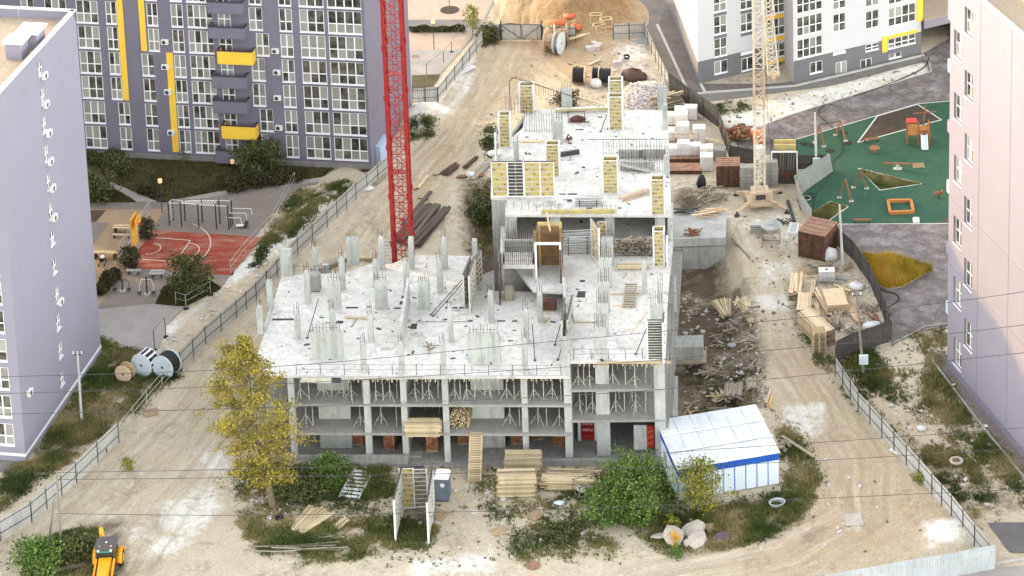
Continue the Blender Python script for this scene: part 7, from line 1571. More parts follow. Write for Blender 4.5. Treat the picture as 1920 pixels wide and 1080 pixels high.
bench(1633, 266, 'brown bench at the edge of the brown playground bed', 1.9, .25); bench(1617, 418, 'brown bench at the lower edge of the green playground', 2.0)
rt_ = thing('round_table', 'small round brown table on the green playground', 'table', G(1640, 287)); m = MB(); m.lathe([(.62, .62), (.62, .72)], 18); m.build('top', MT['play_wood'], rt_); m = MB(); m.tube((0, 0, 0), (0, 0, .62), .12, 8); m.build('foot', MT['play_wood'], rt_)
m = MB(); m.bx(-.35, .35, -.5, .5, .03, .35); m.bx(-.25, .25, -.4, .4, .35, .45); o = m.build('utility_box', MT['cement_white']); o.location = G(1718, 417); tag(o, 'small white box at the lower edge of the green playground', 'box')
t_ = thing('spring_rider', 'small dark brown rider beside the right building balcony', 'spring rider', G(1760, 372)); m = MB(); m.tube((0, 0, 0), (0, 0, .5), .12, 8); m.build('spring', MT['steel_dark'], t_); m = MB(); m.bx(-.5, .5, -.12, .12, .5, .8); m.bx(.3, .45, -.3, .3, .7, 1.0); m.build('seat', MT['play_wood'], t_)
def hose(label, pts, r=.06, mat='black', z=.08): m = MB(); m.path([GP(*p) + V(0, 0, z) for p in pts], r, 6); return tag(m.build('cable_hose', MT[mat]), label, 'hose')
def smooth_pts(p, n=6):
    o = []; P_ = [p[0]] + list(p) + [p[-1]]
    for i in range(1, len(P_) - 2):
        for k in range(n):
            t_ = k / n; q0, q1, q2, q3_ = P_[i - 1], P_[i], P_[i + 1], P_[i + 2]
            o.append(tuple(.5 * (2 * q1[j] + (q2[j] - q0[j]) * t_ + (2 * q0[j] - 5 * q1[j] + 4 * q2[j] - q3_[j]) * t_ ** 2 + (3 * q1[j] - q0[j] - 3 * q2[j] + q3_[j]) * t_ ** 3) for j in (0, 1)))
    return o + [p[-1]]
hose('thick black hose curving over the mauve paving beside the timber yard fence', smooth_pts([(1642, 538), (1660, 548), (1680, 553), (1686, 564), (1672, 574), (1662, 583), (1670, 592)]), .09)
hose('black cable snaking across the upper left of the green playground', smooth_pts([(1546, 197), (1535, 215), (1560, 240), (1575, 262), (1580, 285), (1566, 300), (1562, 318)]), .06); hose('black cable running down from the bent sheet fence on the playground', smooth_pts([(1562, 325), (1548, 345), (1528, 370), (1526, 392)]), .06)
hose('black cable along the edge of the sandy strip by the white building', smooth_pts([(1742, 108), (1735, 125), (1710, 140), (1650, 165), (1600, 182)]), .07); hose('black cable drooping in the grass below the dark sheet fence', smooth_pts([(1640, 655), (1625, 668), (1600, 676), (1580, 672)]), .07)
t_ = thing('hose_coils', 'loose coils of grey hose at the playground fence corner', 'hose coil', G(1510, 378))
for k in range(3): m = MB(); c = G(1504 + 8 * k, 378 - 4 * k); m.path([(c.x + .5 * math.cos(a * .45), c.y + .5 * math.sin(a * .45), .12 + .05 * k) for a in range(15)], .06, 5); m.build('coil', MT['black' if k != 1 else 'steel'], t_, True)
# ---------------------------------------------------------------- sports yard
gy_ = thing('monkey_bars', 'long black and white monkey bar frame on the grey paving above the red court', 'climbing frame', G(318, 423)); _x = lambda x: 170 + x / 4.91; _y = lambda y: 360 + y / 4.909
posts = [((727, 310), 95), ((762, 262), 62), ((838, 318), 95), ((872, 268), 75), ((997, 328), 108), ((1031, 280), 70), ((1160, 340), 120), ((1192, 292), 70), ((1272, 350), 122), ((1306, 300), 75), ((1290, 325), 195)]
tops = []
for (bx_, by_), ty in posts:
    b = G(_x(bx_), _y(by_)); h = ZT(b, _y(ty)); tops.append(b + V(0, 0, h - .1)); m = MB(); m.tube(b, b + V(0, 0, h), .08, 8); m.build('post', MT['steel_dark'], gy_, True)
def bars(prs, r=.035): 
    for a, b in prs: m = MB(); m.tube(a, b, r, 6); m.build('rail', MT['white_paint'], gy_, True)
bars([(tops[0], tops[1]), (tops[0], tops[2]), (tops[1], tops[3]), (tops[2], tops[4]), (tops[3], tops[5]), (tops[4], tops[6]), (tops[5], tops[7]), (tops[6], tops[8]), (tops[7], tops[9])])
m = MB()
for (a, b, c, d, n) in ((tops[2], tops[4], tops[3], tops[5], 9), (tops[4], tops[6], tops[5], tops[7], 7)):
    for k in range(n): m.tube(vlerp(a, b, k / n), vlerp(c, d, k / n), .03, 5)
for k in range(7): m.tube(tops[0] - V(0, 0, .35 * k), tops[1] - V(0, 0, .35 * k), .03, 5)
m.build('rungs', MT['white_paint'], gy_, True)
for k in range(3): m = MB(); a = tops[9] - V(0, 0, .9 + .25 * k) + V(-.2 * k, -.6 * k, 0); m.path([a, a + V(2.2 - .3 * k, -.1, 0), a + V(2.3 - .3 * k, -.1, -.8)], .035, 5); m.build('dip_bar', MT['white_paint'], gy_, True)
t_ = thing('abdominal_bench', 'low exercise roller bench at the right end of the monkey bars', 'exercise bench', G(455, 427)); m = MB(); m.bx(-.7, .4, -.2, .2, .25, .35); m.build('board', MT['white_paint'], t_)
for y in (-.35, 0, .35): m = MB(); m.tube((.4, y - .1, .4), (.4, y + .1, .4), .22, 10); m.build('roller', MT['steel_dark'], t_)
hb = thing('basketball_board', 'yellow basketball board wall with hoop and side net frames at the red court', 'basketball hoop', A_ * .5 + D_ * .5); yx = (A_ - D_).normalized(); c = (A_ + D_) / 2 - ax * .55
MT['hoop_yellow'] = var_mat('yellow_board_paint', (.72, .38, .06), .1, 1.5, .5)
def hp(y, z, x=0.0): return c + yx * y + ax * x + V(0, 0, z)
for z0, z1_ in ((.3, 1.9), (2.0, 3.9)): m = MB(); m.beam(hp(-.95, (z0 + z1_) / 2), hp(.95, (z0 + z1_) / 2), .1, z1_ - z0); m.build('yellow_panel', MT['hoop_yellow'], hb, True)
m = MB(); m.beam(hp(-.9, 3.3, .5), hp(.9, 3.3, .5), .05, 1.05); m.build('backboard', MT['hoop_yellow'], hb, True)
m = MB(); [m.beam(hp(a, z, .54), hp(b, z2_, .54), .05) for a, z, b, z2_ in ((-.3, 3.05, .3, 3.05), (-.3, 3.5, .3, 3.5), (-.3, 3.05, -.3, 3.5), (.3, 3.05, .3, 3.5))]; m.path([hp(.23 * math.sin(k * .45), 2.95, .85 + .23 * math.cos(k * .45)) for k in range(15)], .025, 5); m.build('hoop', var_mat('hoop_red', (.5, .05, .03), .1, 2, .5), hb, True)
for s_ in (-1, 1):
    for y in (1.1, 4.9): m = MB(); m.tube(hp(s_ * y, 0), hp(s_ * y, 3.0), .05, 6); m.build('net_post', MT['steel'], hb, True)
    m = MB(); [m.tube(hp(s_ * 1.1, z), hp(s_ * 4.9, z), .035, 5) for z in (.3, 1.6, 2.95)]; [m.tube(hp(s_ * (1.1 + .38 * k), .3), hp(s_ * (1.1 + .38 * k), 2.95), .012, 4) for k in range(11)]; [m.tube(hp(s_ * 1.1, .5 + .3 * k), hp(s_ * 4.9, .5 + .3 * k), .01, 4) for k in range(9)]; m.build('wire_net', MT['steel'], hb, True)
bench(232, 436, 'orange wooden table on the tan paving behind the basketball board', 2.2, -.05, 'timber_orange', .78, .8, 'table'); bench(228, 446, 'orange wooden bench in front of the upper orange table', 2.0, -.05, 'timber_orange'); bench(198, 484, 'orange wooden table on the tan paving near the lavender block', 2.6, -.08, 'timber_orange', .78, .8, 'table')
t_ = thing('pushchair', 'dark pushchair with a pale hood beside the lower orange table', 'pushchair', G(192, 496)); m = MB(); m.smooth = True; m.blob((0, 0, .7), .35, .5, .3, 2, 8, 5, .08, -.8); m.build('seat', MT['black'], t_); m = MB(); m.blob((.1, -.1, .95), .25, .25, .22, 3, 8, 5, .05, -.2); m.build('hood', MT['white_paint'], t_)
for x, y in ((-.3, -.4), (.3, -.4), (-.3, .4), (.3, .4)): m = MB(); m.tube((x - .03, y, .16), (x + .03, y, .16), .16, 10); m.build('wheel', MT['black'], t_)
m = MB(); m.path([(-.25, .4, .6), (-.25, .8, 1.0), (.25, .8, 1.0), (.25, .4, .6)], .02, 5); m.build('push_bar', MT['steel_dark'], t_)
for px, py, lb, kind in ((230, 545, 'black stepper exercise machine left of the arm machine', 0), (276, 551, 'black and white arm exercise machine in the middle of the grey paving', 1), (251, 514, 'low grey exercise bench at the corner of the red court', 2), (295, 520, 'pale double exercise bench below the red court', 3)):
    t_ = thing('exercise_machine', lb, 'exercise machine', G(px, py), 0, 'outdoor exercise machines'); m = MB(); m.lathe([(.35, 0), (.35, .05)], 10); m.build('foot_plate', MT['concrete'], t_)
    if kind < 2:
        m = MB(); m.tube((0, 0, 0), (0, 0, 2.0 if kind else 1.5), .09, 8); m.build('column', MT['steel_dark'], t_)
        for s_ in (-1, 1): m = MB(); m.path([(0, 0, 1.7 if kind else 1.2), (s_ * .5, 0, 1.75 if kind else 1.3), (s_ * .75, -.1, 1.0), (s_ * .75, -.2, .4)], .035, 5); m.build('lever', MT['white_paint' if kind else 'steel_dark'], t_); m = MB(); m.bx(s_ * .75 - .18, s_ * .75 + .18, -.5, -.1, .3, .38); m.build('seat', MT['black'], t_)
    else:
        for k in range(2 if kind == 3 else 1): m = MB(); m.bx(-.8, .8, -.35 + .55 * k, .1 + .55 * k, .5, .58); m.build('bench_board', MT['steel'], t_)
        for x in (-.5, .5): m = MB(); m.bx(x - .04, x + .04, -.2, .2, 0, .5); m.build('leg', MT['steel_dark'], t_)
m = MB(); m.tube((0, 0, 0), (0, 0, .7), .25, 10); o = m.build('litter_bin', MT['steel_dark']); o.location = G(324, 530); tag(o, 'dark litter bin at the upper left corner of the planted bed', 'litter bin')
# ---------------------------------------------------------------- lamps, poles, wires
MT['lamp'] = None; t = NT('warm_lamp_glass'); t.col((.8, .55, .3)); t.b.inputs['Emission Color'].default_value = (1, .55, .22, 1); t.b.inputs['Emission Strength'].default_value = .05; MT['lamp'] = t.m
def lamp(px, py, ytop, label):
    b = G(px, py); h = ZT(b, ytop); t_ = thing('street_lamp', label, 'street lamp', b, 0, 'yard lamps'); m = MB(); m.tube((0, 0, 0), (0, 0, h), .06, 7, .045); m.build('post', MT['steel_dark'], t_); m = MB(); m.lathe([(.12, h - .45), (.24, h - .4), (.24, h), (.1, h + .06)], 10); m.build('lamp_head', MT['lamp'], t_)
lamp(304, 399, 336, 'lamp post with warm lantern between the lawn and the monkey bars'); lamp(814, 93, 38, 'lamp post with warm lantern on the plaza beyond the violet building'); lamp(437, 322, 300, 'short lamp with pale head at the foot of the violet building')
MT['pole_conc'] = concrete_mat('pale_pole_concrete', (.50, .49, .46), .3, .2); MT['pole_wood'] = wood_mat('grey_pole_wood', (.26, .235, .20), .1)
def pole(px, py, xt, yt, label, mat='pole_conc', r=.15, box=None, arm=False):
    b = GP(px, py); h = ZT(b, yt); t_ = thing('utility_pole', label, 'utility pole', b, 0, 'utility poles'); dx = (xt - P(b + V(0, 0, h))[0]) / S(b + V(0, 0, h)); m = MB(); m.tube((0, 0, -.3), (dx, 0, h - b.z), r, 8, r * .6); m.build('shaft', MT[mat], t_)
    if arm:
        m = MB(); m.beam((dx - .5, 0, h - b.z - .35), (dx + .5, 0, h - b.z - .35), .08); m.build('cross_arm', MT['steel_dark'], t_)
        for x in (-.4, .4): m = MB(); m.tube((dx + x, 0, h - b.z - .3), (dx + x, 0, h - b.z), .06, 6); m.build('insulator', MT['white_paint'], t_)
    if box: m = MB(); m.bx(-.45, .45, -.4, -.15, box, box + 1.0); m.build('switch_box', MT['reel_white'], t_)
    return t_
pole(153, 788, 145, 659, 'pale concrete pole on the grass in front of the near left block', arm=True); pole(116, 1040, 106, 884, 'taller grey wooden pole in the weeds at the lower left', 'pole_wood', .16); pole(90, 1024, 101, 935, 'shorter grey wooden pole leaning towards the taller one at the lower left', 'pole_wood', .14)
pole(1581, 507, 1574, 384, 'pale concrete pole rising from the timber yard beside the brown container', r=.17); pole(1531, 318, 1528, 211, 'pale concrete pole with white box at the left edge of the playground', box=.6, r=.15); pole(1619, 700, 1606, 548, 'grey pole with pale switch box at the lower end of the timber yard', 'pole_wood', .16, box=1.2, arm=True)
WP_ = Wall(G(60, 1040), G(1920, 1010))
for k, (pts, lb) in enumerate((([(-60, 708), (480, 690), (1060, 638), (1440, 602), (1776, 567), (1990, 536)], 'topmost overhead wire crossing the lower half of the view'), ([(-60, 740), (480, 722), (1060, 688), (1440, 657), (1776, 626), (1990, 600)], 'second overhead wire from the top'), ([(-60, 778), (480, 765), (1060, 742), (1400, 715), (1990, 654)], 'third overhead wire from the top'),
    ([(106, 886), (480, 879), (1000, 862), (1514, 831), (1990, 797)], 'fourth overhead wire from the top, from the wooden pole'), ([(106, 899), (480, 895), (1000, 884), (1526, 864), (1990, 835)], 'fifth overhead wire from the top, from the wooden pole'), ([(101, 963), (480, 966), (1000, 956), (1522, 935), (1990, 914)], 'lowest overhead wire, from the leaning wooden pole'))):
    m = MB(); q_ = [WP_.pt(*WP_.at(*p)) for p in smooth_pts(pts, 5)]; m.path(q_, .028, 4); tag(m.build('overhead_wire', MT['steel_dark']), lb, 'wire', 'overhead wires')
# ---------------------------------------------------------------- red advertising portal on the ground floor
rs = thing('red_sack_display', 'red stack front with white lettering and white side columns in the ground floor bay', 'red stack', CF.pt(CF.at(1097, 830)[0], 0, -3.6) + V(0, 0, .06), CRZ); MT['red_sack'] = var_mat('red_sack_paper', (.36, .03, .025), .15, 2, .6, fine=.2)
for k in range(4): m = MB(); m.bx(-.62, .62, -.0 + .12 * k, .9, .05 + .62 * k, .62 + .62 * k); m.build('red_pack', MT['red_sack'], rs)
for s_ in (-1, 1): m = MB(); m.bx(s_ * .80 - .14, s_ * .80 + .14, -.12, .3, 0, 2.0); m.build('white_column', MT['white_paint'], rs); m = MB(); m.bx(s_ * .80 - .17, s_ * .80 + .17, -.1, .3, 2.005, 2.7); m.build('column_head', MT['steel'], rs)
m = MB(); m.bx(-.5, .5, -.2, .5, 0, .05); m.build('pallet', MT['timber_old'], rs)
def text_mesh(body, size):
    cu = bpy.data.curves.new('lettering', 'FONT'); cu.body = body; cu.size = size; cu.align_x = 'CENTER'; cu.extrude = .004; o = bpy.data.objects.new('lettering', cu); COL.objects.link(o); dg = bpy.context.evaluated_depsgraph_get(); me_ = bpy.data.meshes.new_from_object(o.evaluated_get(dg)); bpy.data.objects.remove(o); bpy.data.curves.remove(cu); me_.name = 'lettering'; me_.materials.clear(); me_.materials.append(MT['white_paint']); return me_
for body, z, y in (('NEPO', 1.55, .19), ('METU', .93, .07)): o = link('lettering', text_mesh(body, .36), rs, (0, y - .03 + (.04 if 0 else 0), z)); o.rotation_euler = (PI2, 0, 0)
t_ = thing('red_sack_display', 'narrow red panel with orange stripes beside a grey board under the raised slab', 'red panel', CF.pt(CF.at(1219, 815)[0], 0, -.9) + V(0, 0, .06), CRZ); m = MB(); m.bx(-.32, .32, 0, .12, .9, 3.2); m.build('red_panel', MT['red_sack'], t_); m = MB()
for k in range(3): m.beam((-.28, -.02, 1.3 + .6 * k), (.28, -.02, 1.55 + .6 * k), .05, .07)
m.build('stripes', MT['orange_tarp'], t_); m = MB(); m.bx(-1.6, -.36, .1, .18, .6, 3.2); m.build('grey_board', MT['concrete'], t_)
m = MB(); m.bx(-.6, .6, -.45, .45, 0, .12); m.bx(-.25, .25, -.2, .2, .12, .14); o = m.build('ground_hatch', MT['conc_pale']); o.location = CF.pt(CF.at(776, 855)[0], .05, -1.2); tag(o, 'white square hatch frame on the ground floor beside the middle column', 'hatch')
# ---------------------------------------------------------------- backhoe loader
MT['jcb'] = var_mat('yellow_orange_machine_paint', (.72, .32, .015), .12, 1.5, .45, fine=.2); MT['dark_glass'] = var_mat('dark_cab_glass', (.022, .024, .022), .3, 2, .12, spec=.5)
bh = thing('backhoe_loader', 'yellow orange backhoe loader with dark cab roof parked at the lower left edge', 'backhoe loader', GP(203, 1070), .06)
def bp_(name, mat, *boxes, rx=None):
    m = MB(); [m.bx(*b) for b in boxes]; return m.build(name, MT[mat], bh)
bp_('chassis', 'steel_dark', (-.75, .75, -3.2, 1.2, .55, 1.15)); m = MB(); m.add([(-.48, -3.3, 1.1), (.48, -3.3, 1.1), (.62, -.9, 1.1), (-.62, -.9, 1.1), (-.42, -3.25, 1.7), (.42, -3.25, 1.7), (.56, -.9, 1.95), (-.56, -.9, 1.95)], [(3, 2, 1, 0), (4, 5, 6, 7), (0, 1, 5, 4), (1, 2, 6, 5), (2, 3, 7, 6), (3, 0, 4, 7)]); m.build('bonnet', MT['jcb'], bh)
m = MB(); m.add([(-.85, -.9, 1.1), (.85, -.9, 1.1), (.85, .9, 1.1), (-.85, .9, 1.1), (-.72, -.7, 2.65), (.72, -.7, 2.65), (.76, .8, 2.65), (-.76, .8, 2.65)], [(0, 1, 5, 4), (1, 2, 6, 5), (2, 3, 7, 6), (3, 0, 4, 7)]); m.build('cab_glass', MT['dark_glass'], bh)
for x, y in ((-.85, -.9), (.85, -.9), (.85, .9), (-.85, .9)): m = MB(); m.beam((x, y, 1.1), (x * .88, y * .83, 2.66), .1); m.build('cab_post', MT['steel_dark'], bh)
m = MB(); m.prism([(-.7, -.95), (.7, -.95), (.95, -.55), (.95, .6), (.75, 1.0), (-.75, 1.0), (-.95, .6), (-.95, -.55)], 2.66, 2.80); cr = m.build('cab_roof', var_mat('grey_brown_roof', (.085, .07, .066), .12, 2, .5), bh)
for x, y in ((0, .1), (-.5, -.5), (.5, -.5)): m = MB(); m.lathe([(.09, 2.8), (.07, 2.86)], 8, c=(x, y, 0)); link('roof_lamp', m.mesh('roof_lamp', MT['white_paint'] if not x else MT['timber_orange']), cr)
bp_('sun_visor', 'teal' if 'teal' in MT else 'cab_blue', (-.65, .65, -1.02, -.96, 2.5, 2.64)).data.materials[0] = var_mat('teal_strip', (.03, .22, .17), .1, 2, .5)
for x in (-.55, .55): bp_('work_lamp', 'white_paint', (x - .1, x + .1, -1.08, -.97, 2.66, 2.78))
for s_ in (-1, 1):
    RYM = Matrix.Rotation(PI2, 3, 'Y'); m = MB(); m.lathe([(.55, -.22), (.75, -.2), (.78, 0), (.75, .2), (.55, .22)], 20, M=RYM); w_ = m.build('rear_wheel', MT['black'], bh); w_.location = (s_ * 1.05, .75, .78); m = MB(); m.lathe([(.38, -.23), (.38, .23)], 14, M=RYM); link('rim', m.mesh('rim', MT['jcb']), w_)
    m = MB(); m.lathe([(.35, -.18), (.52, -.16), (.54, 0), (.52, .16), (.35, .18)], 18, M=RYM); w_ = m.build('front_wheel', MT['black'], bh); w_.location = (s_ * .95, -2.4, .54); m = MB(); m.lathe([(.26, -.19), (.26, .19)], 12, M=RYM); link('rim', m.mesh('rim', MT['jcb']), w_)
    m = MB(); m.smooth = True; pts = [(s_ * 1.05, .75 + .92 * math.cos(a), .80 + .92 * math.sin(a)) for a in [k * math.pi / 8 for k in range(9)]]
    for a, b in zip(pts[:-1], pts[1:]): m.beam(a, b, .5, .05)
    m.build('mudguard', MT['jcb'], bh); m = MB(); m.beam((s_ * .78, -.9, 1.75), (s_ * .8, -3.4, 1.0), .16, .26); m.beam((s_ * .8, -3.4, 1.0), (s_ * .8, -4.2, .45), .16, .22); m.build('loader_arm', MT['jcb'], bh)
m = MB(); m.add([(-1.1, -4.1, .1), (1.1, -4.1, .1), (1.1, -4.1, .9), (-1.1, -4.1, .9), (-1.1, -4.9, .1), (1.1, -4.9, .1), (1.1, -4.35, .8), (-1.1, -4.35, .8)], [(0, 1, 2, 3), (4, 5, 1, 0), (0, 3, 7, 4), (1, 5, 6, 2), (3, 2, 6, 7)]); m.build('loader_bucket', MT['jcb'], bh)
m = MB(); m.beam((-.55, 1.3, 1.0), (-.75, 1.9, 3.0), .34, .45); m.build('boom', MT['jcb'], bh); m = MB(); m.beam((-.75, 1.9, 3.0), (-.62, 2.6, 1.1), .28, .32); m.build('dipper', MT['jcb'], bh); m = MB(); m.tube((-.35, 1.3, 1.9), (-.7, 1.85, 3.05), .07, 7); m.build('ram', MT['steel'], bh); m = MB(); m.bx(-.9, -.3, 2.3, 2.9, .3, 1.0); m.build('digger_bucket', MT['steel_dark'], bh); bp_('rear_frame', 'steel_dark', (-.95, .95, 1.1, 1.35, .4, 1.2))
m = MB(); m.bx(-1.5, 1.5, -.15, .15, 0, .3); o = m.build('log', MT['timber_old']); o.location = GP(128, 1068); o.rotation_euler = (0, 0, .35); tag(o, 'weathered log lying left of the backhoe loader', 'log')
# ---------------------------------------------------------------- tyres, manholes, mattress and other odds and ends
def tyre(px, py, label, tilt=0.0, r=.42, yaw=0.0):
    m = MB(); m.smooth = True
    for k in range(1): m.lathe([(r * .55, -.1), (r * .95, -.12), (r, 0), (r * .95, .12), (r * .55, .1), (r * .5, 0)], 18)
    m.f = [f for f in m.f if len(f) == 4]; m.m = [0] * len(m.f); m.sm = [True] * len(m.f); o = m.build('tyre', MT['black']); o.location = GP(px, py) + V(0, 0, .12 if not tilt else r); o.rotation_euler = (tilt, 0, yaw); tag(o, label, 'tyre', 'old tyres')
tyre(177, 857, 'left one of two tyres leaning on the grey fence at the lower left', 1.35, .5, .75); tyre(192, 853, 'right one of two tyres leaning on the grey fence at the lower left', 1.35, .5, .6); tyre(524, 972, 'tyre lying at the foot of the yellow tree'); tyre(1175, 112, 'tyre lying on the sand right of the white bricks', .3); tyre(1392, 237, 'tyre lying at the sandy strip by the dark fence')
t_ = thing('manhole_ring', 'pale concrete manhole ring on the dirt beside the right building', 'manhole', GP(1793, 868)); m = MB(); m.lathe([(.62, 0), (.66, .3), (.42, .32), (.42, .1)], 20); m.build('ring', MT['conc_pale'], t_); m = MB(); m.lathe([(.42, .1), (.42, .2)], 18); m.build('cover', MT['rust_light'], t_)
for px, py, lb, r in ((779, 107, 'round manhole cover on the plaza beyond the violet building', .5), (1000, 1061, 'round brown hatch in the sand at the front', .65)): m = MB(); m.lathe([(r, 0), (r, .05)], 18); o = m.build('manhole_cover', MT['rust_light']); o.location = GP(px, py) + V(0, 0, .05); tag(o, lb, 'manhole cover')
t_ = thing('tree_ring', 'dark round planting ring with thin stem on the far plaza', 'planter', G(843, 19)); m = MB(); m.lathe([(1.25, 0), (1.25, .08)], 20); m.build('ring', MT['bed_soil'], t_); m = MB(); m.tube((0, 0, 0), (0, 0, 3.4), .06, 6); m.build('stem', MT['timber_old'], t_)
m = MB(); m.smooth = False; m.blob((0, 0, .12), 1.1, .75, .16, 4, 10, 5, .06); o = m.build('mattress', var_mat('purple_brown_quilt', (.10, .065, .075), .4, 5, .9)); o.location = GP(1356, 1012); o.rotation_euler = (.5, .1, .5); tag(o, 'purple brown patterned mattress leaning right of the concrete lumps', 'mattress')
t_ = thing('bathtub', 'pale blue grey tub standing in the grass right of the white cabin', 'tub', GP(1457, 950), .3); m = MB(); m.lathe([(.55, 0), (.8, .55), (.72, .55), (.5, .1)], 14); o = m.build('shell', MT['sheet_blue'], t_); o.scale = (1, .75, 1)
for px, py, w, d, yw, lb, mt in ((868, 132, 3.6, 1.6, .9, 'white sheet lying on the sand beside the haul road', 'cement_white'), (1600, 975, 1.6, 1.9, .1, 'pale worn sheet lying flat on the right haul road', 'conc_pale'), (1207, 77, 2.2, 1.4, .1, 'pale sheet lying at the corner of the sand yard', 'sheet_blue'), (1683, 848, 1.6, .7, -.8, 'white panel lying at the foot of the right fence', 'white_paint')):
    m = MB(); m.box((0, 0, .03), (w, d, .04), yw); o = m.build('loose_sheet', MT[mt]); o.location = GP(px, py) + V(0, 0, .03); tag(o, lb, 'loose sheet', 'loose sheets')
for k, (px, py, s_, lb) in enumerate(((1107, 95, .9, 'left one of the pale blocks on the sand below the back fence'), (1120, 91, 1.1, 'middle one of the pale blocks on the sand below the back fence'), (1115, 86, .8, 'rear one of the pale blocks on the sand below the back fence'), (1158, 122, .8, 'pale block on the sand beside the rubble, left'), (1164, 116, .7, 'pale block on the sand beside the rubble, right'))): m = MB(); m.box((0, 0, .3), (1.3 * s_, .8 * s_, .6), .3 + k); o = m.build('loose_block', MT['rubble_w']); o.location = GP(px, py); tag(o, lb, 'block', 'loose pale blocks')
for k in range(3):
    t_ = thing('steel_cage', ('rear', 'right', 'front')[k] + ' open steel frame cage beside the orange tarpaulins', 'steel cage', GP((1107, 1128, 1118)[k], (44, 53, 62)[k]), .3 * k, 'steel cages'); m = MB(); w = .9
    for a, b in (((0, 0), (1, 0)), ((1, 0), (1, 1)), ((1, 1), (0, 1)), ((0, 1), (0, 0))):
        for z in (.05, 1.1): m.beam((a[0] * w * 1.6, a[1] * w, z), (b[0] * w * 1.6, b[1] * w, z), .08)
        m.beam((a[0] * w * 1.6, a[1] * w, 0), (a[0] * w * 1.6, a[1] * w, 1.1), .08)
    m.build('frame', MT['timber'], t_)
stack(1090, 66, 'two long timber trestles beside the cable reels at the back fence', 4.2, 3, 2, .6, .2, .12, 'timber', mess=.2); stack(1120, 118, 'short boards dropped on the sand yard', 2.2, 2, 1, .8, .2, .08, 'timber', mess=.2)
t_ = thing('trestle_bin', 'timber framed crate of rubbish between the board stack and the green bush', 'rubbish crate', GP(1104, 930), .5); m = MB(); w = 1.9
for x0, y0, x1, y1 in ((0, 0, w, 0), (w, 0, w, 1.4), (w, 1.4, 0, 1.4), (0, 1.4, 0, 0)):
    for z in (.1, 1.2): m.beam((x0 - w / 2, y0, z), (x1 - w / 2, y1, z), .1)
    m.beam((x0 - w / 2, y0, 0), (x0 - w / 2, y0, 1.3), .1)
m.build('frame', MT['timber_old'], t_); m = MB(); [m.blob((R.uniform(-.6, .6), R.uniform(.3, 1.1), .5), .3, .3, .25, k) for k in range(8)]; tag(m.build('rubbish', MT['rubble_w'], t_), kind='stuff')
lump('plastic_sheet', 'crumpled pale plastic in the sand below the wide board stack', 'plastic', 1048, 945, .6, .35, .2, 'reel_white'); lump('rag_bundle', 'white scrap on the grass right of the right fence', 'scrap', 1728, 805, .5, .4, .25, 'cement_white')
# ---------------------------------------------------------------- plants
MT['bark'] = var_mat('grey_bark', (.16, .125, .085), .3, 3, .95, fine=.4)
LEAF = {'yellow': leaf_mat('yellowing_leaves', [(.07, .08, .014), (.17, .15, .022), (.30, .23, .03), (.40, .30, .055), (.17, .165, .026)]), 'green': leaf_mat('fresh_green_leaves', [(.035, .06, .012), (.065, .115, .02), (.105, .18, .032), (.17, .23, .055)]), 'dark': leaf_mat('dark_green_leaves', [(.028, .038, .013), (.055, .07, .022), (.09, .10, .032), (.14, .135, .05)]),
        'gold': leaf_mat('golden_green_leaves', [(.07, .09, .016), (.14, .155, .024), (.29, .26, .03), (.11, .14, .026)]), 'hedge': leaf_mat('brownish_hedge_leaves', [(.022, .020, .010), (.040, .034, .015), (.060, .055, .022), (.075, .06, .03)]), 'sedge': leaf_mat('ochre_sedge', [(.24, .20, .03), (.42, .31, .04), (.58, .38, .06), (.46, .27, .045)]), 'weed': leaf_mat('weeds', [(.045, .065, .016), (.085, .11, .028), (.15, .15, .045), (.27, .22, .095), (.42, .34, .18)]), 'flower': leaf_mat('orange_flowers', [(.55, .28, .02), (.7, .4, .03)]), 'lawn': leaf_mat('lawn_blades', [(.04, .045, .015), (.075, .07, .022), (.12, .10, .04)])}
def leaf_mesh(name, c, size, mat, rng, asp=.6, tone=None):
    n = len(c); d = rng.normal(size=(n, 3)); d /= np.linalg.norm(d, axis=1)[:, None]; u = np.cross(d, rng.normal(size=(n, 3))); u /= np.linalg.norm(u, axis=1)[:, None] + 1e-9
    s_ = size * rng.uniform(.6, 1.4, n)[:, None]; a, b = d * s_, u * s_ * asp; v = np.stack([c - a, c + b * .9, c + a, c - b * .9], 1).reshape(-1, 3); f = np.arange(n * 4).reshape(-1, 4)
    me = mesh_np(name, v, f, mat); t_ = rng.uniform(0, 1, n) if tone is None else np.clip(tone + rng.normal(0, .16, n), 0, 1); at = me.attributes.new('tone', 'FLOAT', 'POINT'); at.data.foreach_set('value', np.repeat(t_, 4).astype(np.float32)); return me
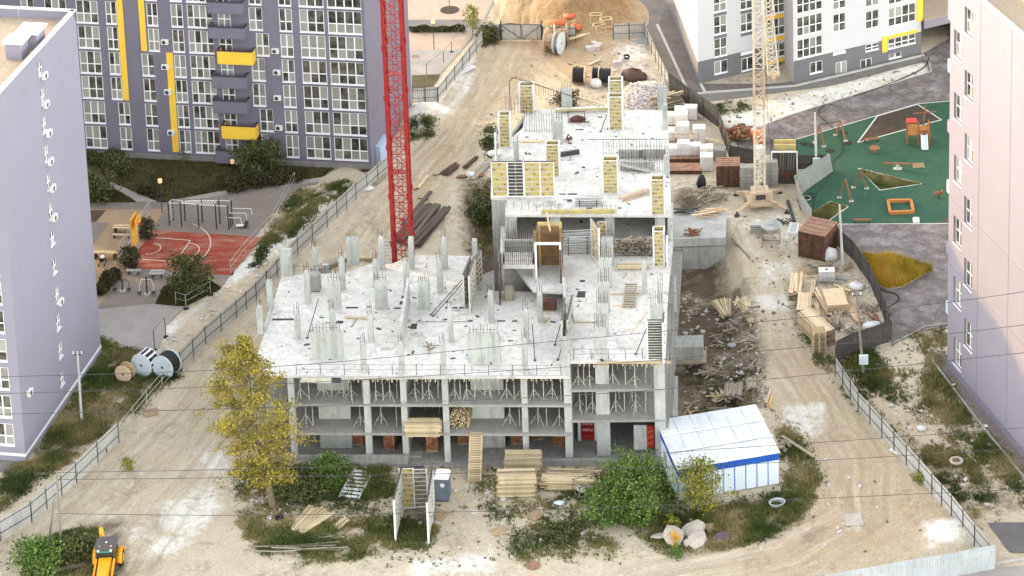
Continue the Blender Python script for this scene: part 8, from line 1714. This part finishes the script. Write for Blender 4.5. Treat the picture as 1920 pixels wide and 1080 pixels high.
def grow(seed, h, crown_r, z0, nl, sub, trunk_r, tips_per, lean=(0, 0), shape=1.0, nstem=1):
    q = random.Random(seed); mb = MB(); tips = []
    for st in range(nstem):
        a0 = q.uniform(0, 6.28); off = V(.5 * math.cos(a0), .5 * math.sin(a0), 0) * (0 if nstem == 1 else crown_r * .18); p = off; pts = [V(off.x, off.y, -.3)]; k = 7
        for i in range(1, k + 1): p = p + V(lean[0] / k + q.uniform(-.06, .06) * crown_r + off.x * .25, lean[1] / k + q.uniform(-.06, .06) * crown_r + off.y * .25, 0); pts.append(V(p.x, p.y, h * .95 * i / k))
        for i in range(k): mb.tube(pts[i], pts[i + 1], trunk_r * (1 - i / (k + 1)), 7, trunk_r * (1 - (i + 1) / (k + 1)), cap=False)
        for j in range(nl):
            f = lerp(z0, .97, (j + .5) / nl); i = min(int(f * k), k - 1); b = vlerp(pts[i], pts[i + 1], f * k - i); g = (f - z0) / (1 - z0); R_ = crown_r * (math.sin(math.pi * min(1, max(.04, g * .86 + .12))) ** .7) * shape * q.uniform(.7, 1.15); a = j * 2.4 + q.uniform(-.5, .5)
            e = b + V(math.cos(a) * R_, math.sin(a) * R_, q.uniform(.05, .42) * R_); mid = vlerp(b, e, .5) + V(0, 0, -.05 * R_); r0 = trunk_r * .4 * (1 - f * .6); mb.tube(b, mid, r0, 5, r0 * .65, cap=False); mb.tube(mid, e, r0 * .65, 5, r0 * .25, cap=False)
            for s_ in range(sub):
                tt = q.uniform(.3, 1); w = vlerp(b, mid, tt * 2) if tt < .5 else vlerp(mid, e, tt * 2 - 1); t2 = w + V(q.gauss(0, 1), q.gauss(0, 1), q.gauss(.15, .7)) * R_ * .24; mb.tube(w, t2, r0 * .3, 3, r0 * .1, cap=False); tips.append(t2)
            tips.append(e)
    return mb, tips
def tree(px, py, label, cat, h, crown_r, z0, nl, sub, trunk_r, leaves, spread, size, kind, seed, lean=(0, 0), nstem=1, name='tree', shape=1.0, group=None, z=None):
    p = at_pt(px, py, z); t_ = thing(name, label, cat, p, 0, group); mb, tips = grow(seed, h, crown_r, z0, nl, sub, trunk_r, 1, lean, shape, nstem); mb.build('trunk', MT['bark'], t_); rng = np.random.default_rng(seed)
    T = np.array([tuple(a) for a in tips]); k = rng.integers(0, len(T), leaves); ct = rng.uniform(.15, .85, len(T)); c = T[k] + rng.normal(0, spread, (leaves, 3)) * np.array([1, 1, .75]); c[:, 2] = np.maximum(c[:, 2], .05); link('crown', leaf_mesh('crown', c, size, LEAF[kind], rng, .6, ct[k]), t_); return t_
tree(513, 952, 'tall yellowing tree at the front left corner of the unfinished building', 'tree', 17.5, 3.9, .16, 46, 9, .34, 20000, .34, .115, 'yellow', 3, (-2.6, 1.0))
tree(1182, 972, 'large bright green bush between the wide board stack and the white cabin', 'bush', 5.2, 2.8, .06, 24, 10, .14, 11000, .34, .115, 'green', 5, (.4, 1.6), 3, 'green_bush'); tree(1135, 975, 'lower left bright green bush beside the larger green bush', 'bush', 3.2, 2.0, .06, 14, 7, .08, 3200, .28, .13, 'green', 6, (0, .3), 3, 'green_bush'); tree(1200, 985, 'small green bush below the larger green bush', 'bush', 2.2, 1.3, .06, 10, 6, .06, 1500, .22, .12, 'green', 61, (0, 0), 3, 'green_bush')
tree(1318, 962, 'young tree with yellow green leaves in front of the white cabin', 'tree', 5.2, 2.1, .08, 20, 7, .09, 3400, .30, .12, 'gold', 7, (0, .3), 2, 'young_tree')
tree(352, 556, 'small dark green tree on the planted bed below the red court', 'tree', 4.2, 2.3, .15, 16, 8, .10, 3600, .33, .15, 'dark', 8, (0, .5), 2); tree(487, 322, 'dull green bushy tree at the foot of the violet building', 'tree', 3.6, 2.4, .06, 16, 8, .10, 3800, .35, .16, 'dark', 9, (0, 0), 3, 'green_bush')
tree(185, 372, 'dark bush beside the near left block, at the lawn edge', 'bush', 2.6, 2.4, .05, 12, 7, .08, 2800, .35, .16, 'dark', 10, (0, 0), 3, 'dark_bush'); tree(225, 325, 'dark round bush below the violet building on the left', 'bush', 1.8, 1.6, .05, 10, 6, .06, 1500, .3, .15, 'dark', 11, (0, 0), 3, 'dark_bush'); tree(345, 318, 'thin sparse sapling on the lawn below the violet building', 'sapling', 2.6, .8, .2, 8, 4, .04, 260, .2, .1, 'dark', 12, name='sapling')
tree(886, 68, 'slender yellow sapling beside the back fence on the far plaza', 'sapling', 4.6, .95, .25, 16, 5, .05, 1100, .2, .11, 'gold', 13, name='sapling'); tree(915, 78, 'dense green weed bush in front of the grey back fence', 'bush', 1.9, 1.5, .05, 10, 6, .05, 1800, .28, .14, 'dark', 14, (0, 0), 3, 'dark_bush')
tree(241, 502, 'dark bush left of the basketball board, nearer one', 'bush', 2.4, 1.1, .05, 10, 6, .05, 1500, .24, .13, 'hedge', 15, (0, 0), 2, 'dark_bush'); tree(272, 447, 'dark bush right of the basketball board, farther one', 'bush', 2.2, 1.0, .05, 10, 6, .05, 1300, .24, .13, 'hedge', 16, (0, 0), 2, 'dark_bush')
tree(622, 905, 'green bush in the weeds at the plinth of the building, right of the yellow tree', 'bush', 2.8, 1.7, .05, 12, 7, .06, 2400, .3, .13, 'green', 17, (0, 0), 3, 'green_bush'); tree(565, 935, 'dark green bush right beside the trunk of the yellow tree', 'bush', 2.6, 2.0, .05, 12, 7, .06, 2600, .33, .14, 'dark', 18, (0, 0), 3, 'dark_bush')
tree(75, 1068, 'leafy green bush at the lower left corner in front of the wooden poles', 'bush', 2.6, 2.2, .05, 13, 7, .07, 3200, .34, .14, 'green', 19, (0, 0), 3, 'green_bush'); tree(135, 1045, 'dull green bush between wooden poles and backhoe loader', 'bush', 2.0, 1.8, .05, 11, 6, .06, 2000, .32, .13, 'dark', 20, (0, 0), 3, 'dark_bush')
tree(1062, 200, 'dark weed bush behind the bare column at the back of the upper slab', 'bush', 1.8, 1.5, .05, 10, 6, .05, 1500, .28, .13, 'hedge', 21, (0, 0), 3, 'dark_bush'); tree(1048, 1010, 'dark green weed bush in the sand at the front', 'bush', 1.2, 1.3, .05, 9, 6, .04, 1300, .28, .12, 'dark', 22, (0, 0), 3, 'dark_bush'); tree(905, 415, 'green bush on the dirt slope left of the raised building part', 'bush', 2.4, 2.0, .05, 11, 7, .06, 2200, .34, .14, 'dark', 23, (0, 0), 3, 'dark_bush')
for px, py, k, lb in ((1265, 1022, 'flower', 'orange flowering plant at the foot of the concrete lumps'), (1268, 1045, 'green', 'small bright green plant below the orange flowers'), (1263, 990, 'gold', 'yellow flowering plant left of the concrete lumps'), (1725, 905, 'gold', 'yellowish weed plant on the dirt right of the fence'), (240, 880, 'gold', 'yellow dry weed beside the lower left fence')): tree(px, py, lb, 'plant', 1.1, .55, .05, 8, 5, .02, 420, .16, .09, k, int(px), name='weed_plant')
def hedge(label, p0, p1, w, h, n, kind, seed, name='hedge'):
    a, b = G(*p0), G(*p1); rng = np.random.default_rng(seed); t_ = thing(name, label, 'hedge', a); L = (b - a).length; d = (b - a).normalized(); nrm = V(-d.y, d.x, 0); s_ = rng.uniform(0, L, n); o = rng.uniform(-1, 1, n); z = rng.uniform(.05, 1, n) ** .6; bump_ = .82 + .3 * np.sin(s_ * 2.1 + seed) * np.sin(s_ * .7)
    c = np.stack([d.x * s_ + nrm.x * o * w / 2 * np.sqrt(np.maximum(.1, 1 - z ** 3)), d.y * s_ + nrm.y * o * w / 2 * np.sqrt(np.maximum(.1, 1 - z ** 3)), z * h * bump_], 1); link('foliage', leaf_mesh('foliage', c, .15, LEAF[kind], rng, .6), t_)
    m = MB()
    for k in range(int(L / .8)): p = a + d * (.4 + .8 * k); m.tube(p, p + V(0, 0, h * .7), .03, 4)
    m.build('stems', MT['bark'], t_, True)
hedge('dark clipped hedge along the left part of the violet building', (160, 303), (232, 303), 2.2, 1.5, 5200, 'dark', 1); hedge('low brown hedge at the lower edge of the lawn', (424, 358), (566, 334), 2.6, 1.6, 9000, 'hedge', 2); hedge('dark brown hedge at the lower edge of the tan paving', (183, 556), (218, 520), 1.6, 1.6, 4200, 'hedge', 3); hedge('low green hedge strip on the far plaza', (768, 59), (872, 58), 1.0, .8, 4000, 'dark', 4); hedge('low brown shrub row between path and lawn', (262, 360), (300, 372), 1.2, 1.0, 1700, 'hedge', 5)
# weeds, grass and sedge: nobody could count the blades
def blades(name, label, X, Y, Z, H, kind, rng, tone, w=.05, per=3, cat='grass', lean=.45):
    n = len(X) * per; x = np.repeat(X, per) + rng.normal(0, .07, n); y = np.repeat(Y, per) + rng.normal(0, .07, n); z = np.repeat(Z, per); h = np.repeat(H, per) * rng.uniform(.5, 1.25, n); a = rng.uniform(0, 6.28, n); l = rng.normal(0, lean, (n, 2)) * h[:, None]
    ca, sa = np.cos(a) * w, np.sin(a) * w; v = np.stack([np.stack([x - ca, y - sa, z - .03], 1), np.stack([x + ca, y + sa, z - .03], 1), np.stack([x + l[:, 0], y + l[:, 1], z + h], 1)], 1).reshape(-1, 3); me = mesh_np(name, v, np.arange(n * 3).reshape(-1, 3), LEAF[kind]); t_ = np.clip(np.repeat(tone, per) + rng.normal(0, .13, n), 0, 1); at = me.attributes.new('tone', 'FLOAT', 'POINT'); at.data.foreach_set('value', np.repeat(t_, 3).astype(np.float32)); return tag(link(name, me), label, cat, kind='stuff')
rng = np.random.default_rng(5); vz = veg.ravel(); prob = np.clip(vz - .12, 0, 1) ** 1.3 * np.clip((fbm(XX.ravel(), YY.ravel(), .7, 3, 55) - .34) * 5, .04, 1); ok = np.where(prob > 0)[0]; pk = rng.choice(ok, 95000, p=prob[ok] / prob[ok].sum())
X = XX.ravel()[pk] + rng.uniform(-RES / 2, RES / 2, len(pk)); Y = YY.ravel()[pk] + rng.uniform(-RES / 2, RES / 2, len(pk)); Z = ZZ.ravel()[pk]; nn = fbm(X, Y, .28, 4, 123); tone = np.clip((nn - .30) * 1.9, 0, 1); H = .16 + .42 * fbm(X, Y, .5, 3, 77) * vz[pk]
blades('weeds', 'green and straw coloured weeds growing over the rough ground', X, Y, Z, H, 'weed', rng, tone)
ok = rng.integers(0, len(vz), 70000); pp = np.clip(fbm(XX.ravel()[ok], YY.ravel()[ok], .9, 3, 31) - .56, 0, 1) * 8; white_r = white.ravel(); sel = ok[(rng.uniform(0, 1, len(ok)) < pp)]
inside = [W2(*p) for p in ((760, 870), (1250, 870), (1480, 900), (1300, 1060), (700, 1065), (430, 1000), (440, 880))]; ins2 = [W2(*p) for p in ((1560, 640), (1776, 640), (1920, 860), (1920, 980), (1840, 1000))]; ins3 = [W2(*p) for p in ((1330, 200), (1740, 110), (1745, 135), (1380, 260))]
sel = sel[in_poly(XX.ravel()[sel], YY.ravel()[sel], inside) | in_poly(XX.ravel()[sel], YY.ravel()[sel], ins2) | in_poly(XX.ravel()[sel], YY.ravel()[sel], ins3)]
if len(sel): blades('sparse_weeds', 'sparse low weed tufts dotted over the bare sand', XX.ravel()[sel], YY.ravel()[sel], ZZ.ravel()[sel], np.full(len(sel), .22), 'weed', rng, np.clip(rng.normal(.35, .25, len(sel)), 0, 1), .07, 6)
def area_blades(name, label, polys, n, h, kind, w=.05, per=3, lean=.45, z=.03):
    xs, ys = [], []
    for pp in polys:
        wp_ = [W2(*p) for p in pp]; a = np.array(wp_); m_ = n // len(polys); x = rng.uniform(a[:, 0].min(), a[:, 0].max(), m_ * 3); y = rng.uniform(a[:, 1].min(), a[:, 1].max(), m_ * 3); k = in_poly(x, y, wp_); xs.append(x[k][:m_]); ys.append(y[k][:m_])
    x, y = np.concatenate(xs), np.concatenate(ys); blades(name, label, x, y, np.full(len(x), z), h * (.6 + .8 * fbm(x, y, .6, 3, 9)), kind, rng, fbm(x, y, .4, 4, 19) * 1.5 - .25, w, per, lean=lean)
area_blades('sedge', 'tall ochre ornamental grass filling the bed on the mauve paving', [[(1616, 488), (1662, 489), (1746, 507), (1690, 538), (1664, 541), (1648, 535), (1625, 508)]], 7000, 1.0, 'sedge', .05, 4, .25)
area_blades('lawn_grass', 'short brownish grass of the lawns round the sports yard', [[(165, 290), (700, 320), (560, 337), (425, 356), (300, 379), (205, 340)], [(165, 345), (198, 346), (254, 379), (165, 379)], [(293, 570), (309, 537), (393, 527), (414, 541), (347, 574)]], 30000, .16, 'lawn', .05)
area_blades('bed_grass', 'short grass of the playground beds', [[(1609, 317), (1726, 345), (1650, 356)], [(1519, 403), (1557, 379), (1588, 388), (1545, 419)]], 5000, .16, 'weed', .05)
